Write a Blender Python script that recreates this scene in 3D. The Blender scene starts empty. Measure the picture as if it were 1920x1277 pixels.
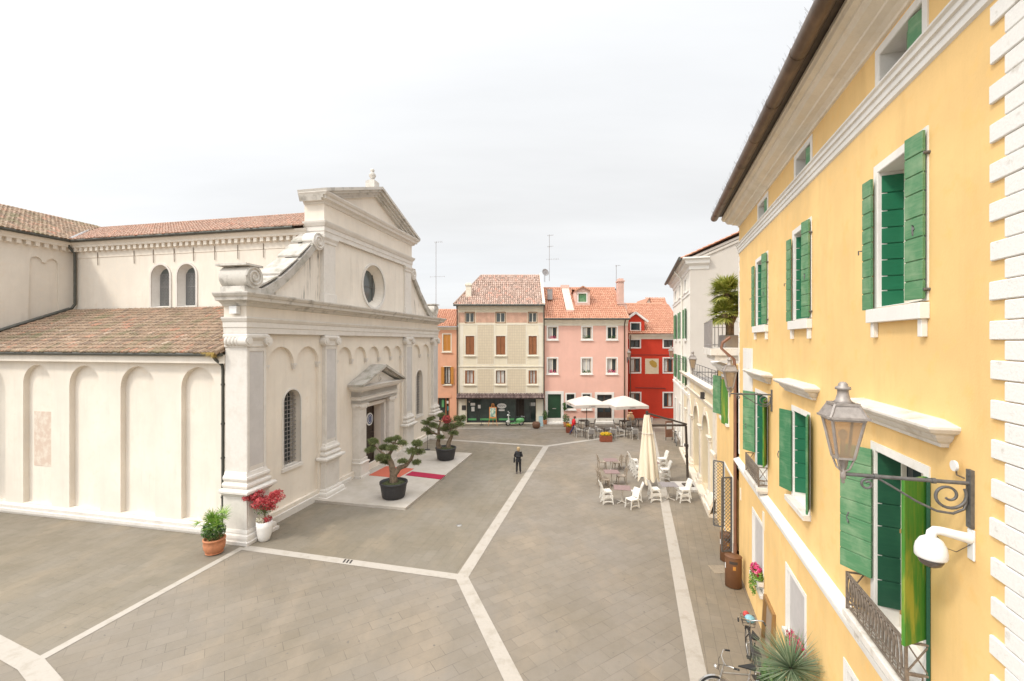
import bpy, bmesh, math, random
from mathutils import Vector, Matrix
from mathutils.geometry import tessellate_polygon
R = math.radians
rnd = random.Random(11)
S = bpy.context.scene
C = S.collection
F, CX, CY, H = 830.0, 960.0, 640.0, 8.0      # focal length and eye height of the photograph

def G(x, y, z=0.0):
    Y = (H - z) * F / (y - CY)
    return Vector(((x - CX) * Y / F, Y, z))

class Frame:
    def __init__(s, ox, oy, ang):
        s.o = Vector((ox, oy)); s.a = ang
        s.ex = Vector((math.cos(ang), math.sin(ang))); s.ey = Vector((-math.sin(ang), math.cos(ang)))
    def pix(s, x, y=CY, n=0.0):
        p = s.o - s.ey * n
        d = Vector(((x - CX) / F, 1.0))
        # p + u ex = t d
        det = s.ex.x * (-d.y) + d.x * s.ex.y
        bx, by = -p.x, -p.y
        u = (bx * (-d.y) + d.x * by) / det
        t = (p + s.ex * u).y
        return u, H - (y - CY) * t / F
    def w(s, u, n=0.0, z=0.0):
        p = s.o + s.ex * u - s.ey * n
        return Vector((p.x, p.y, z))

# ------------------------------------------------------------------ mesh building
class MB:
    def __init__(s, M=None):
        s.v = []; s.f = []; s.sm = []; s.M = M
    def add(s, vs, fs, smooth=False):
        o = len(s.v)
        for p in vs:
            p = Vector(p)
            s.v.append(s.M @ p if s.M is not None else p)
        for f in fs:
            s.f.append([i + o for i in f]); s.sm.append(smooth)
        return s
    def box(s, x0, x1, y0, y1, z0, z1):
        return s.add([(x0,y0,z0),(x1,y0,z0),(x1,y1,z0),(x0,y1,z0),(x0,y0,z1),(x1,y0,z1),(x1,y1,z1),(x0,y1,z1)],
              [(0,3,2,1),(4,5,6,7),(0,1,5,4),(1,2,6,5),(2,3,7,6),(3,0,4,7)])
    def quad(s, *p):
        return s.add(p, [tuple(range(len(p)))])
    def obox(s, p0, p1, w, h, up=(0,0,1)):
        """square bar from p0 to p1"""
        p0 = Vector(p0); p1 = Vector(p1); d = (p1 - p0).normalized(); up = Vector(up)
        if abs(d.dot(up)) > .98: up = Vector((1,0,0))
        a = d.cross(up).normalized() * w / 2; b = a.normalized().cross(d).normalized() * h / 2
        vs = [p0-a-b, p0+a-b, p0+a+b, p0-a+b, p1-a-b, p1+a-b, p1+a+b, p1-a+b]
        return s.add(vs, [(0,3,2,1),(4,5,6,7),(0,1,5,4),(1,2,6,5),(2,3,7,6),(3,0,4,7)])
    def tube(s, pts, r, n=8, closed=False, caps=True, smooth=True):
        pts = [Vector(p) for p in pts]; k = len(pts)
        rs = r if isinstance(r, (list, tuple)) else [r] * k
        vs = []; u = None
        for i, p in enumerate(pts):
            if closed: t = pts[(i+1) % k] - pts[i-1]
            else: t = pts[min(i+1, k-1)] - pts[max(i-1, 0)]
            t = t.normalized()
            if u is None:
                u = t.cross(Vector((0,0,1)))
                if u.length < .05: u = t.cross(Vector((1,0,0)))
            u = (u - t * u.dot(t)).normalized(); w = t.cross(u)
            for j in range(n):
                a = 2 * math.pi * j / n
                vs.append(p + (u * math.cos(a) + w * math.sin(a)) * rs[i])
        fs = []
        for i in range(k if closed else k - 1):
            i2 = (i + 1) % k
            for j in range(n):
                j2 = (j + 1) % n
                fs.append((i*n+j, i*n+j2, i2*n+j2, i2*n+j))
        s.add(vs, fs, smooth)
        if caps and not closed:
            s.add(vs[:n], [tuple(range(n))[::-1]]); s.add(vs[-n:], [tuple(range(n))])
        return s
    def lathe(s, prof, n=20, c=(0,0,0), smooth=True, sx=1, sy=1, a0=0.0):
        vs = []; fs = []; c = Vector(c)
        for (r, z) in prof:
            for j in range(n):
                a = 2*math.pi*j/n + a0
                vs.append(c + Vector((r*math.cos(a)*sx, r*math.sin(a)*sy, z)))
        for i in range(len(prof)-1):
            for j in range(n):
                j2 = (j+1) % n
                fs.append((i*n+j, i*n+j2, (i+1)*n+j2, (i+1)*n+j))
        fs2 = []
        if prof[0][0] > 1e-5: fs2.append(tuple(range(n))[::-1])
        if prof[-1][0] > 1e-5: fs2.append(tuple(range((len(prof)-1)*n, len(prof)*n)))
        o = len(s.v); s.add(vs, fs, smooth)
        for f in fs2: s.f.append([i+o for i in f]); s.sm.append(False)
        return s
    def ball(s, c, rx, ry=None, rz=None, n=12, m=8):
        ry = rx if ry is None else ry; rz = rx if rz is None else rz
        vs = []; fs = []; c = Vector(c)
        for i in range(m+1):
            t = math.pi * i / m
            for j in range(n):
                a = 2*math.pi*j/n
                vs.append(c + Vector((rx*math.sin(t)*math.cos(a), ry*math.sin(t)*math.sin(a), -rz*math.cos(t))))
        for i in range(m):
            for j in range(n):
                fs.append((i*n+j, i*n+(j+1)%n, (i+1)*n+(j+1)%n, (i+1)*n+j))
        return s.add(vs, fs, True)
    def plate(s, outer, holes=(), y=0.0):
        """polygon with holes in the xz plane at depth y"""
        polys = [[Vector((p[0], y, p[1])) for p in outer]] + [[Vector((p[0], y, p[1])) for p in h] for h in holes]
        flat = [p for q in polys for p in q]
        if not holes and len(outer) == 4: return s.add(flat, [(0,1,2,3)])
        return s.add(flat, [tuple(t) for t in tessellate_polygon(polys)])
    def rim(s, poly, y0, y1):
        n = len(poly)
        for i in range(n):
            a = poly[i]; b = poly[(i+1) % n]
            s.quad((a[0],y0,a[1]),(b[0],y0,b[1]),(b[0],y1,b[1]),(a[0],y1,a[1]))
        return s
    def prism(s, poly, y0, y1):
        s.plate(poly, (), y0); s.plate(poly, (), y1); return s.rim(poly, y0, y1)
    def ring(s, outer, inner, y0, y1):
        """flat band between two loops, front at y0, back at y1"""
        s.plate(outer, [inner], y0); s.rim(outer, y0, y1); return s.rim(inner, y0, y1)
    def hprism(s, poly, z0, z1):
        n = len(poly)
        a = [(p[0],p[1],z0) for p in poly]; b = [(p[0],p[1],z1) for p in poly]
        tr = tessellate_polygon([[Vector(p) for p in a]])
        s.add(a, [tuple(t) for t in tr]); s.add(b, [tuple(t) for t in tr])
        s.add(a+b, [(i,(i+1)%n,n+(i+1)%n,n+i) for i in range(n)])
        return s
    def sweep(s, path, prof, closed=False, caps=True):
        """moulding profile [(out, z)] run along a plan path; outwards is right of travel"""
        path = [Vector(p) for p in path]; k = len(path); m = len(prof); vs = []
        for i, p in enumerate(path):
            def nrm(a, b):
                d = (b - a).normalized(); return Vector((d.y, -d.x))
            ns = []
            if i > 0 or closed: ns.append(nrm(path[i-1], p))
            if i < k-1 or closed: ns.append(nrm(p, path[(i+1) % k]))
            n = ns[0] if len(ns) == 1 else (ns[0] + ns[1]) / max(.2, (1 + ns[0].dot(ns[1])))
            for (o, z) in prof: vs.append((p.x + n.x*o, p.y + n.y*o, z))
        fs = []
        for i in range(k if closed else k-1):
            i2 = (i+1) % k
            for j in range(m-1): fs.append((i*m+j, i2*m+j, i2*m+j+1, i*m+j+1))
        s.add(vs, fs)
        if caps and not closed:
            for i in (0, k-1):
                q = [Vector(v) for v in vs[i*m:(i+1)*m]]
                s.add(q, [tuple(t) for t in tessellate_polygon([q])])
        return s
    def build(s, name, mat, parent=None, bevel=0.0, seg=1):
        me = bpy.data.meshes.new(name)
        me.from_pydata([tuple(p) for p in s.v], [], s.f)
        me.polygons.foreach_set('use_smooth', s.sm)
        me.materials.append(mat); me.update()
        o = bpy.data.objects.new(name, me); C.objects.link(o)
        if parent is not None: o.parent = parent
        if bevel:
            b = o.modifiers.new('bevel', 'BEVEL'); b.width = bevel; b.segments = seg; b.limit_method = 'ANGLE'; b.angle_limit = R(40)
        return o

def tag(o, label=None, cat=None, group=None, kind=None):
    if label: o['label'] = label
    if cat: o['category'] = cat
    if group: o['group'] = group
    if kind: o['kind'] = kind
    return o
def thing(name, label, cat, loc=(0,0,0), rz=0.0, group=None):
    o = bpy.data.objects.new(name, None); C.objects.link(o)
    o.location = loc; o.rotation_euler = (0,0,rz); o.empty_display_size = .2
    return tag(o, label, cat, group)
def dup(root, loc, rz, label, group=None):
    r = root.copy(); C.objects.link(r); r.location = loc; r.rotation_euler = (0,0,rz); r['label'] = label
    if group: r['group'] = group
    for ch in list(root.children):
        c = ch.copy(); C.objects.link(c); c.parent = r
        for g in ch.children:
            d = g.copy(); C.objects.link(d); d.parent = c
    return r

def rect(x0, x1, z0, z1): return [(x0,z0),(x1,z0),(x1,z1),(x0,z1)]
def arch(x0, x1, z0, z1, n=12):
    """round-headed opening, z1 is the crown"""
    r = (x1-x0)/2; cx = (x0+x1)/2; zs = z1 - r
    return [(x0,z0),(x1,z0)] + [(cx + r*math.cos(math.pi*i/n), zs + r*math.sin(math.pi*i/n)) for i in range(n+1)]
def circ(cx, cz, r, n=28): return [(cx + r*math.cos(2*math.pi*i/n), cz + r*math.sin(2*math.pi*i/n)) for i in range(n)]

# ------------------------------------------------------------------ materials
def newmat(name):
    m = bpy.data.materials.new(name); m.use_nodes = True
    nt = m.node_tree; return m, nt, nt.nodes, nt.links, nt.nodes['Principled BSDF']
def ramp(N, stops):
    r = N.new('ShaderNodeValToRGB'); e = r.color_ramp.elements
    e[0].position, e[0].color = stops[0][0], tuple(stops[0][1]) + (1,)
    e[1].position, e[1].color = stops[-1][0], tuple(stops[-1][1]) + (1,)
    for p, c in stops[1:-1]:
        x = e.new(p); x.color = tuple(c) + (1,)
    return r
def mixc(N, L, fac, a, b, mode='MIX'):
    m = N.new('ShaderNodeMix'); m.data_type = 'RGBA'; m.blend_type = mode
    for sock, v in ((m.inputs[0], fac), (m.inputs[6], a), (m.inputs[7], b)):
        if isinstance(v, (int, float)): sock.default_value = v
        elif isinstance(v, (tuple, list)): sock.default_value = tuple(v) + (1,) if len(v) == 3 else v
        else: L.new(v, sock)
    return m.outputs[2]
def noise(N, L, vec, scale, detail=4, rough=.55):
    n = N.new('ShaderNodeTexNoise'); n.inputs['Scale'].default_value = scale; n.inputs['Detail'].default_value = detail
    n.inputs['Roughness'].default_value = rough
    if vec is not None: L.new(vec, n.inputs['Vector'])
    return n.outputs['Fac']
def mapping(N, L, src, scale=(1,1,1), rot=(0,0,0)):
    m = N.new('ShaderNodeMapping'); m.inputs['Scale'].default_value = scale; m.inputs['Rotation'].default_value = rot
    L.new(src, m.inputs['Vector']); return m.outputs[0]
def step(N, L, fac, lo, hi):
    r = N.new('ShaderNodeMapRange'); L.new(fac, r.inputs[0]); r.inputs[1].default_value = lo; r.inputs[2].default_value = hi
    return r.outputs[0]
def bump(N, L, B, h, strength=.3, dist=.02):
    b = N.new('ShaderNodeBump'); b.inputs['Strength'].default_value = strength; b.inputs['Distance'].default_value = dist
    L.new(h, b.inputs['Height']); L.new(b.outputs[0], B.inputs['Normal'])
def dk(c, k): return tuple(x*k for x in c)

def plaster(name, col, patch=None, var=.12, streak=0.0, streak_col=(.16,.15,.14), rough=.9, bs=.15, seed=0.0, scale=1.0):
    """rendered wall: large soft patches, fine grain, optional run-off streaks"""
    m, nt, N, L, B = newmat(name)
    tc = N.new('ShaderNodeTexCoord').outputs['Object']
    v = mapping(N, L, tc, (scale,)*3); 
    big = noise(N, L, v, .55, 5, .6); mid = noise(N, L, v, 3.1, 5, .6); fine = noise(N, L, v, 38, 3)
    c = mixc(N, L, step(N, L, big, .33, .68), dk(col, 1-var), dk(col, 1+var*.35))
    if patch: c = mixc(N, L, step(N, L, mid, .54, .72), c, patch)
    fl = noise(N, L, mapping(N, L, tc, (1.3, 1.3, .22)), 1.6, 5, .65)
    c = mixc(N, L, step(N, L, fl, .5, .8), c, dk(col, 1-var*1.3))
    c = mixc(N, L, .10, c, mixc(N, L, fine, (.25,.25,.25), (1,1,1)), 'MULTIPLY')
    if streak:
        st = noise(N, L, mapping(N, L, tc, (3.2, 3.2, .16)), 1.0, 6, .7)
        st2 = noise(N, L, tc, .7, 3)
        mul = N.new('ShaderNodeMath'); mul.operation = 'MULTIPLY'
        L.new(step(N, L, st, .52, .66), mul.inputs[0]); L.new(step(N, L, st2, .42, .62), mul.inputs[1])
        mm = N.new('ShaderNodeMath'); mm.operation = 'MULTIPLY'; L.new(mul.outputs[0], mm.inputs[0]); mm.inputs[1].default_value = streak
        c = mixc(N, L, mm.outputs[0], c, streak_col)
    L.new(c, B.inputs['Base Color']); B.inputs['Roughness'].default_value = rough
    bump(N, L, B, mixc(N, L, .5, mid, fine), bs, .02)
    return m
def stone(name, col, dark, rough=.8, scale=1.0, amount=(.5,.75), bs=.25):
    m, nt, N, L, B = newmat(name)
    tc = N.new('ShaderNodeTexCoord').outputs['Object']; v = mapping(N, L, tc, (scale,)*3)
    a = noise(N, L, v, 1.4, 6, .65); b = noise(N, L, v, 9, 5, .6); f = noise(N, L, v, 55, 2)
    c = mixc(N, L, step(N, L, b, .35, .7), dk(col, .93), col)
    c = mixc(N, L, step(N, L, a, *amount), c, dark)
    c = mixc(N, L, .15, c, mixc(N, L, f, (.3,.3,.3), (1,1,1)), 'MULTIPLY')
    L.new(c, B.inputs['Base Color']); B.inputs['Roughness'].default_value = rough
    bump(N, L, B, b, bs, .02)
    return m
def plain(name, col, rough=.5, metal=0.0, var=.15, scale=6.0, coat=0.0):
    m, nt, N, L, B = newmat(name)
    tc = N.new('ShaderNodeTexCoord').outputs['Object']
    a = noise(N, L, tc, scale, 4)
    L.new(mixc(N, L, step(N, L, a, .3, .7), dk(col, 1-var), dk(col, 1+var*.5)), B.inputs['Base Color'])
    B.inputs['Roughness'].default_value = rough; B.inputs['Metallic'].default_value = metal
    return m
def painted_wood(name, col, worn, amount=(.48,.72), rough=.6, horiz=True):
    m, nt, N, L, B = newmat(name)
    tc = N.new('ShaderNodeTexCoord').outputs['Object']
    g = noise(N, L, mapping(N, L, tc, (1.2, 1.2, 14) if horiz else (14, 14, .9)), 2.2, 6, .65)
    a = noise(N, L, mapping(N, L, tc, (1,1,1) if horiz else (3,3,.5)), 2.3, 5, .6)
    c = mixc(N, L, step(N, L, a, *amount), col, worn)
    c = mixc(N, L, step(N, L, g, .45, .8), c, mixc(N, L, .5, c, worn))
    L.new(c, B.inputs['Base Color']); B.inputs['Roughness'].default_value = rough
    bump(N, L, B, g, .2, .01)
    return m
def islands(name, stops, rough=.8, noise_dark=None, trans=0.0, moss=None, gl=None):
    """colour drawn per loose piece (roof tile, leaf, petal)"""
    m, nt, N, L, B = newmat(name)
    g = N.new('ShaderNodeNewGeometry')
    r = ramp(N, stops); L.new(g.outputs['Random Per Island'], r.inputs[0])
    c = r.outputs[0]
    tc = N.new('ShaderNodeTexCoord').outputs['Object']
    if noise_dark:
        a = noise(N, L, tc, 9, 5, .65); c = mixc(N, L, step(N, L, a, .45, .75), c, noise_dark)
    if moss:
        b = noise(N, L, tc, .8, 5, .6); c = mixc(N, L, step(N, L, b, .52, .68), c, moss)
    L.new(c, B.inputs['Base Color']); B.inputs['Roughness'].default_value = rough
    if trans:
        t = N.new('ShaderNodeBsdfTranslucent'); L.new(c, t.inputs[0])
        mx = N.new('ShaderNodeMixShader'); mx.inputs[0].default_value = trans
        L.new(B.outputs[0], mx.inputs[1]); L.new(t.outputs[0], mx.inputs[2])
        L.new(mx.outputs[0], N['Material Output'].inputs[0])
    return m
def glass(name, col=(.03,.04,.045), rough=.06, spec=.6):
    m, nt, N, L, B = newmat(name)
    tc = N.new('ShaderNodeTexCoord').outputs['Object']
    a = noise(N, L, tc, 1.7, 3)
    L.new(mixc(N, L, a, dk(col, .5), dk(col, 1.8)), B.inputs['Base Color'])
    B.inputs['Roughness'].default_value = rough; B.inputs['IOR'].default_value = 1.5
    B.inputs['Specular IOR Level'].default_value = spec
    bump(N, L, B, noise(N, L, tc, .9, 2), .04, .05)
    return m
def pavers(name, ang, c1, c2, mortar=(.155,.132,.106), bw=.86, bh=.40, stain=(.155,.132,.10)):
    m, nt, N, L, B = newmat(name)
    tc = N.new('ShaderNodeTexCoord').outputs['Object']
    br = N.new('ShaderNodeTexBrick'); L.new(mapping(N, L, tc, (1,1,1), (0,0,-ang)), br.inputs['Vector'])
    br.inputs['Color1'].default_value = c1 + (1,); br.inputs['Color2'].default_value = c2 + (1,); br.inputs['Mortar'].default_value = mortar + (1,)
    br.inputs['Scale'].default_value = 1; br.inputs['Brick Width'].default_value = bw; br.inputs['Row Height'].default_value = bh
    br.inputs['Mortar Size'].default_value = .005; br.inputs['Mortar Smooth'].default_value = .4; br.inputs['Bias'].default_value = -.1
    a = noise(N, L, tc, .22, 6, .62); b = noise(N, L, tc, 2.2, 5, .6); f = noise(N, L, tc, 45, 3)
    c = mixc(N, L, step(N, L, a, .36, .66), br.outputs['Color'], mixc(N, L, 1.0, br.outputs['Color'], (.84,.80,.70), 'MULTIPLY'))  # broad patches: soft cloud-like shadow and stain painted into the paving colour
    w2 = noise(N, L, mapping(N, L, tc, (1,.45,1), (0,0,.5)), .5, 5, .6)
    c = mixc(N, L, step(N, L, w2, .50, .72), c, mixc(N, L, 1.0, br.outputs['Color'], (1.18,1.10,.98), 'MULTIPLY'))
    dj = noise(N, L, tc, .9, 3, .5)
    c = mixc(N, L, step(N, L, dj, .52, .60), c, mixc(N, L, br.outputs['Fac'], c, dk(mortar, .5)))
    c = mixc(N, L, step(N, L, b, .5, .95), c, mixc(N, L, .55, c, stain))
    sp = noise(N, L, tc, 7, 2, .4)
    c = mixc(N, L, step(N, L, sp, .70, .76), c, dk(c1, .6))
    c = mixc(N, L, .22, c, mixc(N, L, f, (.35,.35,.35), (1,1,1)), 'MULTIPLY')
    L.new(c, B.inputs['Base Color'])
    L.new(step(N, L, b, -.6, 1.2), B.inputs['Roughness'])
    inv = N.new('ShaderNodeMath'); inv.operation = 'SUBTRACT'; inv.inputs[0].default_value = 1; L.new(br.outputs['Fac'], inv.inputs[1])
    bump(N, L, B, mixc(N, L, .18, inv.outputs[0], f), .35, .008)
    return m

M = {}
M['church'] = plaster('church_plaster', (.80,.725,.625), (.77,.68,.57), .09, .22, (.50,.44,.37))
M['church_up'] = plaster('church_upper_plaster', (.79,.72,.625), (.76,.67,.565), .09, .45, (.36,.32,.27))
M['church_streak'] = plaster('streaked_plaster', (.77,.70,.61), (.72,.64,.54), .12, 1.3, (.10,.088,.075))
M['church_stone'] = stone('church_stone', (.73,.685,.625), (.60,.55,.485), .75, .8)
M['church_stone_old'] = stone('church_weathered_stone', (.63,.59,.53), (.27,.245,.21), .85, 1.1, (.52,.72))
M['slab_old'] = stone('mossy_stone_slab', (.50,.46,.41), (.26,.245,.19), .9, 1.4, (.45,.7))
M['grey_panel'] = stone('grey_marble', (.62,.59,.565), (.53,.50,.475), .7, .5, (.42,.62), .1)
M['yellow'] = plaster('yellow_render', (.86,.575,.24), (.83,.515,.185), .14, .16, (.62,.36,.12), bs=.14)
M['white'] = plaster('white_paint', (.80,.77,.72), (.72,.68,.61), .10, bs=.12)
M['white_pit'] = stone('pitted_white_stone', (.83,.81,.77), (.62,.58,.52), .85, 4.0, (.60,.69), .25)
M['sillstone'] = stone('sill_stone', (.74,.69,.62), (.42,.36,.28), .85, 2.2, (.52,.75))
M['cornice'] = plaster('cornice_paint', (.83,.75,.63), (.74,.64,.50), .12, .22, (.45,.37,.27))
M['cream'] = plaster('cream_fresco', (.77,.69,.53), (.72,.62,.45), .10)
M['cream_pale'] = plaster('pale_cream', (.78,.72,.60), (.72,.64,.50), .1)
M['pink'] = plaster('pink_render', (.78,.46,.37), (.76,.43,.34), .08)
M['salmon'] = plaster('salmon_render', (.76,.41,.27), (.70,.38,.26), .1)
M['red'] = plaster('red_render', (.58,.045,.018), (.50,.04,.016), .12)
M['offwhite'] = plaster('offwhite_render', (.82,.78,.70), (.76,.70,.60), .07)
M['greywall'] = plaster('grey_render', (.56,.51,.45), (.53,.48,.42), .05)
M['arcade'] = plaster('arcade_render', (.76,.64,.44), (.70,.58,.39), .1)
M['arcade_stone'] = stone('arcade_stone', (.76,.68,.56), (.60,.52,.42), .8, 1.2)
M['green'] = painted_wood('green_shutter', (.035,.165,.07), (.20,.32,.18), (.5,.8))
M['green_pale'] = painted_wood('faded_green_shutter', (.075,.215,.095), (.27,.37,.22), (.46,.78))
M['green_shaded'] = painted_wood('shaded_green_shutter', (.008,.135,.06), (.012,.17,.08), (.5,.8), .45)  # inner leaves: shade of the window recess put into a darker green
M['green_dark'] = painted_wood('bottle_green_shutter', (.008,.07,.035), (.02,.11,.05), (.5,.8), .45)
M['green_peel'] = painted_wood('peeling_green_shutter', (.04,.20,.02), (.30,.32,.035), (.5,.66), .6, False)
M['green_door'] = painted_wood('dark_green_door', (.012,.05,.022), (.02,.07,.03), (.5,.8), .4)
M['brown_shutter'] = painted_wood('brown_shutter', (.24,.085,.03), (.32,.13,.05), (.45,.75), .5, False)
M['orange_wood'] = painted_wood('orange_wood', (.48,.20,.035), (.54,.26,.06), (.45,.75), .5, False)
M['dark_wood'] = painted_wood('dark_wood', (.035,.022,.016), (.07,.045,.03), (.45,.75), .5, False)
M['grey_wood'] = painted_wood('weathered_wood', (.36,.28,.21), (.26,.19,.13), (.45,.7), .8, False)
M['wood_edge'] = painted_wood('board_edge', (.30,.17,.06), (.22,.12,.05), (.45,.75), .6, False)
M['glass'] = glass('window_glass')
M['glass_pale'] = glass('pale_window_glass', (.085,.095,.09), .12, .5)
M['glass_shop'] = glass('shop_glass', (.035,.05,.045), .08)
M['frost'] = plain('lantern_glass', (.46,.37,.27), .35, 0, .1, 5)
M['bulb'] = plain('lamp_bulb', (.62,.52,.40), .3, 0, .05)
M['lamp_metal'] = plain('lamp_metal', (.34,.30,.27), .5, .3, .25, 18)
M['iron'] = plain('wrought_iron', (.15,.145,.14), .55, .4, .3, 20)
M['rust_iron'] = plain('rusty_iron', (.22,.175,.135), .7, .2, .4, 25)
M['gutter'] = plain('dark_gutter', (.10,.10,.085), .5, .4, .25, 4)
M['copper'] = plain('brown_gutter', (.155,.105,.07), .42, .5, .35, 3)
M['pipe_brown'] = plain('brown_downpipe', (.24,.115,.07), .5, .2, .25, 3)
M['zinc'] = plain('zinc_sheet', (.34,.32,.31), .5, .4, .15, 3)
M['plastic_white'] = plain('white_plastic', (.76,.75,.73), .35, 0, .04)
M['dome'] = plain('smoked_dome', (.09,.07,.055), .12, 0, .1)
M['chair_white'] = plain('white_resin', (.72,.69,.63), .45, 0, .06, 9)
M['chair_taupe'] = plain('taupe_resin', (.30,.24,.18), .5, 0, .12, 9)
M['table_taupe'] = plain('taupe_tabletop', (.235,.155,.145), .5, 0, .10, 7)
M['table_grey'] = plain('grey_tabletop', (.25,.225,.225), .5, 0, .10, 7)
M['table_leg'] = plain('pale_metal_leg', (.62,.57,.50), .45, .2, .1)
M['dark_metal'] = plain('dark_frame', (.05,.045,.042), .5, .2, .2)
M['rattan'] = plain('dark_rattan', (.10,.085,.07), .7, 0, .5, 60)
M['mast'] = plain('brown_mast', (.075,.058,.047), .45, .3, .2, 5)
M['cloth_cream'] = plaster('cream_canvas', (.80,.70,.54), (.77,.66,.50), .06, bs=.05)
M['cloth_white'] = plaster('offwhite_canvas', (.60,.53,.47), (.57,.49,.43), .07, bs=.04)
M['text_dark'] = plain('lettering', (.14,.11,.10), .6)
M['concrete'] = stone('concrete_slab', (.56,.52,.47), (.42,.38,.33), .85, 2.0)
M['platform'] = stone('platform_stone', (.50,.45,.39), (.40,.35,.285), .75, .7, (.42,.7), .1)
M['band'] = stone('white_paving_band', (.42,.375,.32), (.31,.27,.215), .75, 1.6, (.5,.75), .12)
M['mat_red'] = plain('salmon_mat', (.50,.12,.07), .95, 0, .2, 40)
M['mat_crimson'] = plain('crimson_carpet', (.34,.010,.045), .95, 0, .2, 40)
M['tub'] = plain('black_tub', (.035,.034,.036), .6, 0, .25, 12)
M['soil'] = plain('mossy_soil', (.09,.10,.04), .95, 0, .5, 14)
M['terracotta'] = plain('terracotta', (.52,.21,.10), .8, 0, .2, 9)
M['vase'] = plain('white_vase', (.80,.77,.73), .5, 0, .05, 5)
M['rust_box'] = plain('rust_planter', (.24,.062,.028), .8, 0, .3, 10)
M['bark'] = stone('bark', (.25,.185,.125), (.11,.08,.055), .95, 5.0, (.45,.65), .8)
M['needles'] = islands('bonsai_needles', [(0,(.08,.105,.035)),(.5,(.16,.19,.07)),(1,(.30,.32,.13))], .7, trans=.3)
M['leaf_bright'] = islands('bright_leaves', [(0,(.08,.19,.02)),(.5,(.20,.36,.05)),(1,(.38,.50,.12))], .55, trans=.35)
M['leaf_mid'] = islands('mid_leaves', [(0,(.04,.10,.025)),(.5,(.08,.17,.04)),(1,(.16,.25,.07))], .6, trans=.3)
M['leaf_palm'] = islands('palm_fronds', [(0,(.13,.16,.02)),(.5,(.27,.30,.045)),(1,(.44,.43,.12))], .55, trans=.35)
M['leaf_yucca'] = islands('yucca_blades', [(0,(.10,.16,.09)),(.5,(.20,.28,.16)),(1,(.36,.42,.28))], .5, trans=.25)
M['red_leaf'] = islands('red_leaves', [(0,(.30,.02,.03)),(.5,(.52,.06,.07)),(1,(.66,.16,.15))], .6, trans=.3)
M['pink_petal'] = islands('pink_petals', [(0,(.55,.02,.12)),(.5,(.70,.06,.22)),(1,(.78,.28,.34))], .6, trans=.3)
M['yellow_petal'] = islands('yellow_petals', [(0,(.70,.36,.005)),(.5,(.82,.55,.01)),(1,(.85,.66,.05))], .6, trans=.3)
M['white_petal'] = islands('white_petals', [(0,(.62,.58,.42)),(1,(.82,.80,.70))], .6, trans=.3)
M['straw'] = islands('dry_weeds', [(0,(.36,.22,.05)),(1,(.52,.40,.12))], .8, trans=.3)
M['tile_old'] = islands('old_roof_tiles', [(0,(.19,.13,.09)),(.25,(.28,.185,.12)),(.5,(.33,.225,.148)),(.85,(.37,.265,.18)),(.96,(.42,.20,.125)),(1,(.46,.36,.27))], .85, (.17,.135,.10), moss=(.19,.165,.09))
M['tile_nave'] = islands('nave_roof_tiles', [(0,(.30,.18,.13)),(.4,(.40,.245,.18)),(.8,(.45,.30,.22)),(1,(.50,.24,.16))], .85, (.30,.21,.155))
M['tile_grey'] = islands('weathered_roof_tiles', [(0,(.26,.18,.14)),(.4,(.44,.29,.22)),(.8,(.50,.36,.29)),(1,(.54,.27,.19))], .85, (.26,.20,.165))
M['tile_new'] = islands('orange_roof_tiles', [(0,(.42,.19,.115)),(.5,(.49,.235,.145)),(1,(.54,.29,.19))], .8, (.46,.22,.135))
M['bin_brown'] = plain('brown_bin', (.155,.068,.028), .5, .1, .12, 5)
M['black'] = plain('black_fabric', (.014,.014,.016), .8, 0, .3, 12)
M['rubber'] = plain('rubber', (.02,.02,.02), .7)
M['chrome'] = plain('bright_metal', (.55,.54,.52), .3, .8, .1)
M['skin'] = plain('skin', (.56,.34,.25), .6, 0, .06)
M['hair_blonde'] = plain('blonde_hair', (.42,.30,.16), .7, 0, .3, 30)
M['hair_dark'] = plain('dark_hair', (.10,.055,.035), .7, 0, .3, 30)
M['red_cloth'] = plain('red_jacket', (.60,.012,.016), .7, 0, .15, 10)
M['denim'] = plain('blue_jeans', (.025,.035,.085), .8, 0, .25, 20)
M['shoe'] = plain('shoe_leather', (.10,.08,.08), .6)
M['scooter_green'] = plain('mint_green_paint', (.16,.42,.16), .3, 0, .05)
M['scooter_white'] = plain('white_scooter_paint', (.74,.74,.68), .3, 0, .05)
M['easel'] = painted_wood('easel_wood', (.55,.20,.05), (.62,.28,.09), (.45,.75), .5, False)
M['poster'] = islands('poster_paint', [(0,(.10,.24,.20)),(.4,(.30,.42,.36)),(.7,(.50,.55,.30)),(1,(.60,.62,.58))], .6)
M['paper'] = plain('paper', (.78,.77,.74), .8, 0, .04)
M['teal'] = plain('teal_print', (.05,.30,.33), .7)
M['blue'] = plain('blue_print', (.03,.07,.22), .6)
M['gold'] = stone('ochre_paint', (.52,.33,.06), (.36,.22,.05), .8, 6)
M['fresco_bg'] = plaster('fresco_ground', (.74,.62,.44), (.66,.52,.36), .15)
M['wicker'] = plain('brown_wicker', (.16,.08,.045), .85, 0, .5, 45)
M['curtain'] = plaster('lace_curtain', (.66,.64,.60), (.56,.55,.52), .2, bs=.1)
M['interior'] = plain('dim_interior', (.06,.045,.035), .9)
M['awning'] = plain('dark_awning_tiles', (.12,.085,.075), .8, 0, .35, 12)
M['green_strip'] = plain('green_shop_strip', (.10,.34,.13), .6)
M['wicket_grey'] = plain('grey_blind', (.50,.47,.45), .7, 0, .06)
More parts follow.
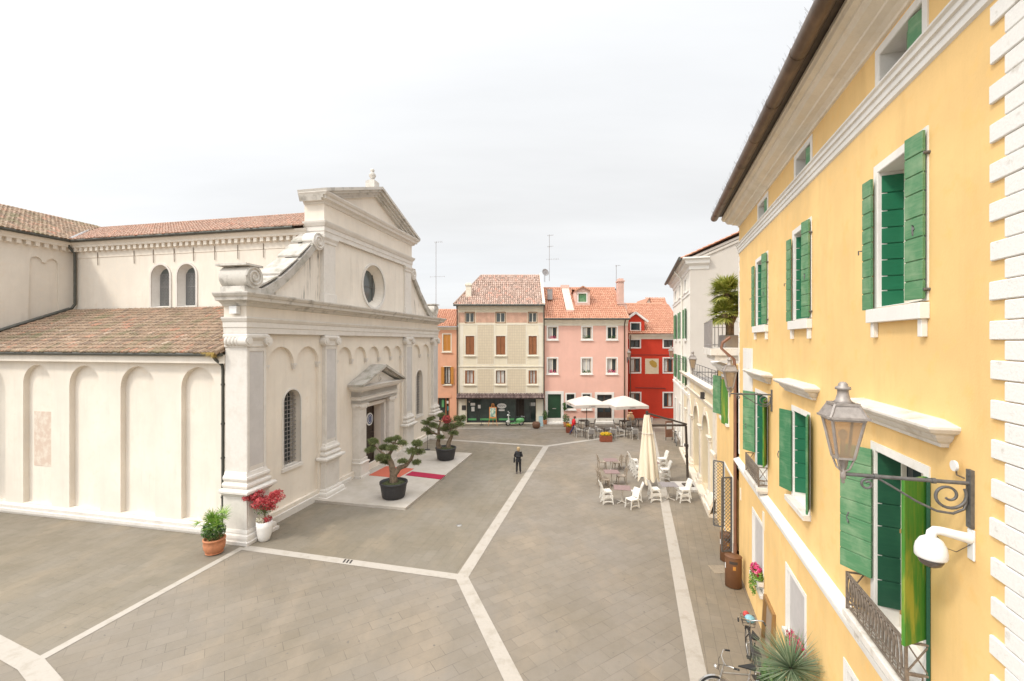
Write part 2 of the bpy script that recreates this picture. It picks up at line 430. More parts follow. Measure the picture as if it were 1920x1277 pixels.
# ------------------------------------------------------------------ sky, sun, camera
SUN = Vector((-.74, -.50, 0)).normalized() * math.cos(R(46)) + Vector((0, 0, math.sin(R(46))))
w = bpy.data.worlds.new('World'); S.world = w; w.use_nodes = True
N, L = w.node_tree.nodes, w.node_tree.links
sky = N.new('ShaderNodeTexSky'); sky.sky_type = 'NISHITA'; sky.sun_disc = False
sky.sun_elevation = R(46); sky.sun_rotation = math.atan2(SUN.x, SUN.y)
bg = N['Background']; bg.inputs[1].default_value = .12
tc = N.new('ShaderNodeTexCoord').outputs['Generated']
sx = N.new('ShaderNodeSeparateXYZ'); L.new(tc, sx.inputs[0])
# overcast: cloud layer, brightness added overhead and towards the sun to light the square
pw = N.new('ShaderNodeMath'); pw.operation = 'POWER'; mx0 = N.new('ShaderNodeMath'); mx0.operation = 'MAXIMUM'
L.new(sx.outputs[2], mx0.inputs[0]); mx0.inputs[1].default_value = 0; L.new(mx0.outputs[0], pw.inputs[0]); pw.inputs[1].default_value = 7.0
el = N.new('ShaderNodeMapRange'); L.new(pw.outputs[0], el.inputs[0]); el.inputs[1].default_value = 0; el.inputs[2].default_value = 1
el.inputs[3].default_value = 6.5; el.inputs[4].default_value = 30.0
dot = N.new('ShaderNodeVectorMath'); dot.operation = 'DOT_PRODUCT'; L.new(tc, dot.inputs[0]); dot.inputs[1].default_value = SUN
glow = N.new('ShaderNodeMapRange'); L.new(dot.outputs['Value'], glow.inputs[0])
glow.inputs[1].default_value = -.5; glow.inputs[2].default_value = 1.0; glow.inputs[3].default_value = 0; glow.inputs[4].default_value = 1.0
gp_ = N.new('ShaderNodeMath'); gp_.operation = 'POWER'; L.new(glow.outputs[0], gp_.inputs[0]); gp_.inputs[1].default_value = 4.2
glm = N.new('ShaderNodeMath'); glm.operation = 'MULTIPLY'; L.new(gp_.outputs[0], glm.inputs[0]); glm.inputs[1].default_value = 12.5
add = N.new('ShaderNodeMath'); add.operation = 'ADD'; L.new(el.outputs[0], add.inputs[0]); L.new(glm.outputs[0], add.inputs[1])
# project the view ray on a flat cloud deck
zc = N.new('ShaderNodeMath'); zc.operation = 'MAXIMUM'; L.new(sx.outputs[2], zc.inputs[0]); zc.inputs[1].default_value = .0
zz = N.new('ShaderNodeMath'); zz.operation = 'ADD'; L.new(zc.outputs[0], zz.inputs[0]); zz.inputs[1].default_value = .16
dv = N.new('ShaderNodeVectorMath'); dv.operation = 'DIVIDE'; L.new(tc, dv.inputs[0])
cz = N.new('ShaderNodeCombineXYZ')
for i in range(3): L.new(zz.outputs[0], cz.inputs[i])
L.new(cz.outputs[0], dv.inputs[1])
cl = noise(N, L, mapping(N, L, dv.outputs[0], (.35, 1.15, .4), (0, 0, R(6))), .9, 7, .55)
cl2 = noise(N, L, mapping(N, L, dv.outputs[0], (.22, .8, 1), (0, 0, R(-8))), .42, 4, .5)
k1 = N.new('ShaderNodeMapRange'); L.new(cl, k1.inputs[0]); k1.inputs[1].default_value = .32; k1.inputs[2].default_value = .68
k1.inputs[3].default_value = .90; k1.inputs[4].default_value = 1.06
mul = N.new('ShaderNodeMath'); mul.operation = 'MULTIPLY'; L.new(add.outputs[0], mul.inputs[0]); L.new(k1.outputs[0], mul.inputs[1])
tint = mixc(N, L, step(N, L, cl2, .38, .66), (.965, .99, 1.02), (1.0, 1.0, .995))
cloud = mixc(N, L, 1.0, tint, mul.outputs[0], 'MULTIPLY')
cover = mixc(N, L, .95, sky.outputs[0], cloud)
L.new(cover, bg.inputs[0])

sl = bpy.data.lights.new('sun', 'SUN'); sl.energy = 1.6; sl.angle = R(8); sl.color = (1.0, .93, .82)
so = bpy.data.objects.new('sun', sl); C.objects.link(so); so.location = (-20, -20, 40)
so.rotation_euler = (-SUN).to_track_quat('-Z', 'Y').to_euler()

cam = bpy.data.cameras.new('camera'); cam.sensor_width = 36; cam.lens = 36 * F / 1920
cam.shift_y = 1.5 / 1920; cam.clip_start = .05; cam.clip_end = 3000
co = bpy.data.objects.new('camera', cam); C.objects.link(co); co.location = (0, 0, H); co.rotation_euler = (R(90), 0, 0)
S.camera = co
S.view_settings.view_transform = 'Standard'; S.view_settings.look = 'None'; S.view_settings.exposure = 0.31; S.view_settings.gamma = 1

# ------------------------------------------------------------------ ground
c1, c2 = (.238, .205, .167), (.212, .182, .147)
g = MB(); g.quad((-900,-300,0),(900,-300,0),(900,1500,0),(-900,1500,0))
tag(g.build('ground', pavers('pavers_main', R(33), c1, c2)), kind='structure')
def sheet(name, pts, mat, z):
    m = MB(); q = [Vector((p[0], p[1], z)) for p in pts]
    m.add(q, [tuple(t) for t in tessellate_polygon([q])])
    return tag(m.build(name, mat), kind='structure')
nA, nB, nC, nD, nE = G(866,1083), G(1024,837), G(963,1277), G(455,1027), G(58,1245)
nL = G(0,1213)
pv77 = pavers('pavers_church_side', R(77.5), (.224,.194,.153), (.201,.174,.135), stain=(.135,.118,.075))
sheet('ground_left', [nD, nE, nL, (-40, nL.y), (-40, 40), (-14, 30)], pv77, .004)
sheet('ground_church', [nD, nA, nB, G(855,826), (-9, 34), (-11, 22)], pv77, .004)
sheet('ground_right', [G(1248,945), G(1312,1277), (2.2,1.0), (7,1.0), (20,45), (14,45), G(1222,808)],
      pavers('pavers_right', R(72), (.250,.212,.166), (.222,.188,.146), bw=.6, bh=.3), .004)
def band(name, pts, wd, z=.008):
    m = MB(); pts = [Vector(p).to_2d() for p in pts]
    for a, b in zip(pts, pts[1:]):
        d = (b - a); n = Vector((-d.y, d.x)).normalized() * wd/2
        m.quad(*[Vector((p.x, p.y, z)) for p in (a-n, b-n, b+n, a+n)])
    return tag(m.build(name, M['band']), kind='structure')
band('paving_band', [nD + Vector((.05,0,0)), nA], .36)
band('paving_band', [nA, nB], .42, .0085)
band('paving_band', [nA, nC, nA + (nC-nA)*2.2], .42, .0095)
band('paving_band', [nD, nE], .26, .010)
band('paving_band', [nE, G(95,1290), G(150,1330)], .46, .0105)
band('paving_band', [nL + (nL-nE)*2, nL, nE], .46, .011)
band('paving_band', [nB, G(855,826), G(855,826) + (G(855,826)-nB)*.5], .40, .0115)
band('paving_band', [nB, G(1130,822), G(1225,806)], .40, .012)
band('paving_band', [G(1222,808), G(1247,945), G(1311,1277), G(1311,1277)+(G(1311,1277)-G(1247,945))*.4], .42, .0125)
band('paving_band', [(-12,40.6), (19,40.9)], .34, .013)
# drain slots cut in the white band
dr = MB()
for px in (646, 652, 658): 
    p = G(px, 1052 + (px-646)*.15); dr.box(p.x-.03, p.x+.03, p.y-.12, p.y+.12, .009, .016)
tag(dr.build('drain_slots', M['dark_metal']), 'three short dark drain slots cut in the white paving band', 'drain')
p = G(861, 985); dl = MB(); dl.lathe([(.0,.012),(.11,.012),(.13,.006)][::-1], 16, (p.x, p.y, 0))
tag(dl.build('ground_light', M['chrome']), 'small round metal light set in the ground beside the church platform', 'ground light')
# pedestal manhole by the bins
mh = MB(); p = G(1348, 1068)
mh.box(p.x-.28, p.x+.28, p.y-.28, p.y+.28, .004, .014)
tag(mh.build('manhole_cover', pavers('manhole', .2, (.36,.30,.23), (.34,.28,.21), bw=.3, bh=.3)), 'square paved manhole cover in the ground by the brown bins', 'manhole cover')

# ------------------------------------------------------------------ roof tiles
def tiles(mb, P, eu, es, poly, wu=.21, ls=.36, r=.085, jit=1.0, lift=.0, seed=3):
    """rows of half-round tiles on a sloping plane: P origin, eu along the eave, es up the slope, poly = outline in (u,s)"""
    q = random.Random(seed)
    P, eu, es = Vector(P), Vector(eu).normalized(), Vector(es).normalized(); nn = eu.cross(es).normalized()
    if nn.z < 0: nn = -nn
    us = [p[0] for p in poly]; ss = [p[1] for p in poly]
    def inside(u, s):
        c = False
        for i in range(len(poly)):
            (x1, y1), (x2, y2) = poly[i-1], poly[i]
            if (y1 > s) != (y2 > s) and u < (x2-x1)*(s-y1)/(y2-y1)+x1: c = not c
        return c
    nu = int((max(us)-min(us))/wu)+1; ns = int((max(ss)-min(ss))/ls)+1
    base = [P + eu*p[0] + es*p[1] + nn*(.01+lift) for p in poly]
    mb.add(base, [tuple(t) for t in tessellate_polygon([base])])
    for i in range(nu):
        for j in range(ns):
            u = min(us)+(i+.5)*wu; s0 = min(ss)+j*ls
            if not inside(u, s0+ls*.5): continue
            du = q.uniform(-.012,.012)*jit; ds = q.uniform(-.03,.03)*jit; tw = q.uniform(-.015,.015)*jit
            vs = []; k = 6
            for (s, rr, h) in ((s0-.03+ds, r*1.05, .045), (s0+ls+.02+ds, r*.86, .02)):
                for a in range(k+1):
                    t = math.pi*a/k
                    vs.append(P + eu*(u+du+math.cos(t)*rr+(tw if s > s0+.1 else 0)) + es*s + nn*(h+lift+math.sin(t)*rr*.85))
            fs = [(a, a+1, k+2+a, k+1+a) for a in range(k)] + [tuple(range(k+1))]
            mb.add(vs, fs, False)
    return mb

# ------------------------------------------------------------------ church
AC = math.atan2(.9773, .2120)
CF = Frame(-10.70, 17.98, AC)
church = thing('church', 'cream plastered church with grey stone pilasters, pediment and scroll volutes', 'church', (-10.70, 17.98, 0), AC)
AX = 9.85                                           # facade axis
# front wall: recessed bays with pendant arches
def scallop(a0, a1, z0, zs, n, r=None):
    w_ = (a1-a0)/n; pts = [(a0,z0),(a1,z0)]
    for k in range(n-1, -1, -1):
        cx = a0+(k+.5)*w_; rr = w_/2-.09
        for i in range(11): 
            t = math.pi*i/10; pts.append((cx+rr*math.cos(t) if 0 < i < 10 else cx+rr*math.cos(t), zs+rr*math.sin(t)))
    return pts
bays = [scallop(.95, 4.55, .5, 6.95, 2), scallop(5.95, 13.75, .5, 7.0, 5), scallop(15.15, 18.75, .5, 6.95, 2)]
winL, winR = arch(2.15, 3.30, 2.25, 5.75), arch(16.4, 17.55, 2.25, 5.75)
door = rect(AX-1.12, AX+1.12, .13, 4.05)
fw = MB()
fw.plate(rect(-.12, 19.9, 0, 9.0), bays, -.0)
for b in bays: fw.rim(b, 0, .16)
fw.plate(rect(0, 19.8, -.1, 8.9), [winL, winR, door], .16)
for h_ in (winL, winR): fw.rim(h_, .16, .72)
fw.rim(door, .16, .8)
fw.box(-.12, 19.9, 0, .9, 9.0, 9.6)
fw.quad((-.12,0,0),(-.12,.9,0),(-.12,.9,9),(-.12,0,9)); fw.quad((19.9,0,0),(19.9,.9,0),(19.9,.9,9),(19.9,0,9))
fw.build('facade_wall', M['church'], church)
def corbel(a, z):
    cb = MB()
    for k, (ww, hh) in enumerate(((.17,.07),(.13,.07),(.09,.09))):
        cb.box(a-ww/1.6, a+ww/1.6, -.02+k*.03, .155, z-.09*(k+1)+.02, z-.09*k+.02)
    cb.build('corbel', M['church_stone'], church)
for a0, a1, n in ((.95,4.55,2),(5.95,13.75,5),(15.15,18.75,2)):
    for k in range(0, n+1): corbel(a0+(a1-a0)*k/n + (.09 if k == 0 else -.09 if k == n else 0), 6.96)
prof = [(0,.5),(.05,.46),(.08,.42),(.08,.34),(.14,.30),(.14,.0)]
for a0, a1 in ((.9,4.7),(15.2,18.7),(5.9,AX-2.5),(AX+2.5,13.8)):
    pl = MB(); pl.sweep([(a0,.1),(a1,.1)], prof); pl.build('plinth', M['church_stone'], church, .01)
# pilasters
def pilaster(a0, a1, corner=0):
    mb = MB(); y = -.17
    b0, b1 = a0, a1
    bk = .85 if corner else .0
    def path(g_): 
        if corner == -1: return [(b0-g_, bk),(b0-g_, y-g_),(b1+g_, y-g_),(b1+g_, .12)]
        if corner == 1: return [(b0-g_, .12),(b0-g_, y-g_),(b1+g_, y-g_),(b1+g_, bk)]
        return [(b0-g_, .12),(b0-g_, y-g_),(b1+g_, y-g_),(b1+g_, .12)]
    def blk(m, g_, z0, z1):
        p = path(g_); m.hprism(p, z0, z1)
    blk(mb, 0, 2.75, 7.75)
    sh = mb.build('pilaster', M['church_stone'], church, .012)
    pn = MB(); pn.box(a0+.13, a1-.13, y-.006, y+.02, 2.95, 7.6); pn.build('shaft_panel', M['grey_panel'], sh)
    fr = MB()
    for x0, x1, z0, z1 in ((a0,a0+.12,2.75,7.75),(a1-.12,a1,2.75,7.75)): fr.box(x0, x1, y-.03, y, z0, z1)
    fr.box(a0+.12, a1-.12, y-.03, y, 7.6, 7.75); fr.build('shaft_frame', M['church_stone'], sh)
    pd = MB()
    blk(pd, .10, .45, 1.85)
    pd.box(a0-.02, a1+.02, y-.115, y-.09, .62, 1.7)
    pd.sweep(path(.10), [(.0,.5),(.06,.5),(.1,.42),(.10,.36),(.17,.33),(.2,.24),(.2,.13),(.27,.13),(.27,0),(0,0)])
    pd.sweep(path(.10), [(0,1.80),(.07,1.84),(.09,1.9),(.22,1.97),(.22,2.06),(.18,2.10),(-.1,2.13)])
    pd.hprism(path(.1), 2.0, 2.125)
    pd.build('pedestal', M['church_stone'], sh, .008)
    bs = MB(); bs.sweep(path(0), [(0,2.76),(.03,2.74),(.05,2.66),(.07,2.60),(.11,2.58),(.13,2.50),(.11,2.43),(.07,2.40),(.07,2.34),(.14,2.32),(.17,2.24),(.15,2.17),(.12,2.13),(0,2.12)])
    bs.build('base_moulding', M['church_stone'], sh)
    cp = MB(); cp.sweep(path(0), [(0,7.75),(.04,7.77),(.05,7.84),(.02,7.86),(.02,8.02),(.08,8.1),(.12,8.16),(.12,8.24),(.07,8.3),(0,8.32)])
    cp.hprism(path(0), 7.75, 8.32)
    r = .2
    for a in (a0-.04, a1+.04):
        cp.tube([(a, y-.16, 8.0),(a, .05, 8.0)], r, 14)
        cp.tube([(a, y-.19, 8.0),(a, y-.15, 8.0)], r*.55, 10)
    if corner == -1:
        for k in range(5): cp.ball((b0-.05, .0+k*.17, 8.0), .17, .1, .2, 10, 6)
    cp.build('capital', M['church_stone'], sh, .006)
pilaster(-.28, .72, -1); pilaster(4.72, 5.72); pilaster(13.98, 14.98); pilaster(18.98, 19.98, 1)
# entablature
en = MB(); pth = [(-.30,.9),(-.30,-.19),(20.0,-.19),(20.0,.9)]
en.sweep(pth, [(-.1,8.30),(.02,8.32),(.02,8.55),(.05,8.57),(.05,8.78),(.08,8.80),(.14,8.92),(.14,8.98),(-.1,9.0)])
en.build('architrave', M['church_stone'], church)
fz = MB(); fz.hprism([(-.29,.9),(-.29,-.17),(19.99,-.17),(19.99,.9)], 8.98, 9.46); fz.build('frieze', M['church'], church)
cn = MB(); cn.sweep(pth, [(-.05,9.40),(.06,9.42),(.12,9.50),(.2,9.54),(.22,9.58),(.42,9.62),(.44,9.74),(.5,9.78),(.56,9.88),(.56,9.93),(-.3,10.0)])
cn.hprism([(-.30,.95),(-.30,-.19),(20.0,-.19),(20.0,.95)], 9.6, 9.99)
cn.build('cornice', M['church_stone_old'], church)
# upper storey
ua0, ua1 = 4.75, 14.95
up = MB(); oc = circ(AX, 11.42, 1.36, 40); oc2 = circ(AX, 11.42, 1.0, 40)
up.plate(rect(ua0, ua1, 9.9, 15.2), [oc], 0)
for i in range(40):
    j = (i+1) % 40
    up.quad((oc[i][0],0,oc[i][1]),(oc[j][0],0,oc[j][1]),(oc2[j][0],.55,oc2[j][1]),(oc2[i][0],.55,oc2[i][1]))
up.quad((ua0,0,9.9),(ua0,.9,9.9),(ua0,.9,15.2),(ua0,0,15.2)); up.quad((ua1,0,9.9),(ua1,.9,9.9),(ua1,.9,15.2),(ua1,0,15.2)); up.quad((ua0,.9,9.9),(ua1,.9,9.9),(ua1,.9,15.2),(ua0,.9,15.2))
up.build('upper_wall', M['church_up'], church)
ow = MB(); ow.ring(circ(AX,11.42,1.45,40), circ(AX,11.42,1.30,40), -.06, .02); owo = ow.build('round_window', M['church_stone'], church)
gp = MB(); gp.plate(circ(AX,11.42,1.02,40), (), .5); gp.build('pane', M['glass_pale'], owo)
gb = MB()
for k in (-.33,.33): gb.box(AX+k*2-.02, AX+k*2+.02, .46, .49, 10.6, 12.24)
gb.box(AX-.98, AX+.98, .462, .488, 11.4, 11.44); gb.build('glazing_bar', M['iron'], owo)
for a0, a1 in ((ua0-.03, ua0+.95), (ua1-.95, ua1+.03)):
    m = MB(); m.box(a0, a1, -.12, .9, 10.0, 13.4); m.box(a0-.05, a1+.05, -.18, .9, 10.0, 10.45)
    m.sweep([(a0,.0),(a0,-.12),(a1,-.12),(a1,.0)], [(0,13.0),(.05,13.04),(.05,13.16),(.12,13.3),(.12,13.4),(0,13.4)])
    m.build('upper_pilaster', M['church_stone'], church, .01)
pth = [(ua0-.05,1.0),(ua0-.05,-.14),(ua1+.05,-.14),(ua1+.05,1.0)]
m = MB(); m.sweep(pth, [(-.1,13.38),(.02,13.4),(.02,13.62),(.05,13.64),(.05,13.86),(.1,13.9),(.18,14.04),(.2,14.12),(-.1,14.16)])
m.build('upper_architrave', M['church_stone'], church)
m = MB(); m.hprism(pth[:1]+pth[1:], 14.1, 15.05); m.build('upper_frieze', M['church'], church)
m = MB(); m.sweep(pth, [(-.05,15.0),(.06,15.02),(.12,15.14),(.3,15.2),(.32,15.32),(.4,15.38),(.46,15.48),(.46,15.52),(-.2,15.58)])
m.build('upper_cornice', M['church_stone'], church)
hw = (ua1-ua0)/2+.5; zt = 17.45
m = MB(); m.prism([(AX-hw+.45,15.5),(AX+hw-.45,15.5),(AX,17.2)], .0, .95); m.build('pediment_field', M['church'], church)
m = MB()
for sgn in (-1, 1):
    p0 = Vector((AX+sgn*hw, 15.5)); p1 = Vector((AX, zt)); d = (p1-p0).normalized(); n = Vector((-d.y, d.x)); 
    if n.y < 0: n = -n
    for (o0, o1, y0) in ((-.02,.14,-.62),(-.16,-.02,-.5),(-.30,-.16,-.34),(-.42,-.30,-.22)):
        q = [p0+n*o0, p1+Vector((0, o0/abs(n.y))), p1+Vector((0, o1/abs(n.y))), p0+n*o1]
        m.prism([(v.x, v.y) for v in q], y0, 1.05)
m.build('raking_cornice', M['church_stone_old'], church)
m = MB(); m.box(AX-.3, AX+.3, -.2, .4, 17.4, 17.95); m.box(AX-.22, AX+.22, -.12, .32, 17.95, 18.02)
m.lathe([(.16,18.02),(.1,18.1),(.2,18.28),(.22,18.38),(.12,18.5),(.08,18.56),(.13,18.64),(.1,18.74),(0,18.8)], 14, (AX,.1,0))
m.build('finial', M['church_stone_old'], church)
# volutes
def volute(sgn):
    base = 4.72 if sgn < 0 else 2*AX-4.72
    X = lambda d: base + sgn*d                     # d measured outwards from the upper storey
    crv = []
    for i in range(25):
        t = i/24; d = 4.35*(1-t)**1.0; 
        z = 10.12 + 3.55*(t**1.55*.72 + .28*t)
        if t > .86: z -= (t-.86)*1.2
        crv.append((d, z))
    fill = [(0,10.0),(4.4,10.0)] + [(d, max(z-.36, 10.02)) for d, z in crv]
    m = MB(); m.prism([(X(d), z) for d, z in fill], .1, .75); v = m.build('volute', M['church_streak'], church)
    m = MB()
    top = [(X(d), z) for d, z in crv]; bot = [(X(d), z-.44) for d, z in crv]
    for i in range(24):
        m.prism([top[i], top[i+1], (bot[i+1][0], max(bot[i+1][1], 10.01)), (bot[i][0], max(bot[i][1], 10.01))], -.10, .86)
    m.build('coping', M['slab_old'], v)
    m = MB()
    for (t0, t1) in ((.10,.33),(.36,.62),(.65,.82),(.84,.99)):
        i0, i1 = int(t0*24), int(t1*24); a, b = crv[i0], crv[i1]
        m.add([(X(a[0]+.12), -.04, a[1]+.02),(X(b[0]), -.04, b[1]+.06),(X(b[0]), 1.15, b[1]+.06),(X(a[0]+.12), 1.15, a[1]+.02),
               (X(a[0]+.12), -.04, a[1]+.12),(X(b[0]), -.04, b[1]+.14),(X(b[0]), 1.15, b[1]+.14),(X(a[0]+.12), 1.15, a[1]+.12)],
              [(0,3,2,1),(4,5,6,7),(0,1,5,4),(1,2,6,5),(2,3,7,6),(3,0,4,7)])
    m.build('coping_slab', M['slab_old'], v, .01)
    m = MB(); c0 = (X(4.62), 10.62)
    m.tube([(c0[0], -.2, c0[1]),(c0[0], 1.1, c0[1])], .46, 22)
    m.box(min(X(5.05),X(4.2)), max(X(5.05),X(4.2)), -.12, 1.05, 10.0, 10.22)
    m.box(min(X(5.15),X(4.25)), max(X(5.15),X(4.25)), -.28, 1.2, 11.04, 11.12)
    sp = []
    for i in range(40):
        t = i/39; r = .42*(1-t*.8); a = t*4.2*math.pi
        sp.append((c0[0]+sgn*r*math.cos(a), -.21, c0[1]+r*math.sin(a)))
    m.tube(sp, .045, 6)
    m.build('scroll', M['church_stone_old'], v, .0)
    m = MB(); c1 = (X(.42), 13.0)
    m.tube([(c1[0], -.14, c1[1]),(c1[0], .5, c1[1])], .43, 20)
    m.tube([(c1[0]+sgn*(.40*(1-i/39*.8))*math.cos(i/39*4.2*math.pi+1.2), -.15, c1[1]+.40*(1-i/39*.8)*math.sin(i/39*4.2*math.pi+1.2)) for i in range(40)], .04, 6)
    m.build('top_scroll', M['church_stone'], v)
volute(-1); volute(1)
# tall grille windows
for poly, a0, a1 in ((winL,2.15,3.30),(winR,16.4,17.55)):
    m = MB(); inner = poly; outer = arch(a0-.08, a1+.08, 2.17, 5.83)
    m.ring(outer, inner, .125, .2); m.box(a0-.12, a1+.12, .08, .7, 2.05, 2.2); wn = m.build('tall_window', M['church_stone'], church)
    m = MB(); m.plate(arch(a0, a1, 2.2, 5.74), (), .70); m.build('pane', M['glass'], wn)
    m = MB()
    for i in range(1, 6): x = a0+(a1-a0)*i/6; m.box(x-.012, x+.012, .40, .425, 2.25, 5.2+.5*math.sqrt(max(0,1-((x-(a0+a1)/2)/.575)**2)))
    z = 2.4
    while z < 5.6:
        hwid = .575 if z < 5.17 else math.sqrt(max(0,.575**2-(z-5.17)**2)); c_ = (a0+a1)/2
        m.box(c_-hwid, c_+hwid, .395, .43, z-.012, z+.012); z += .2
    m.build('grille', M['zinc'], wn)
# portal
m = MB()
for sgn in (-1, 1):
    x0, x1 = sorted((AX+sgn*1.32, AX+sgn*2.2))
    m.box(x0, x1, -.42, .16, .0, .95); m.box(x0-.06, x1+.06, -.48, .16, .0, .25)
    m.sweep([(x0,.1),(x0,-.42),(x1,-.42),(x1,.1)], [(0,.9),(.05,.93),(.05,1.0),(0,1.03)]); m.box(x0, x1, -.42, .16, .94, 1.02)
    for k in range(7):
        xx = x0+.1+(x1-x0-.2)*(k+.5)/7; m.box(xx-.032, xx+.032, -.33, -.29, 1.25, 4.0)
    m.box(x0+.08, x1-.08, -.30, .16, 1.0, 4.1); m.box(x0+.03, x1-.03, -.36, .16, 1.0, 1.2); m.box(x0+.05, x1-.05, -.34, .16, 4.05, 4.15)
    m.box(x0, x1, -.4, .16, 4.15, 4.42)
    for xx in (x0+.04, x1-.04): m.tube([(xx,-.43,4.28),(xx,-.1,4.28)], .1, 10)
m.box(AX-1.30, AX-1.12, -.12, .16, .13, 4.25); m.box(AX+1.12, AX+1.30, -.12, .16, .13, 4.25); m.box(AX-1.30, AX+1.30, -.118, .16, 4.05, 4.27)
pr = m.build('portal', M['church_stone'], church, .008)
m = MB(); pp = [(AX-2.24,.16),(AX-2.24,-.44),(AX+2.24,-.44),(AX+2.24,.16)]
m.sweep(pp, [(-.1,4.40),(.0,4.42),(.0,4.58),(.04,4.6),(.04,4.72),(.09,4.78),(0,4.8),(0,5.08),(.08,5.12),(.14,5.2),(.26,5.24),(.28,5.32),(.34,5.38),(.36,5.44),(-.2,5.48)])
m.hprism(pp, 4.42, 5.46); m.build('entablature', M['church_stone'], pr)
m = MB(); m.prism([(AX-2.1,5.44),(AX+2.1,5.44),(AX,6.2)], -.40, .1)
m.ring(circ(AX,5.68,.17,14), circ(AX,5.68,.10,14), -.46, -.38)
m.build('pediment', M['church_stone'], pr)
m = MB()
for sgn in (-1, 1):
    p0 = Vector((AX+sgn*2.68, 5.42)); p1 = Vector((AX, 6.42)); 
    m.prism([(p0.x,p0.y),(p1.x,p1.y),(p1.x,p1.y+.16),(p0.x,p0.y+.12)], -.86, .1)
    m.prism([(p0.x-sgn*.25,p0.y-.02),(p1.x,p1.y-.12),(p1.x,p1.y),(p0.x-sgn*.12,p0.y+.04)], -.66, .1)
m.build('pediment_slab', M['slab_old'], pr, .01)
m = MB(); m.box(AX-1.12, AX+1.12, .62, .7, .13, 4.05); dro = m.build('door', M['dark_wood'], church)
m = MB()
for sgn in (-1, 1):
    for z0, z1 in ((.3,1.0),(1.15,2.0),(2.15,3.0),(3.15,3.9)):
        x0, x1 = sorted((AX+sgn*.12, AX+sgn*1.0)); m.ring(rect(x0,x1,z0,z1), rect(x0+.09,x1-.09,z0+.09,z1-.09), .585, .62)
m.build('door_panel', M['dark_wood'], dro)
m = MB(); m.tube([(AX+.45,.54,3.05),(AX+.45,.58,3.05)], .40, 28); sg = m.build('round_sign', M['paper'], dro)
m = MB(); m.ring(circ(AX+.45,3.05,.31,28), circ(AX+.45,3.05,.24,28), .532, .538)
for k in range(5): m.ring([(AX+.45+.17*math.cos(t)*(.25+.18*k), 3.05+.2*math.sin(t)) for t in [i*math.pi/8 for i in range(16)]],
                          [(AX+.45+.15*math.cos(t)*(.25+.18*k)*.8, 3.05+.17*math.sin(t)) for t in [i*math.pi/8 for i in range(16)]], .530-.001*k, .537)
m.build('emblem', M['blue'], sg)
m = MB(); q = (-.45, .55, 9.22); m.box(-.50,-.30,.1,.45,8.98+.12,9.4); fl = m.build('floodlight', M['plastic_white'], church)
# aisle wall (its own x runs towards the facade)
MA = Matrix.Rotation(R(-90), 4, 'Z'); MA = Matrix(((0,1,0,0),(-1,0,0,0),(0,0,1,0),(0,0,0,1)))
ex = CF.w(0); AF = Frame(ex.x, ex.y, AC - R(90))
def aw(mb): mb.M = MA; return mb
nich = []
for x0, x1 in ((-62,10),(43.5,96),(130,188),(226,291),(340,404)):
    u0, _ = AF.pix(x0); u1, _ = AF.pix(x1); nich.append(arch(u0, u1, .50, 6.92, 14))
u_end = AF.pix(412)[0]
m = aw(MB()); m.plate(rect(-24, -.85, 0, 7.45), nich, 0)
for n_ in nich: m.rim(n_, 0, .22); m.plate(n_, (), .22)
aisle = m.build('aisle_wall', M['church'], church)
m = aw(MB()); u0, z0 = AF.pix(52, 772); u1, z1 = AF.pix(96, 878)
m.box(u0+.05, u1-.12, .207, .216, z1, z0); bp = m.build('blocked_opening', stone('exposed_brick_patch', (.66,.52,.42), (.72,.64,.54), .9, 2.2, (.45,.62)), aisle)
m = aw(MB()); m.sweep([(-24,0),(-.8,0)], [(0,.46),(.05,.44),(.12,.38),(.12,.24),(.16,.22),(.16,.10),(.12,.0),(0,0)]); m.build('aisle_plinth', M['church_stone'], church)
m = aw(MB())
k = -24
while k < -.95:
    m.add([(k,-.02,7.18),(k+.1,-.02,7.18),(k+.1,-.16,7.30),(k,-.16,7.30),(k,-.02,7.30),(k+.1,-.02,7.30)], [(0,1,2,3),(3,2,5,4),(0,3,4),(1,5,2)]); k += .21
m.sweep([(-24,0),(-.8,0)], [(0,7.14),(.03,7.16),(.03,7.29),(.18,7.30),(.2,7.36),(.26,7.42),(.3,7.46),(0,7.5)]); m.build('aisle_cornice', M['church'], church)
m = aw(MB()); m.tube([(-24,-.40,7.47),(-.9,-.40,7.47)], .085, 10); m.build('gutter', M['gutter'], church)
m = aw(MB()); ud = AF.pix(410, 700, .1)[0]
ud = -1.12
m.tube([(ud-.22,-.40,7.42),(ud-.1,-.36,7.25),(ud,-.15,7.02),(ud,-.12,6.8),(ud,-.12,3.3),(ud,-.12,.1)], .058, 10)
for z in (6.2,4.6,3.2,1.6): m.tube([(ud,-.12,z),(ud,-.12,z+.07)], .078, 10)
m.build('downpipe', M['gutter'], church)
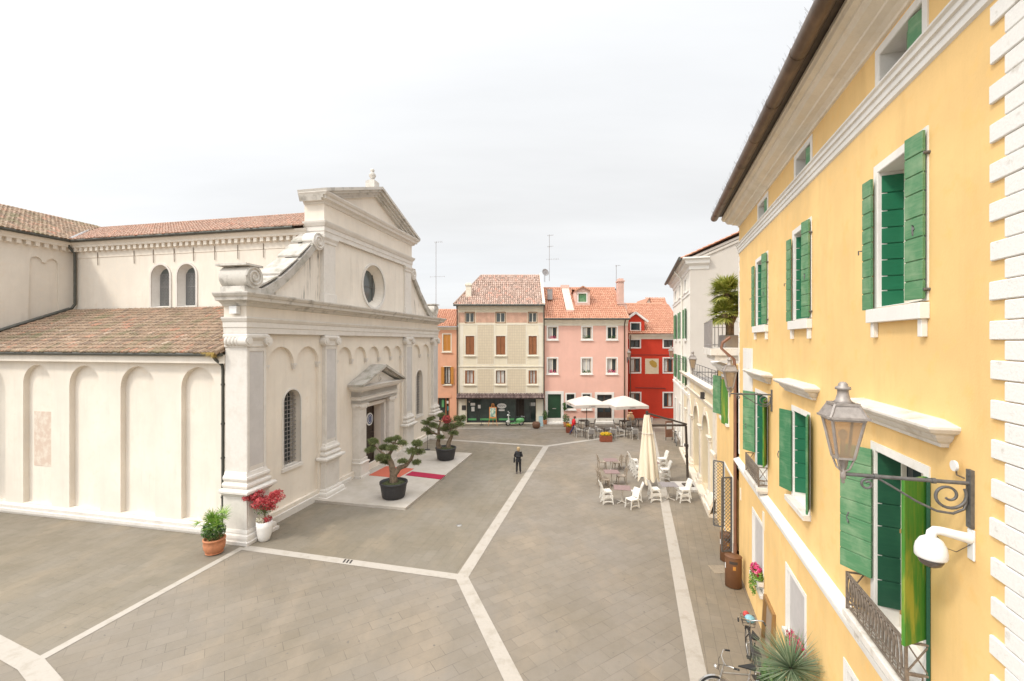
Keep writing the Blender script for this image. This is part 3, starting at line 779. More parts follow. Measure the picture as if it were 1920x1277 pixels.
# aisle roof
sl_ = math.hypot(5.45, 2.35)
m = MB(); e0 = Vector((-.45, 24, 7.5)); es = Vector((5.3, 0, 2.36))
tiles(m, e0, (0,-1,0), es, [(0,0),(23.1,0),(23.1,5.85),(7.1,5.85),(7.1,5.6),(0,3.0)], .205, .38, .082, 1.0)
m.build('aisle_roof', M['tile_old'], church)
m = MB(); m.box(-.3, 4.9, .86, 24, 7.1, 7.45); m.build('eaves_fill', M['church'], church)
m = MB(); m.tube([(-.62,.98,7.56),(4.8,.98,9.98)], .10, 10); m.build('verge_tile', M['tile_old'], church)
q = random.Random(2); m = MB()
for i in range(170):
    x = -.55+q.uniform(-.12,.16); y = 1.0+abs(q.gauss(0,.35)); L_ = q.uniform(.2,.75)*max(.15,1-y*.55)
    p = Vector((x, y, 7.55)); e = p + Vector((q.uniform(-.2,.05), q.uniform(-.12,.12), -L_))
    m.add([p+Vector((0,.012,0)), p-Vector((0,.012,0)), e], [(0,1,2)])
m.build('dry_weeds', M['straw'], church)
# clerestory
cw = []
CA = Frame(*CF.w(4.95)[:2], AC-R(90))
MC = Matrix(((0,1,0,4.95),(-1,0,0,0),(0,0,1,0),(0,0,0,1)))
u0 = CA.pix(282)[0]; u1 = CA.pix(322)[0]; u2 = CA.pix(331)[0]; u3 = CA.pix(371)[0]
m = MB(MC); hs = [arch(u0+.1, u1-.1, 9.95, CA.pix(300,497)[1], 14), arch(u2+.1, u3-.1, 9.95, CA.pix(351,495)[1], 14)]
m.plate(rect(-17.2, -.9, 9.3, 13.75), hs, 0); m.build('clerestory_wall', M['church'], church)
for h_, a, b in ((hs[0],u0+.1,u1-.1),(hs[1],u2+.1,u3-.1)):
    zt_ = max(p[1] for p in h_); m = MB(MC); o_ = arch(a-.1, b+.1, 9.9, zt_+.1, 14); m.ring(o_, h_, -.06, .04)
    inn = [( (p[0]-(a+b)/2)*.74+(a+b)/2, 10.03+(p[1]-9.95)*.90) for p in h_]
    for i in range(len(h_)):
        j = (i+1) % len(h_); m.quad((h_[i][0],0,h_[i][1]),(h_[j][0],0,h_[j][1]),(inn[j][0],.34,inn[j][1]),(inn[i][0],.34,inn[i][1]))
    wn = m.build('clerestory_window', M['church_stone'], church)
    m = MB(MC); m.plate(inn, (), .34); m.build('pane', M['glass_pale'], wn)
    m = MB(MC); z = 10.15; x0 = min(p[0] for p in inn); x1 = max(p[0] for p in inn); zi = max(p[1] for p in inn)
    while z < zi-.25:
        for i in range(5):
            xx = x0+(x1-x0)*(i+.5)/5; m.ring(circ(xx, z, .085, 8), circ(xx, z, .062, 8), .31, .325)
        z += .18
    m.box(x0, x1, .315, .33, (10.05+zi)/2-.02, (10.05+zi)/2+.02)
    m.build('lead_lattice', M['zinc'], wn)
m = MB(MC); k = -16.9
while k < -1.0:
    m.box(k, k+.2, -.24, 0, 13.28, 13.5); k += .40
m.sweep([(-16.9,0),(-.85,0)], [(0,12.9),(.03,12.92),(.03,13.25),(.06,13.28),(.06,13.48),(.28,13.5),(.3,13.62),(.38,13.72),(.4,13.8),(0,13.85)]); m.build('clerestory_cornice', M['church'], church)
m = MB(MC); m.tube([(-16.9,-.48,13.86),(-1.5,-.48,13.86)], .095, 10); m.build('nave_gutter', M['gutter'], church)
for px in (185,253,289,328,364,404,447,495):
    u = CA.pix(px)[0]; m = MB(MC); m.obox((u,-.06,13.2),(u+.01,-.05,12.45), .03, .02); m.build('tie_rod', M['rust_iron'], church)
m = MB(MC); uc = -16.6
m.tube([(uc,-.45,13.8),(uc,-.42,13.55),(uc+.05,-.16,13.2),(uc+.05,-.14,12.9),(uc+.05,-.14,10.2),(uc-.1,-.3,9.8)], .075, 10); m.build('nave_downpipe', M['gutter'], church)
m = MB(); tiles(m, (4.42,24,13.88), (0,-1,0), (5.45,0,2.35), [(0,0),(23.0,0),(23.0,5.95),(0,5.95)], .21, .38, .085, 1.0, seed=9)
m.quad((15.28,24,13.88),(15.28,.95,13.88),(9.87,.95,16.22),(9.87,24,16.22)); m.tube([(9.87,.95,16.24),(9.87,24,16.24)], .10, 8)
m.build('nave_roof', M['tile_nave'], church)
m = MB(); m.box(14.75, 15.0, .9, 24, 0, 13.8); m.box(4.98, 14.7, 23.8, 24, 0, 13.8); m.build('nave_wall', M['church'], church)
# transept
tb = 16.85
m = MB(); hs = []
zts = 12.25
sc = scallop(.9, 4.55, 8.0, 12.2, 2)
u0 = CF.pix(52, CY, -tb)[0]; u1 = CF.pix(112, CY, -tb)[0]
sc = scallop(u0, u1, 8.3, CF.pix(80,492,-tb)[1], 2)
m.plate(rect(-3, 4.95, 6.5, 13.75), [sc], tb); m.rim(sc, tb, tb+.1); m.plate(sc, (), tb+.1)
m.quad((-3,tb,0),(-3,28,0),(-3,28,13.8),(-3,tb,13.8)); m.build('transept_wall', M['church'], church)
m = MB(); k = -3
while k < 4.7: m.box(k, k+.2, tb-.24, tb, 13.28, 13.5); k += .40
m.sweep([(-3,tb),(4.6,tb)], [(0,13.2),(.03,13.25),(.06,13.48),(.28,13.5),(.3,13.62),(.38,13.72),(.4,13.8),(0,13.85)]); m.build('transept_cornice', M['church'], church)
m = MB(); m.tube([(-3.4,tb-.48,13.86),(4.45,tb-.48,13.86)], .095, 10); m.build('transept_gutter', M['gutter'], church)
m = MB(); tiles(m, (-3.5,tb-.53,13.88), (1,0,0), (0,5.9,2.5), [(0,0),(8.0,0),(13.6,6.4),(0,6.4)], .21, .38, .085, 1.0, seed=12); m.build('transept_roof', M['tile_old'], church)
m = MB(); m.tube([(4.5,tb-.45,13.95),(9.9,22.3,16.35)], .12, 8); m.build('valley', M['zinc'], church)
m = MB(); 
pts = []
m.tube([(-1.2,tb-.22,7.35),(4.6,tb-.22,9.9)], .10, 8); m.build('flashing', M['gutter'], church)

# platform, mats
plat = tag(MB().hprism([tuple(CF.w(a, n)[:2]) for a, n in ((4.1,0),(4.1,4.9),(14.6,4.9),(14.6,0))], 0, .12).build('entrance_platform', M['platform'], None, .015),
    'pale stone platform in front of the church door', 'platform')
def flat(name, pts, z0, z1, mat, label, cat):
    return tag(MB().hprism([tuple(CF.w(a, -b)[:2]) for a, b in pts], z0, z1).build(name, mat), label, cat)
flat('door_mat', [(8.35,-.52),(8.2,-2.45),(10.15,-2.55),(10.3,-.6)], .12, .135, M['mat_red'], 'salmon red square mat before the church door', 'mat')
flat('carpet_runner', [(8.8,-2.62),(8.5,-4.92),(9.28,-4.95),(9.58,-2.7)], .12, .14, M['mat_crimson'], 'narrow crimson carpet runner crossing the stone platform', 'carpet')
# ------------------------------------------------------------------ yellow house on the right
AY = math.atan2(-.9537, -.3010)
YO = Vector((7.90, 15.4)); YF = Frame(YO.x, YO.y, AY)
yh = thing('yellow_house', 'big yellow house with green shutters, white string courses and white corner quoins', 'house', (YO.x, YO.y, 0), AY)
UW = 13.1
def yu(px, n=0): return YF.pix(px, CY, n)[0]
yholes = []; ywins = []
for (xa, xb) in ((1643,1741.7),(1490,1524),(1421,1441)):            # attic
    a, b = yu(xa)+.1, yu(xb)-.1; ywins.append(('attic', a, b, 11.345, 11.82)); 
for (xa, xb) in ((1641,1739),(1487,1521.5),(1417.5,1440)):
    a, b = yu(xa)+.09, yu(xb)-.07; ywins.append(('upper', a, b, 8.45, 10.27))
for i, (xa, xb) in enumerate(((1634,1747),(1485,1520.5),(1416.5,1440))):
    a, b = yu(xa)+.11, yu(xb)-.12; ywins.append(('balcony' if i != 1 else 'first', a, b, 4.17 if i != 1 else 4.68, 6.53))
for (xa, xb, z0) in ((1473.8,1512.8,1.55),(1411,1432.5,1.10),(1583,1660,1.3)):
    ywins.append(('ground', yu(xa)+.1, yu(xb)-.1, z0, 2.92))
yholes = [rect(a, b, z0, z1) for _, a, b, z0, z1 in ywins]
m = MB(); m.plate(rect(0, UW, 0, 12.6), yholes, 0)
for h_ in yholes: m.rim(h_, 0, .34)
m.quad((0,0,0),(0,9,0),(0,9,12.6),(0,0,12.6)); m.quad((UW,0,0),(UW,9,0),(UW,9,12.6),(UW,0,12.6)); m.quad((0,9,0),(UW,9,0),(UW,9,12.6),(0,9,12.6))
m.build('wall', M['yellow'], yh)
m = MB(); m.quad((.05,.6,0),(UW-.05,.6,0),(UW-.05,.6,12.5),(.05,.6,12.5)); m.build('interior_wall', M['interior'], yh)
def boards(w_, h_, n=7, t=.035, vert=False):
    """shutter leaf: hinge at x=0, boards with open joints on a backing"""
    m = MB(); m.box(0, w_, .014, t-.012, .002, h_-.002); q = random.Random(int(w_*997+h_*31))
    zs = [0]
    for i in range(n): zs.append(zs[-1] + q.uniform(.85,1.15))
    zs = [z/zs[-1]*h_ for z in zs]
    for i in range(n): m.box(0, w_, 0, t, zs[i]+(.007 if i else 0), zs[i+1]-(.007 if i < n-1 else 0))
    return m
def leaf(parent, hinge, ang, w_, h_, mat, n=7, battens=False):
    m = boards(w_, h_, n); o = m.build('shutter', mat, parent, .004)
    o.location = hinge; o.rotation_euler = (0, 0, ang)
    return o
def latch(m, p, s=1):
    m.tube([(p[0],p[1],p[2]),(p[0]-.02,p[1]-.04,p[2]),(p[0]-.05,p[1]-.05,p[2]+.01),(p[0]-.05,p[1]-.05,p[2]-.05)], .008, 5)
for (kind, a, b, z0, z1) in ywins:
    near = a > 8 and True
    w_ = b-a; m = MB(); ft = .10
    fz0 = z0 if kind in ('attic','balcony') else z0-.0
    m.ring([(a-ft,fz0-.001),(b+ft,fz0-.001),(b+ft,z1+ft),(a-ft,z1+ft)], [(a+.002,fz0),(b-.002,fz0),(b-.002,z1-.002),(a+.002,z1-.002)], -.015, .004)
    for (x0, x1, q0, q1) in ((a,a+.012,z0,z1),(b-.012,b,z0,z1)): m.box(x0+.001, x1-.001, -.012, .30, q0, q1)
    m.box(a+.012, b-.012, -.012, .30, z1-.012, z1-.001); m.box(a+.012, b-.012, .0, .30, z0+.001, z0+.012)
    wn = m.build('window', M['white'], yh, .004)
    if kind == 'attic':
        m = MB(); m.box(a+.05, b-.05, .335, .345, z0, z1); m.build('pane', M['glass'], wn)
        wl = w_*.27
        leaf(wn, (b-.02, .07, z0+.02), R(180+12), wl, z1-z0-.06, M['green_pale'], 1)
        leaf(wn, (b-.02-wl, .05, z0+.02), R(180-16), wl*.9, z1-z0-.06, M['green_pale'], 1)
        leaf(wn, (b-.012, .02+.1, z0+.02), R(95), .2, z1-z0-.06, M['green'], 1)
    else:
        m = MB(); cx = (a+b)/2
        for x0, x1 in ((a+.012,a+.09),(cx-.05,cx+.05),(b-.09,b-.012)): m.box(x0, x1, .26, .31, z0+.01, z1-.01)
        for q0, q1 in ((z0+.012,z0+.10),((z0+z1)/2,(z0+z1)/2+.05),(z1-.1,z1-.012)): m.box(a+.09, b-.09, .262, .308, q0, q1)
        if kind != 'ground':
            m.build('casement', M['cream_pale'], wn)
            m = MB(); m.box(a+.02, b-.02, .318, .322, z0+.02, z1-.02); m.build('pane', M['glass'], wn)
    if kind == 'upper':
        hh = z1-z0-.02; pw = w_*.25
        leaf(wn, (a+.016, .03, z0+.01), R(82), .24, hh-.05, M['green_shaded'], 8)
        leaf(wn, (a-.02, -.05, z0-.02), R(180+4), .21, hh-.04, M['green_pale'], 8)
        leaf(wn, (b+.11, -.035, z0+.02), R(180+9), .27, hh+.05, M['green_pale'], 8)
        for zz in (z0+.12, z1-.2):
            m = MB(); m.tube([(a-.23,-.03,zz),(a-.28,-.06,zz)], .012, 6); m.build('shutter_stay', M['iron'], wn)
            m = MB(); m.tube([(b+.115,-.06,zz),(b+.115,0,zz)], .018, 6); m.build('hinge', M['iron'], wn)
        m = MB(); latch(m, (a-.23,-.07,(z0+z1)/2-.1)); m.build('latch', M['iron'], wn); m = MB(); m.tube([(b-.02,-.075,z0+.72),(b-.02,-.09,z0+.76),(b-.02,-.09,z0+.86),(b-.0,-.09,z0+.80)], .012, 6)
        m.build('handle', M['iron'], wn)
        m = MB(); m.box(a-.12, b+.12, -.10, .0, z0-.2, z0-.02); m.box(a-.08, a+.0, -.06, 0, z0-.40, z0-.2); m.box(b-.0, b+.08, -.06, 0, z0-.40, z0-.2)
        m.build('sill', M['white'], wn, .006)
    if kind in ('first', 'balcony'):
        zb = z0+.1 if kind == 'first' else 4.77
        hh = z1-zb-.02; matf = M['green_pale'] if kind == 'balcony' else M['green']
        near_b = kind == 'balcony' and a > 8
        leaf(wn, (a+.016, .02, zb - (.35 if kind == 'balcony' else 0)), R(80), .27, hh + (.33 if kind == 'balcony' else 0), M['green_dark'] if near_b else M['green_shaded'], 6)
        if kind == 'balcony': leaf(wn, (a-.0, -.03, zb), R(180+35), .42, hh+.02, matf, 7)
        else:
            leaf(wn, (a-.0, -.03, zb), R(180+22), .36, hh, M['green'], 1)
        if near_b:
            o = leaf(wn, (b+.03, -.03, zb-.05), R(-54), .37, hh+.05, M['green_peel'], 1)
            m = MB()
            for zz in (.32, 1.2): m.box(.03, .36, -.02, .0, zz, zz+.04)
            bt = m.build('batten', M['wood_edge'], wn); bt.location = o.location; bt.rotation_euler = o.rotation_euler
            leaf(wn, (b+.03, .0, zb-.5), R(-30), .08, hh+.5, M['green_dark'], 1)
        elif kind == 'balcony': leaf(wn, (b+.02, -.03, zb), R(-22), .42, hh, M['green_peel'], 1)
        else: leaf(wn, (b+.02, -.03, zb), R(-20), .42, hh+.08, M['green'], 1)
        m = MB(); m.tube([(a-.22,-.20,zb+.8),(a-.22,-.23,zb+.8),(a-.25,-.24,zb+.72),(a-.2,-.24,zb+.66)], .010, 6)
        m.build('latch', M['iron'], wn); m = MB(); m.tube([(b-.12,.25,5.5),(b-.12,.21,5.5),(b-.12,.21,5.62)], .014, 6); m.build('handle', M['iron'], wn)
        m = MB(); h0, h1 = a-.36, b+.36
        pth = [(h0,.0),(h0,-.02),(h1,-.02),(h1,.0)]
        m.sweep(pth, [(-.01,6.90),(.05,6.91),(.06,6.95),(.10,6.98),(.13,7.02),(.14,7.05),(.21,7.08),(.24,7.12),(.24,7.15),(-.02,7.19)])
        m.build('window_hood', M['sillstone'], yh, .006)
        if kind == 'first':
            m = MB(); m.box(a-.14, b+.14, -.14, .1, z0-.12, z0-.005); m.build('sill', M['sillstone'], wn, .008)
        else:
            s0, s1 = a-.30, b+.10
            m = MB(); m.box(s0-.03, s1+.05, -.27, 0, 4.05, 4.16); m.box(s0+.0, s1+.02, -.22, 0, 4.0, 4.05)
            for xx in (s0+.12, s1-.22): m.prism([(xx,4.0),(xx+.12,4.0),(xx+.12,3.84),(xx,3.84)], -.18, 0)
            bal = m.build('balcony', M['sillstone'], yh, .008)
            m = MB(); ny = -.22
            for zz in (4.68, 4.34, 4.22): 
                m.obox((s0,ny,zz),(s1,ny,zz), .022, .022)
                for xx in (s0, s1): m.obox((xx,ny,zz),(xx,-.01,zz), .022, .022)
            for xx in (s0, s1):
                m.box(xx-.013, xx+.013, ny-.013, ny+.013, 4.16, 4.69)
                m.obox((xx,ny,4.34),(xx,-.01,4.68), .014, .014); m.obox((xx,ny,4.68),(xx,-.01,4.34), .014, .014)
            nA_ = 9; st = (s1-s0)/nA_
            for i in range(nA_):
                c_ = s0+st*(i+.5)
                for off in (0, st/2):
                    if c_+off+st*.55 > s1: continue
                    m.tube([(c_+off+st*.5*math.cos(t*math.pi/8), ny, 4.36+.30*math.sin(t*math.pi/8)) for t in range(9)], .013, 5)
                m.obox((s0+st*i,ny,4.22),(s0+st*i,ny,4.34), .012, .012)
                m.obox((s0+st*(i+.2),ny,4.28),(s0+st*(i+.8),ny,4.28), .010, .010); m.obox((s0+st*(i+.35),ny,4.25),(s0+st*(i+.35),ny,4.31), .01, .01)
            for xx in (s1,):      # little meander at the end panel
                pts = [(-.03,4.2),(-.2,4.2),(-.2,4.32),(-.07,4.32),(-.07,4.25),(-.15,4.25)]
                for p0, p1 in zip(pts, pts[1:]): m.obox((xx,p0[0],p0[1]),(xx,p1[0],p1[1]), .013, .013)
            m.build('railing', M['rust_iron'], bal)
    if kind == 'ground':
        m = MB(); m.box(a+.012, b-.012, .05, .07, z0, z1-.012); m.build('blind', M['wicket_grey'], wn)
        m = MB(); m.box(a-.1, b+.1, -.09, .1, z0-.1, z0); m.build('sill', M['sillstone'], wn, .006)
# string courses, cornice, quoins
m = MB(); m.sweep([(-.03,0),(UW,0)], [(0,11.03),(.03,11.05),(.03,11.13),(.05,11.14),(.05,11.22),(.08,11.23),(.08,11.29),(.11,11.31),(.11,11.335),(0,11.342)]); m.build('upper_string_course', M['white'], yh)
m = MB(); m.sweep([(-.05,0),(UW,0)], [(0,3.56),(.03,3.58),(.03,3.66),(.05,3.68),(.05,3.76),(.11,3.80),(.17,3.85),(.17,3.90),(0,3.97)]); m.build('lower_string_course', M['white'], yh)
m = MB(); m.sweep([(0,.5),(0,0),(UW,0)], [(0,11.96),(.035,11.97),(.035,12.02),(.07,12.04),(.10,12.06),(.19,12.09),(.20,12.12),(.33,12.17),(.36,12.22),(.38,12.24),(.38,12.28),(.46,12.31),(.48,12.36),(.5,12.38),(.5,12.44),(.1,12.5),(0,12.5)]); m.build('cornice', M['cornice'], yh)
m = MB(); m.box(-.35, UW+.3, -.72, 0, 12.46, 12.50); m.build('eaves_board', M['dark_wood'], yh)
m = MB(); e0 = Vector((-.4,-.60,12.56)); tiles(m, e0, (1,0,0), (0,5,2.0), [(0,0),(UW+.7,0),(UW+.7,5.3),(0,5.3)], .21, .38, .085, 1, seed=21); m.build('roof', M['tile_old'], yh)
m = MB(); m.tube([(-.42,-.74,12.45),(UW+.3,-.74,12.45)], .125, 14)
for k in range(9): m.tube([(.2+k*1.5,-.74,12.45),(.24+k*1.5,-.74,12.45)], .132, 12)
m.build('gutter', M['copper'], yh)
q = random.Random(5); m = MB()
for k in range(330):
    x = -.3+k*.04; p = Vector((x, -.80+q.uniform(-.02,.02), 12.5)); m.tube([p, p+Vector((q.uniform(-.03,.03), q.uniform(-.09,.03), .13))], .0016, 3, caps=False)
sp = m.build('bird_spikes', M['iron'], yh); sp['kind'] = 'stuff'
zq = 7.66; k = 0; zz = zq - .349*24
m = MB(); i = 0; qz = []
while zz < 11.95:
    if not (11.0 < zz+.17 and zz < 11.36) and not (zz < 3.97 and zz+.17 > 3.54) and zz > 0.0:
        j = rnd.uniform(-.012,.012)
        m.box(12.02+j, UW+.03, -.028, .02, zz+.004, zz+.171)
        m.box(12.185, UW+.03, -.024, .02, zz+.179, zz+.345)
    zz += .349
    if (10.85 < zz < 11.2 or 3.4 < zz < 3.75) and m.v: m.build('quoins', M['white_pit'], yh, .008); m = MB()
m.build('quoins', M['white_pit'], yh, .008)
m = MB(); zz = 4.1
while zz < 10.9:
    m.box(-.012, .14 if int(zz/.175) % 2 else .08, -.02, .3, zz, zz+.17); zz += .175
m.build('corner_quoins', M['white'], yh, .004)
u0, z0 = YF.pix(1395,660); u1, z1 = YF.pix(1412,742)
m = MB(); m.box(u0, u1, -.03, .0, 6.35, 7.78); m.box(u0+.1, u1-.1, -.034, -.028, 6.45, 7.7); m.build('wall_plaque', M['white'], yh, .006)
m = MB(); u0 = .30
m.box(u0, u0+.1, -.03, 0, 2.6, 3.0); m.build('meter_box', M['cream_pale'], yh); m = MB(); m.box(u0+3.2, u0+3.35, -.025, 0, 3.05-.15, 3.38); m.build('meter_box', M['cream_pale'], yh)
# downpipe at the far corner
m = MB(); m.tube([(-.20,-.25,8.15),(-.2,-.5,7.95),(-.15,-.55,7.75),(-.12,-.14,7.35),(-.12,-.10,7.0),(-.12,-.10,.9)], .055, 10)
m.tube([(-.12,-.10,.9),(-.12,-.10,.02)], .068, 10); m.build('downpipe', M['pipe_brown'], yh)

# ------------------------------------------------------------------ low yellow house with terrace
AL = math.atan2(-.9655, -.2605)              # street line beyond the corner
LO = Vector((9.27, 20.0)); LFa = Frame(LO.x, LO.y, math.atan2(LO.y*-1+15.55, 7.78-LO.x))
LA = LFa.a; LL = (Vector((7.78,15.55))-LO).length
lh = thing('terrace_house', 'low yellow house between the big yellow house and the arcade, with a roof terrace', 'house', (LO.x, LO.y, 0), LA)
wz = (4.95, 6.55); uA = LFa.pix(1351)[0]; 
da, db = LFa.pix(1359)[0], LFa.pix(1374)[0]
wa, wb = LFa.pix(1353.5)[0], LFa.pix(1366.5)[0]
hs = [rect(wa,wb,*wz), rect(da,db,.6,3.1)]
m = MB(); m.plate(rect(0,LL,0,7.0), hs, 0)
for h_ in hs: m.rim(h_, 0, .3)
m.quad((0,0,0),(0,7,0),(0,7,7),(0,0,7)); m.quad((0,.0,7),(LL,.0,7),(LL,7,7),(0,7,7)); m.build('wall', M['yellow'], lh)
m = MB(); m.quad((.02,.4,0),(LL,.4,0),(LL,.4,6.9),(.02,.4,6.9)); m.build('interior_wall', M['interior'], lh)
m = MB(); a, b = wa, wb; m.ring(rect(a-.1,b+.1,wz[0]-.05,wz[1]+.1), rect(a,b,*wz), -.02, .01); m.box(a-.12,b+.12,-.1,0,wz[0]-.15,wz[0]-.05)
wn = m.build('window', M['white'], lh); m = MB(); m.box(a,b,.28,.3,*wz); m.build('pane', M['glass'], wn)
leaf(wn, (a-.02,-.03,wz[0]), R(180+25), .55, wz[1]-wz[0], M['green_pale'], 7)
leaf(wn, (b+.0,-.03,wz[0]-.12), R(-168), .62, wz[1]-wz[0]+.1, M['green_peel'], 1)
m = MB(); m.sweep([(-.02,0),(LL,0)], [(0,6.72),(.04,6.74),(.06,6.84),(.2,6.9),(.22,6.98),(.28,7.04),(.28,7.1),(0,7.12)]); m.build('cornice', M['white'], lh)
m = MB(); a, b = da, db; m.ring(rect(a-.10,b+.10,.5,3.2), rect(a,b,.6,3.1), -.02, .01); dn = m.build('doorway', M['white'], lh)
m = MB(); m.box(a,b,.25,.28,.6,3.1); m.build('door', M['dark_wood'], dn)
def grille(w_, h_):
    m = MB()
    for p0, p1 in (((0,0),(w_,0)),((0,h_),(w_,h_)),((0,0),(0,h_)),((w_,0),(w_,h_))): m.obox((p0[0],0,p0[1]),(p1[0],0,p1[1]), .045, .045)
    s = .13; k = -h_
    while k < w_:
        for sg in (1, -1):
            pts = []
            x0, x1 = max(0,k), min(w_, k+h_)
            if x1 > x0+.02:
                z0, z1 = (x0-k, x1-k) if sg == 1 else (h_-(x0-k), h_-(x1-k))
                m.obox((x0,0,z0),(x1,0,z1), .012, .012)
        k += s
    return m
for (hx, ang) in ((a-.02, R(180+70)), (b+.02, R(-62))):
    o = grille(.36, 2.6).build('iron_grille', M['iron'], dn); o.location = (hx,-.05,.58); o.rotation_euler = (0,0,ang)
# terrace balcony with railing
m = MB(); pts = [(LL+.0,.2),(LL,-.75)] + [(1.9+.85*0-.95*math.sin(t)+.0, .2-.95*math.cos(t)) for t in [R(x) for x in range(0, 91, 10)]]
m.hprism(pts, 7.5, 7.75); m.hprism([(p[0]*.96+.12, min(p[1]+.15,.2)) for p in pts], 7.32, 7.5)
bal = m.build('terrace_balcony', M['sillstone'], lh, .02)
pr_ = [Vector((p[0], p[1]+.06)) for p in pts[1:]]
m = MB()
rail = []
for p0, p1 in zip(pr_, pr_[1:]):
    n_ = max(1, int((p1-p0).length/.11))
    for i in range(n_): rail.append(p0.lerp(p1, i/n_))
for p in rail: m.box(p.x-.016, p.x+.016, p.y-.016, p.y+.016, 7.75, 8.75)
for z in (7.85, 8.75): m.tube([(p.x,p.y,z) for p in pr_], .024, 6)
for z in (8.6,): m.tube([(p.x,p.y,z) for p in pr_], .014, 6)
m.build('railing', M['zinc'], bal)
m = MB(); m.box(.0, LL, 3.6, 7, 7, 9.6); m.build('terrace_room', M['cream_pale'], lh)

# ------------------------------------------------------------------ arcade
AO = Vector((12.73, 32.8)); AD = (Vector((9.27,20.0))-AO); AA = math.atan2(AD.y, AD.x); AL_ = AD.length
RF = Frame(AO.x, AO.y, AA)
ar = thing('arcade', 'cream one-storey arcade with three round arches and a roof terrace', 'arcade', (AO.x, AO.y, 0), AA)
cs = [RF.pix(x)[0] for x in (1292.2,1305.8,1323.5)]; rr = 1.0; zs = 3.2
hs = []
for c_ in cs: hs.append([(c_-rr,.35),(c_+rr,.35)] + [(c_+rr*math.cos(math.pi*i/16), zs+rr*math.sin(math.pi*i/16)) for i in range(17)])
m = MB(); m.plate(rect(0,AL_,0,5.7), hs, 0)
for h_ in hs: m.rim(h_, 0, .55)
m.quad((0,0,0),(0,1,0),(0,1,5.7),(0,0,5.7)); m.quad((AL_,0,0),(AL_,3,0),(AL_,3,5.7),(AL_,0,5.7))
m.build('arcade_wall', M['arcade'], ar)
m = MB(); m.quad((.1,2.6,0),(AL_,2.6,0),(AL_,2.6,5.6),(.1,2.6,5.6)); m.build('porch_wall', M['arcade'], ar)
m = MB(); m.box(0,AL_-.01,.02,4,5.55,5.68); m.build('terrace', M['zinc'], ar)
for c_ in cs:
    m = MB()
    n0 = [(c_+(rr+.2)*math.cos(math.pi*i/16), zs+(rr+.2)*math.sin(math.pi*i/16)) for i in range(17)]; n1 = [(c_+rr*math.cos(math.pi*i/16), zs+rr*math.sin(math.pi*i/16)) for i in range(17)]
    for i in range(16): m.prism([n0[i],n0[i+1],n1[i+1],n1[i]], -.05, .02)
    m.box(c_-.12, c_+.12, -.1, .02, zs+rr-.04, zs+rr+.36); m.build('archivolt', M['arcade_stone'], ar)
gaps = [cs[0]-rr-.3] + [(cs[i]+cs[i+1])/2 for i in (0,1)] + [cs[2]+rr+.35]
for c_ in gaps:
    m = MB(); hw_ = .28
    m.box(c_-hw_, c_+hw_, -.07, .5, .35, 3.1); m.sweep([(c_-hw_,.5),(c_-hw_,-.07),(c_+hw_,-.07),(c_+hw_,.5)], [(0,3.08),(.05,3.1),(.05,3.18),(.1,3.26),(.1,3.33),(0,3.35)])
    m.sweep([(c_-hw_,.5),(c_-hw_,-.07),(c_+hw_,-.07),(c_+hw_,.5)], [(0,.62),(.05,.6),(.09,.5),(.09,.38),(.16,.36),(.16,0)]); m.box(c_-hw_-.1,c_+hw_+.1,-.16,.5,.0,.36)
    m.hprism([(c_-hw_-.1,.5),(c_-hw_-.1,-.17),(c_+hw_+.1,-.17),(c_+hw_+.1,.5)], 3.27, 3.34)
    m.build('pier', M['arcade_stone'], ar, .008)
m = MB(); c_ = AL_-.55; m.box(c_-.32, c_+.5, -.05, 0, .3, 4.75); m.sweep([(c_-.34,0),(c_-.34,-.06),(AL_,-.06)], [(0,2.65),(.05,2.68),(.1,2.78),(.1,2.86),(0,2.9)]); m.sweep([(c_-.34,0),(c_-.34,-.06),(AL_,-.06)], [(0,.9),(.08,.86),(.2,.6),(.24,.5),(.24,.35),(.3,.33),(.3,0)]); m.build('end_pilaster', M['arcade_stone'], ar)
m = MB(); m.sweep([(0,.6),(0,0),(AL_+.02,0)], [(0,4.72),(.04,4.74),(.05,4.82),(.1,4.88),(.1,4.92),(0,4.95)]); m.sweep([(0,.6),(0,0),(AL_+.02,0)], [(0,5.42),(.05,5.44),(.08,5.54),(.22,5.60),(.25,5.70),(.3,5.76),(.3,5.82),(0,5.86)]); m.build('cornice', M['arcade_stone'], ar)
for c_ in (cs[0]+.5, (cs[0]+cs[1])/2+1, cs[2]-.4):
    m = MB(); m.ring(rect(c_-.26,c_+.26,5.02,5.34), rect(c_-.19,c_+.19,5.08,5.28), -.02, .01); m.box(c_-.19,c_+.19,-.003,.0,5.08,5.28); m.build('vent_opening', M['arcade_stone'], ar)
m = MB(); m.box(0, AL_, -.35, 1.0, -.05, .15); m.build('step', M['arcade_stone'], ar)
m = MB()
for k in range(12):
    x = 2.0+k*(AL_-2.1)/11; m.box(x-.012, x+.012, .1, .124, 5.8, 6.6)
for z in (5.95, 6.6): m.obox((2.0,.11,z),(AL_-.1,.11,z), .025, .025)
m.build('terrace_railing', M['iron'], ar)
m = MB(); p = RF.pix(1321, 726); m.box(p[0]-.1,p[0]+.1,-.2,0,4.95,5.3); m.build('spotlight', M['dark_metal'], ar)

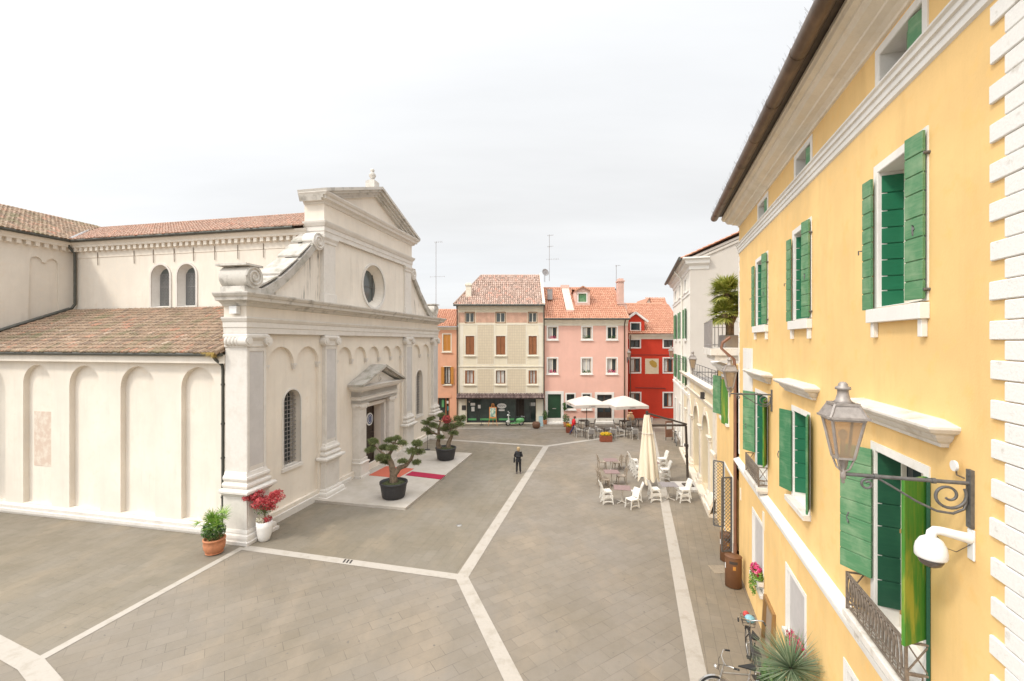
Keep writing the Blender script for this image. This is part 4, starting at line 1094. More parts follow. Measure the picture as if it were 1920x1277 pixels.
# ------------------------------------------------------------------ white house behind the arcade
WO = Vector((15.10, 41.4)); WD = Vector((11.75, 29.2))-WO; WA = math.atan2(WD.y, WD.x); WL = WD.length
WF = Frame(WO.x, WO.y, WA)
wh = thing('white_house', 'tall white house with a plain grey gable end and green shutters', 'house', (WO.x, WO.y, 0), WA)
ez = 13.45; gd = 9.5; hr = ez + gd/2*.43
def wu(px): return WF.pix(px)[0]
wr = []
for c_ in (2.6, 6.3, 10.0):
    wr += [(c_-.45,c_+.45,11.6,12.4,'small'), (c_-.5,c_+.5,8.2,10.3,'shut'), (c_-.5,c_+.5,4.9,6.9,'half'), (c_-.55,c_+.55,.6 if c_ > 3 else .1,3.0,'low')]
m = MB(); hs = [rect(*r[:4]) for r in wr]; m.plate(rect(0,WL,0,ez), hs, 0)
for h_ in hs: m.rim(h_, 0, .25)
m.quad((0,0,0),(0,gd,0),(0,gd,ez),(0,0,ez)); m.build('wall', M['offwhite'], wh)
m = MB(); q4 = [(WL,0,0),(WL,gd,0),(WL,gd,ez),(WL,gd/2,hr),(WL,0,ez)]; m.add(q4, [(0,1,2,3,4)]); m.quad((WL-.01,gd,0),(0,gd,0),(0,gd,ez),(WL-.01,gd,ez)); m.build('gable_wall', M['greywall'], wh)
for (a, b, z0, z1, k) in wr:
    m = MB(); m.ring(rect(a-.1,b+.1,z0-.1,z1+.1), rect(a,b,z0,z1), -.04, .01); m.box(a-.16,b+.16,-.12,0,z0-.2,z0-.1); wn = m.build('window', M['white'], wh)
    m = MB(); m.box(a,b,.2,.22,z0,z1); m.build('pane', M['glass'], wn)
    if k in ('shut','half'):
        leaf(wn, (a,-.05,z0), R(180+5), .5, z1-z0, M['green_pale'], 1); leaf(wn, (b,-.05,z0), R(-14), .5, z1-z0, M['green_pale'], 1)
for z in (11.1, 4.2):
    m = MB(); m.sweep([(0,0),(WL,0)], [(0,z),(.06,z+.03),(.06,z+.2),(.1,z+.25),(0,z+.28)]); m.build('string_course', M['white'], wh)
m = MB(); m.sweep([(0,.5),(0,0),(WL,0),(WL,1.15)], [(0,ez-.75),(.06,ez-.7),(.08,ez-.5),(.3,ez-.35),(.34,ez-.15),(.5,ez-.05),(.5,ez+.04),(0,ez+.1)]); m.build('cornice', M['white'], wh)
m = MB(); m.tube([(-.6,-.66,ez),(WL+.25,-.66,ez+.0)], .12, 10); m.build('gutter', M['gutter'], wh)
m = MB(); m.tube([(8.2,-.6,ez-.15),(8.2,-.15,ez-.7),(8.2,-.1,ez-1),(8.2,-.1,.1)], .06, 8); m.build('downpipe', M['offwhite'], wh)
m = MB(); sl_ = math.hypot(gd/2+.6, (gd/2+.6)*.43)
tiles(m, (-.5,-.6,ez-.02), (1,0,0), (0,1,.43), [(0,0),(WL+.8,0),(WL+.8,sl_),(0,sl_)], .21, .38, .085, 1, seed=31)
tiles(m, (-.5,gd+.6,ez-.02), (1,0,0), (0,-1,.43), [(0,0),(WL+.8,0),(WL+.8,sl_),(0,sl_)], .42, .76, .1, 1, seed=32); m.build('roof', M['tile_new'], wh)
m = MB()
for k in (0,1):
    m.obox((WL+.04,-.3,ez-.12-k*.22),(WL+.04,gd/2,hr-.05-k*.22), .16-.08*k, .14)
m.build('verge_moulding', M['greywall'], wh)
# ------------------------------------------------------------------ houses across the square
def at(px, Y): return (px-CX)*Y/F
def zt(py, Y): return H-(py-CY)*Y/F
def box_house(name, label, x0, x1, Y, hh, mat, holes, depth=9.0):
    t = thing(name, label, 'house', (x0, Y, 0), 0); W = x1-x0
    m = MB(); m.plate(rect(0,W,0,hh), holes, 0)
    for h_ in holes: m.rim(h_, 0, .22)
    m.quad((0,0,0),(0,depth,0),(0,depth,hh),(0,0,hh)); m.quad((W,0,0),(W,depth,0),(W,depth,hh),(W,0,hh)); m.quad((0,depth,0),(W,depth,0),(W,depth,hh),(0,depth,hh))
    m.build('wall', mat, t)
    return t
def hwin(t, a, b, z0, z1, fr=.12, style='glass', frame='white', wood='brown_shutter', sill=True, seed=0):
    q = random.Random(int(a*100+z0*17)+seed)
    m = MB(); m.ring(rect(a-fr,b+fr,z0-fr,z1+fr), rect(a,b,z0,z1), -.035, .01)
    if sill: m.box(a-fr-.06, b+fr+.06, -.13, 0, z0-fr-.08, z0-fr+.0)
    wn = m.build('window', M[frame], t, .006)
    if style == 'shut':
        for k in (0, 1):
            m = MB(); x0 = a+(b-a)/2*k; m.box(x0+.012, x0+(b-a)/2-.012, .03, .07, z0+.01, z1-.01); m.box(x0+.04, x0+(b-a)/2-.04, .015, .03, (z0+z1)/2-.05, (z0+z1)/2+.03); m.build('shutter', M[wood], wn)
        return wn
    m = MB(); m.box(a, b, .19, .21, z0, z1); m.build('pane', M['glass' if style != 'pale' else 'glass_pale'], wn)
    m = MB(); fw_ = .06; m.ring(rect(a+.005,b-.005,z0+.005,z1-.005), rect(a+fw_,b-fw_,z0+fw_,z1-fw_), .12, .18); m.box((a+b)/2-.04,(a+b)/2+.04,.122,.178,z0+fw_,z1-fw_); m.build('casement', M[wood], wn)
    if 'curtain' in style:
        m = MB(); w2 = (b-a-.2)*(.42 if 'half' in style else .96); n_ = 18
        x0 = a+.1 if q.random() < .5 else b-.1-w2
        pts = [(x0+w2*i/n_, .165+.012*math.sin(i*2.3)) for i in range(n_+1)]
        for p0, p1 in zip(pts, pts[1:]): m.quad((p0[0],p0[1],z0+.07),(p1[0],p1[1],z0+.07),(p1[0],p1[1],z1-.07),(p0[0],p0[1],z1-.07))
        m.build('curtain', M['curtain'], wn)
    if 'side' in style:
        for s_ in (-1, 1):
            m = MB(); x0 = a+.02 if s_ < 0 else b-.16; m.box(x0, x0+.14, -.02, .17, z0, z1); m.build('shutter', M[wood], wn)
    if 'flower' in style:
        m = MB(); 
        for k in range(46):
            p = Vector((q.uniform(a+.1,b-.1), q.uniform(-.02,.1), z0+q.uniform(.0,.3))); s_ = .06
            d1 = Vector((q.uniform(-1,1),q.uniform(-1,1),q.uniform(-1,1)))*s_; d2 = Vector((q.uniform(-1,1),q.uniform(-1,1),q.uniform(-1,1)))*s_
            m.add([p-d1,p+d2,p+d1,p-d2], [(0,1,2,3)])
        m.build('window_plant', M['leaf_mid'] if q.random() < .6 else M['pink_petal'], wn)
    return wn

# --- cream house with painted front
Yc = 42.8; cx0, cx1 = at(859,Yc), at(1019.5,Yc); ce = zt(573,Yc); W = cx1-cx0
def cr(px0, px1, py0, py1): return (at(px0,Yc)-cx0, at(px1,Yc)-cx0, zt(py1,Yc), zt(py0,Yc))
top = [cr(*p) for p in ((872.5,889,586,604.5),(930,947,586,604.5),(991,1006.5,586,604.5))]
mid = [cr(*p) for p in ((873,889.5,630,665),(930,947.5,630,665),(991,1006.5,630,665))]
low = [cr(*p) for p in ((872,889.5,694.5,719.5),(930,947.5,694.5,719.5),(991,1006.5,694.5,719.5))]
shop = cr(875,1005,745,793); shop = (shop[0], shop[1], .12, shop[3])
ch_ = box_house('cream_house', 'tall cream house with painted panels and a dark glazed shop below', cx0, cx1, Yc, ce, M['cream'], [rect(*r) for r in top+mid+low+[shop]])
for r in top: 
    hwin(ch_, *r, fr=.06, style='pale', frame='brown_shutter', wood='cream_pale', sill=False)
for r in mid: hwin(ch_, *r, fr=.1, style='shut', frame='cream_pale')
for i, r in enumerate(low): hwin(ch_, *r, fr=.1, style='glass_curtain_side' if i != 1 else 'pale_curtain', frame='cream_pale', seed=i)
for i, (a, b, z0, z1) in enumerate((cr(895,926,608,683), cr(951,986,608,683), cr(895,926,692,737), cr(951,986,692,737))):
    m, nt, N, L, B = newmat('painted_lattice')
    tcc = N.new('ShaderNodeTexCoord').outputs['Object']; br = N.new('ShaderNodeTexBrick')
    mp = N.new('ShaderNodeSeparateXYZ'); L.new(tcc, mp.inputs[0]); cm = N.new('ShaderNodeCombineXYZ'); L.new(mp.outputs[0], cm.inputs[0]); L.new(mp.outputs[2], cm.inputs[1]); L.new(cm.outputs[0], br.inputs['Vector'])
    br.offset = 0; br.inputs['Color1'].default_value = (.64,.55,.40,1); br.inputs['Color2'].default_value = (.60,.51,.37,1); br.inputs['Mortar'].default_value = (.50,.42,.32,1)
    br.inputs['Scale'].default_value = 1; br.inputs['Brick Width'].default_value = .17; br.inputs['Row Height'].default_value = .26; br.inputs['Mortar Size'].default_value = .016
    L.new(br.outputs['Color'], B.inputs['Base Color']); B.inputs['Roughness'].default_value = .9
    mb = MB(); mb.box(a, b, -.006, .0, z0, z1); mb.build('painted_panel', m, ch_)
    mb = MB(); mb.ring(rect(a-.07,b+.07,z0-.07,z1+.07), rect(a+.01,b-.01,z0+.01,z1-.01), -.012, .0); mb.build('panel_border', M['cream_pale'], ch_)
for py, hgt, pr_ in ((573,.35,.12),(608,.09,.03),(686.5,.14,.07)):
    z = zt(py,Yc); mb = MB(); mb.sweep([(0,.3),(0,0),(W,0),(W,.3)], [(0,z-hgt),(pr_*.5,z-hgt+.02),(pr_,z-.05),(pr_,z),(0,z+.01)]); mb.build('cornice_band', M['cream_pale'], ch_)
for a, b in ((.2,.70),(1.75,1.85+.2),(3.6,3.85),(4.55,4.85),(6.6,6.75),(7.75,8.1)):
    pass
pb = [cr(859,871.5,586,605), cr(891,928.5,586,605), cr(948.5,989.5,586,605), cr(1008,1019,586,605)]
for (a, b, z0, z1) in pb:
    mb = MB(); mb.box(a+.05, b-.05, -.006, 0, z0, z1); mb.build('painted_frieze', plaster('pink_frieze', (.66,.40,.29), (.70,.54,.40), .2, scale=4), ch_)
for px in (865.5, 1013):
    mb = MB(); a = at(px-3.2,Yc)-cx0; b = at(px+3.2,Yc)-cx0; mb.box(a, b, -.008, 0, zt(736,Yc), zt(609,Yc)); mb.build('painted_pilaster', M['cream_pale'], ch_)
for px in (862.5, 1011.5):
    mb = MB(); a = max(.02, at(px-4,Yc)-cx0); b = min(W-.02, at(px+(10 if px < 900 else 7),Yc)-cx0); mb.box(a, b, -.03, 0, 0, 2.62); mb.build('shop_pier', M['cream_pale'], ch_)
mb = MB(); a, b, z0, z1 = cr(867,872,760,769); mb.box(a-.05, b+.1, -.06, -.03, z0, z1); mb.build('sign_plate', M['dark_metal'], ch_)
# shop glazing
a, b, z0, z1 = shop
mb = MB(); mb.box(a, b-1.9, .20, .215, z0, z1); mb.box(b-1.15, b-.0, .50, .515, z0, z1); sg = mb.build('shop_window', M['glass_shop'], ch_)
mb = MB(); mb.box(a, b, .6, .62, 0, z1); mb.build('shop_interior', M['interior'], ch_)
mb = MB()
for x in (a+.02, a+.95, a+1.15, a+3.0, b-1.95, b-1.75, b-1.17, b-.55, b-.06): mb.box(x, x+.06, .14, .22, z0, z1)
for x0, x1 in ((a,b-1.9),): mb.box(x0, x1, .135, .225, z0, z0+.1); mb.box(x0, x1, .135, .225, z1-.12, z1)
mb.build('shop_frame', M['dark_metal'], sg)
mb = MB()
for x0, x1 in ((a+.1,a+.92),(a+1.3,a+2.9),(a+3.1,b-2.1)): mb.box(x0, x1, .185, .195, z0+.22, z0+.40)
mb.build('green_strip', M['green_strip'], sg)
mb = MB(); p = cr(932,949.5,756.5,766.5); cx_, cz_ = (p[0]+p[1])/2, (p[2]+p[3])/2
mb.prism([((p[1]-p[0])/2*math.cos(t)+cx_, (p[3]-p[2])/2*math.sin(t)+cz_) for t in [i*math.pi/12 for i in range(24)]], .10, .13); ov = mb.build('oval_sign', M['paper'], ch_)
q = random.Random(4); mb = MB()
pts = [(cx_-.33+i*.022, .09, cz_+.0+.07*math.sin(i*1.7)+.03*math.sin(i*.6)) for i in range(31)]
mb.tube(pts, .009, 4); mb.build('script_lettering', M['text_dark'], ov)
for (px0,px1,py0,py1) in ((882,890.5,756,761),(896,901,759.5,766),(883.5,889.5,763,771.5),(994,999.5,756,762.5),(1000,1005,756,762.5),(935,946,768,771)):
    mb = MB(); p = cr(px0,px1,py0,py1); mb.box(p[0],p[1],.125,.13,p[2],p[3]) if px0 < 990 else mb.box(p[0],p[1],.48,.49,p[2],p[3]); mb.build('window_notice', M['paper'], ch_)
mb = MB(); mb.ball((a+.25,.1,z1-.45), .07); mb.build('shop_lamp', M['bulb'], ch_)
# tiled canopy over the shop
mb = MB(); za = zt(738,Yc); tiles(mb, (-.1,-.75,za-.36), (1,0,0), (0,.75,.36), [(0,0),(W+.1,0),(W+.1,.83),(0,.83)], .15, .42, .06, 1, seed=44); mb.build('shop_canopy', islands('canopy_tiles', [(0,(.085,.055,.05)),(.6,(.15,.10,.09)),(1,(.22,.16,.14))], .85), ch_)
mb = MB(); mb.box(-.08, W, -.74, 0, za-.44, za-.36); mb.build('canopy_board', M['dark_wood'], ch_)
# roof
zr = zt(518, Yc+4.6); rx0 = at(902,Yc+4.6)-cx0; dz = zr-ce; es = Vector((0,4.95,dz)); sl_ = es.length
mb = MB(); tiles(mb, (-.35,-.4,ce+.05), (1,0,0), es, [(0,0),(W+.35,0),(W+.35,sl_),(rx0+.35,sl_)], .21, .40, .09, 1, seed=41)
hp = Vector((rx0, 4.55, zr)); e = Vector((rx0+.35, 0, zr-ce-.05)); mb.add([(-.35,-.4,ce+.05),(-.35,9.2,ce+.05),tuple(hp)], [(0,1,2)])
mb.add([(-.35,9.2,ce+.05),(W,9.2,ce+.05),(W,4.55,zr),tuple(hp)], [(0,1,2,3)])
mb.tube([(-.35,-.4,ce+.12),tuple(hp+Vector((0,0,.06)))], .11, 8); mb.tube([tuple(hp+Vector((0,0,.06))),(W,4.55,zr+.06)], .12, 8)
rf = mb.build('roof', M['tile_grey'], ch_)
mb = MB(); mb.add([(W-.12,-.42,ce-.1),(W+.1,-.42,ce-.1),(W+.1,4.6,zr+.2),(W-.12,4.6,zr+.2),(W-.12,-.42,ce+.22),(W+.1,-.42,ce+.22),(W+.1,4.6,zr+.34),(W-.12,4.6,zr+.34)], [(0,3,2,1),(4,5,6,7),(0,1,5,4),(1,2,6,5),(2,3,7,6),(3,0,4,7)])
mb.add([(W+.05,0,0),(W+.05,9.2,0),(W+.05,9.2,ce),(W+.05,4.6,zr),(W+.05,0,ce)], [(0,1,2,3,4)]); mb.build('gable_parapet', M['cream_pale'], ch_)
mb = MB(); p = cr(871,883,532,570); mb.box(p[0]+.05,p[1]-.05,.7,1.4,ce+.2,zt(536,Yc+1)); mb.box(p[0]-.03,p[1]+.03,.62,1.48,zt(536,Yc+1),zt(533,Yc+1)); mb.box(p[0]+.08,p[1]-.08,.75,1.35,zt(533,Yc+1),zt(531,Yc+1)); mb.build('chimney', M['cream_pale'], rf)
mb = MB(); mb.tube([(-.4,-.48,ce),(W+.1,-.48,ce)], .09, 8); mb.build('gutter', M['gutter'], ch_)
for x in (-.08, W+.02):
    mb = MB(); mb.tube([(x,-.45,ce-.1),(x,-.1,ce-.5),(x,-.1,.1)], .06, 8); mb.build('downpipe', M['gutter'], ch_)

# --- pink house
Yp = 43.0; px0_, px1_ = at(1020.5,Yp), at(1177,Yp); pe = zt(599,Yp); W2 = px1_-px0_
def pr2(a, b, c, d): return (at(a,Yp)-px0_, at(b,Yp)-px0_, zt(d,Yp), zt(c,Yp))
rows = [pr2(*p) for p in ((1027.5,1044.5,613,635),(1092,1109,613,635),(1139,1156,613,635),(1027.5,1044.5,672,699),(1091,1108.5,672,699),(1138.5,1156,672,699))]
gdoor = pr2(1027,1052,739,790); gdoor = (gdoor[0],gdoor[1],.2,gdoor[3]); bdoor = pr2(1119.5,1147,740,789); bdoor = (bdoor[0],bdoor[1],.25,bdoor[3])
gw = [pr2(1062.5,1077,739,766), pr2(1092.5,1107,739,766)]
ph = box_house('pink_house', 'pink house with white window frames and a dark green front door', px0_, px1_, Yp, pe, M['pink'], [rect(*r) for r in rows+gw+[gdoor,bdoor]])
for i, r in enumerate(rows): hwin(ph, *r, fr=.13, style=('glass_curtain_half_flower','glass_curtain_half_flower','pale_flower','glass_curtain_half_flower','pale_curtain_flower','glass_curtain_half_flower')[i], wood='cream_pale', seed=i)
for r in gw: hwin(ph, *r, fr=.13, style='glass', wood='green_door')
a, b, z0, z1 = gdoor
mb = MB(); mb.ring(rect(a-.25,b+.25,.02,z1+.28), rect(a,b,.2,z1), -.06, .02); mb.box(a-.3,b+.3,-.3,.0,.0,.18); dn = mb.build('front_door', M['white'], ph, .008)
mb = MB(); mb.box(a,b,.12,.17,.2,z1); mb.box(a+.1,b-.1,.1,.12,.35,1.1); mb.box(a+.1,b-.1,.1,.12,1.3,z1-.15); mb.build('door_leaf', M['green_door'], dn)
mb = MB(); mb.box((a+b)/2-.17,(a+b)/2+.17,.085,.1,1.42,1.49); mb.build('letter_slot', M['chrome'], dn)
mb = MB(); mb.tube([(a+.1,.08,1.15),(a+.1,.04,1.15),(a+.1,.04,1.3)], .02, 6); mb.build('handle', M['chrome'], dn)
a, b, z0, z1 = bdoor
mb = MB(); mb.ring(rect(a-.22,b+.22,.02,z1+.24), rect(a,b,.25,z1), -.06, .02); mb.box(a-.25,b+.25,-.25,0,0,.22); dn = mb.build('cafe_door', M['white'], ph, .008)
mb = MB(); mb.box(a,b,.12,.17,.25,z1); 
for x0, x1 in ((a+.12,(a+b)/2-.1),((a+b)/2+.1,b-.12)): mb.box(x0,x1,.1,.12,.4,1.0)
mb.build('door_leaf', M['dark_wood'], dn)
mb = MB()
for x0, x1 in ((a+.12,(a+b)/2-.1),((a+b)/2+.1,b-.12)): mb.box(x0,x1,.105,.118,1.12,z1-.15)
mb.build('pane', M['glass'], dn)
mb = MB(); mb.sweep([(0,0),(W2,0)], [(0,pe-.62),(.05,pe-.6),(.07,pe-.4),(.15,pe-.3),(.3,pe-.12),(.34,pe-.05),(0,pe)]); mb.build('cornice', M['cream_pale'], ph)
mb = MB(); mb.box(0, W2, -.05, 0, 0, .55); mb.build('plinth', M['sillstone'], ph)
mb = MB(); xx = at(1170.5,Yp)-px0_; mb.tube([(xx,-.5,pe),(xx,-.1,pe-.5),(xx,-.1,.05)], .055, 8); mb.build('downpipe', M['copper'], ph)
mb = MB(); mb.tube([(-.0,-.5,pe+.02),(W2+.1,-.5,pe+.02)], .085, 8); mb.build('gutter', M['gutter'], ph)
zr = zt(541,Yp+5); es = Vector((0,5.45,zr-pe-.05)); sl_ = es.length
mb = MB(); tiles(mb, (0,-.45,pe+.05), (1,0,0), es, [(0,0),(W2+.15,0),(W2-.2,sl_),(0,sl_)], .20, .38, .085, 1, seed=42); mb.add([(0,9.4,pe),(W2,9.4,pe),(W2,5,zr),(0,5,zr)], [(0,1,2,3)])
mb.add([(W2,0,pe),(W2,9.4,pe),(W2,5,zr)], [(0,1,2)]); mb.tube([(0,5,zr+.04),(W2-.1,5,zr+.04)], .11, 8); rf = mb.build('roof', M['tile_new'], ph)
def roofz(y): return pe+.05+(y+.45)/5.45*(zr-pe-.05)
mb = MB(); x0, x1 = at(1061,Yp+.8)-px0_, at(1076,Yp+.8)-px0_; mb.box(x0,x1,.6,5.2,pe,roofz(.6)+.25); mb.add([(x0,.6,roofz(.6)+.25),(x1,.6,roofz(.6)+.25),(x1,5.2,zr+.3),(x0,5.2,zr+.3),(x0,5.2,pe),(x1,5.2,pe)], [(0,1,2,3),(2,3,4,5)]); mb.box(x0-.05,x1+.05,4.7,5.3,zr,zr+.35); mb.build('flue_wall', plaster('pale_pink_render', (.70,.50,.42), (.66,.44,.36), .1), rf)
mb = MB(); x0, x1 = at(1157.5,Yp+2)-px0_, at(1168,Yp+2)-px0_; mb.box(x0,x1,1.6,2.4,pe,zt(529,Yp+2)); mb.box(x0-.08,x1+.08,1.5,2.5,zt(529,Yp+2),zt(527,Yp+2)); mb.box(x0+.03,x1-.03,1.65,2.35,zt(527,Yp+2),zt(523,Yp+2)); mb.box(x0-.1,x1+.2,1.5,2.5,pe+1.6,pe+1.75); mb.box(x0+.05,x1+.3,1.55,2.45,pe,pe+1.6); mb.build('chimney', plaster('pale_pink_chimney', (.66,.44,.36), (.62,.38,.30), .15), rf)
mb = MB(); Yd = Yp+1.7; x0, x1 = at(1079,Yd)-px0_, at(1106,Yd)-px0_; z0 = roofz(1.7)-.1; z1 = zt(544.5,Yd); xm = (x0+x1)/2; zp = zt(538,Yd)
a, b, c, d = at(1084.5,Yd)-px0_, at(1099.5,Yd)-px0_, zt(566,Yd), zt(550.5,Yd)
mb.plate([(x0,z0),(x1,z0),(x1,z1),(xm,zp),(x0,z1)], [rect(a,b,c,d)], 1.7); mb.rim(rect(a,b,c,d), 1.7, 1.85); mb.quad((x0,1.7,z0),(x0,5,z0+2.2),(x0,5,z1),(x0,1.7,z1)); mb.quad((x1,1.7,z0),(x1,5,z0+2.2),(x1,5,z1),(x1,1.7,z1)); dm = mb.build('dormer', plaster('pale_pink_dormer', (.72,.50,.42), (.68,.44,.36), .1), ph)
mb = MB(); mb.box(a,b,1.8,1.83,c,d); mb.build('shutter', M['green_pale'], dm)
mb = MB(); mb.ring(rect(a-.1,b+.1,c-.1,d+.1), rect(a,b,c,d), 1.66, 1.71); mb.build('window_frame', M['white'], dm)
mb = MB()
for s_ in (-1,1): mb.obox((xm,1.5,zp+.03),(xm+s_*((x1-x0)/2+.1),1.5,z1-.05), .1, .12); mb.quad((xm,1.45,zp+.08),(xm+s_*((x1-x0)/2+.15),1.45,z1-.02),(xm+s_*((x1-x0)/2+.15),5.2,z1-.02),(xm,5.2,zp+.08))
mb.build('dormer_roof', M['tile_new'], dm)
mb = MB(); a, b, c, d = pr2(1056.5,1059.5,757,766); mb.box(a, b, -.12, 0, c, d); 
q = random.Random(9)
for k in range(60):
    p = Vector((q.uniform(a-.06,b+.06), q.uniform(-.22,-.02), q.uniform(c-.15,d+.1))); d1 = Vector((q.gauss(0,.05),q.gauss(0,.05),q.gauss(0,.05))); d2 = Vector((q.gauss(0,.05),q.gauss(0,.05),q.gauss(0,.05)))
    mb.add([p-d1,p+d2,p+d1,p-d2], [(0,1,2,3)])
mb.build('wall_plant', M['leaf_mid'], ph)

# --- red house, set back
Yr = 46.0; rx0_, rx1_ = at(1178.5,Yr), at(1284,Yr); re_ = zt(627,Yr); W3 = rx1_-rx0_
def rr2(a, b, c, d): return (at(a,Yr)-rx0_, at(b,Yr)-rx0_, zt(d,Yr), zt(c,Yr))
rows = [rr2(*p) for p in ((1182,1199.5,637.5,651),(1244.5,1262,637.5,651),(1182,1200,672,698),(1244.5,1261.5,672,698),(1182,1200,737,762),(1244.5,1261.5,737,763))]
rh = box_house('red_house', 'bright red house set back in the corner, with white window frames', rx0_, rx1_, Yr, re_, M['red'], [rect(*r) for r in rows])
for i, r in enumerate(rows): hwin(rh, *r, fr=.13, style=('glass','pale','glass_curtain_half','glass_curtain_half','glass_curtain_half','glass_curtain_half')[i], wood='dark_wood' if i in (0,1) else 'brown_shutter', seed=i, sill=False)
p = rr2(1209.5,1235,672.5,701)
mb = MB(); mb.box(p[0],p[1],-.02,0,p[2],p[3]); fs_ = mb.build('wall_painting', M['fresco_bg'], rh)
mb = MB(); cx_, cz_ = (p[0]+p[1])/2+.15, (p[2]+p[3])/2+.25; q = random.Random(8)
mb.prism([(cx_+(.30+.16*q.random())*math.cos(t)*1.15+.1*math.sin(t), cz_+(.22+.14*q.random())*math.sin(t)-.25*math.cos(t)) for t in [i*math.pi/9 for i in range(18)]], -.026, -.018); mb.build('ochre_shape', M['gold'], fs_)
mb = MB(); mb.tube([(rr2(1185,1190,720,725)[0]+.3,-.06,zt(727,Yr)),(at(1247,Yr)-rx0_,-.06,zt(728,Yr)),(at(1247,Yr)-rx0_,-.06,zt(731,Yr))], .03, 6); mb.build('cable', M['dark_metal'], rh)
mb = MB(); mb.tube([(.2,-.03,zt(665.5,Yr)),(W3,-.03,zt(665.5,Yr))], .022, 5); mb.build('wire', M['dark_metal'], rh)
mb = MB(); mb.sweep([(0,0),(W3,0)], [(0,re_-.5),(.05,re_-.48),(.1,re_-.3),(.28,re_-.08),(.3,re_),(0,re_+.02)]); mb.build('cornice', M['cream_pale'], rh)
zr = zt(572,Yr+5); es = Vector((0,5.4,zr-re_)); sl_ = es.length
mb = MB(); tiles(mb, (-.1,-.4,re_+.05), (1,0,0), es, [(0,0),(W3+.2,0),(W3+.2,sl_),(0,sl_)], .2, .38, .085, 1, seed=43); mb.tube([(-.1,5,zr+.1),(at(1241,Yr+5)-rx0_,5,zr+.1)], .14, 8); mb.quad((0,5,zr),(W3,5,zr),(W3,10,re_),(0,10,re_)); rf = mb.build('roof', M['tile_new'], rh)
mb = MB(); x0, x1 = at(1180,Yr)-rx0_, at(1214.5,Yr)-rx0_; xm = at(1191.5,Yr)-rx0_; z1 = zt(592,Yr); zp = zt(588,Yr); ze = zt(603,Yr)
a, b, c, d = rr2(1183,1199.5,606,620)
mb.plate([(0.0,re_),(x1-.35,re_),(x1-.35,ze),(xm,zp),(0.0,ze+.35)], [rect(a,b,c+.05,d)], -.02); mb.box(a,b,.12,.14,c,d); dm = mb.build('dormer', M['red'], rh)
mb = MB(); mb.box(a,b,.08,.10,c+.05,d); mb.build('pane', M['glass'], dm); mb = MB(); mb.ring(rect(a-.12,b+.12,c-.07,d+.12), rect(a,b,c+.05,d), -.06, 0); mb.build('window_frame', M['white'], dm)
mb = MB(); mb.obox((xm,-.1,zp+.1),(x1,-.1,ze-.02), .3, .2); mb.obox((xm,-.1,zp+.1),(0,-.1,ze+.42), .3, .2); mb.quad((xm,-.2,zp+.2),(x1,-.2,ze+.05),(x1,3,ze+.05),(xm,4,zp+.2)); mb.build('dormer_roof', M['white'], dm)
mb = MB(); mb.tube([(.15,-.3,re_-.1),(.15,-.1,re_-.6),(.15,-.1,.1)], .05, 8); mb.build('downpipe', M['copper'], rh)
# --- house behind with a steep orange roof
Yb = 53.0; bh = thing('gabled_house', 'far house behind the red one, showing a pale gable and steep orange roof', 'house', (at(1207,Yb), Yb, 0), 0)
x0 = 0; xm = at(1217,Yb)-at(1207,Yb); zb0, zbp = zt(578,Yb), zt(559,Yb); xe = at(1268,Yb)-at(1207,Yb)
mb = MB(); mb.add([(0,0,0),(xm*1.6,0,0),(xm*1.6,0,zb0),(xm,0,zbp),(0,0,zb0)], [(0,1,2,3,4)]); mb.quad((xm*1.6,.0,0),(xe,0,0),(xe,0,zt(600,Yb)),(xm*1.6,0,zt(600,Yb))); mb.build('wall', M['cream_pale'], bh)
mb = MB(); z1 = zt(565,Yb+3)
tiles(mb, (xm*1.2,-.3,zt(612,Yb)), (1,0,0), (0,4.2,4.2), [(0,0),(xe-xm,0),(at(1241,Yb+3)-at(1217,Yb)+.3,5.2),(.5,5.2)], .21, .38, .085, 1, seed=45)
mb.quad((xm,-.2,zbp+.05),(xm*1.9,-.2,zt(584,Yb)),(xm*1.9,5,zt(584,Yb)),(xm,5,zbp+.05)); mb.quad((xm,-.2,zbp+.05),(-.2,-.2,zb0),(-.2,5,zb0),(xm,5,zbp+.05)); mb.build('roof', M['tile_new'], bh)

# --- salmon house at the left
Ys = 44.0; sx0, sx1 = -13.5, at(858.5,Ys); se_ = zt(613,Ys); W4 = sx1-sx0
def sr(a, b, c, d): return (at(a,Ys)-sx0, at(b,Ys)-sx0, zt(d,Ys), zt(c,Ys))
w1, w2, w3 = sr(831,845,627,658), sr(833,845,688,720), sr(820,843,746,790); w3 = (w3[0],w3[1],.15,w3[3])
sh_ = box_house('salmon_house', 'narrow salmon orange house with wooden shutters beside the cream house', sx0, sx1, Ys, se_, M['salmon'], [rect(*w1),rect(*w2),rect(*w3)])
hwin(sh_, *w1, fr=.1, style='shut', frame='cream_pale', wood='orange_wood'); wn = hwin(sh_, *w2, fr=.08, style='glass_curtain', frame='cream_pale', wood='dark_wood')
for s_, x in ((-1,w2[0]),(1,w2[1])):
    mb = MB(); x0, x1 = sorted((x, x+s_*.3)); mb.box(x0, x1, -.10, -.05, w2[2], w2[3]); mb.build('shutter', M['orange_wood'], wn)
a, b, z0, z1 = w3
mb = MB(); mb.box(a,b,.15,.17,z0,z1); sg = mb.build('shop_window', M['glass_shop'], sh_)
mb = MB()
for x in (a, a+.78, b-.12): mb.box(x, x+.12, .08, .2, z0, z1)
mb.build('shop_frame', M['brown_shutter'], sg)
mb = MB(); mb.box(a-.2,b+.15,-.05,.01,z1,z1+.28); mb.build('shop_lintel', M['salmon'], sh_)
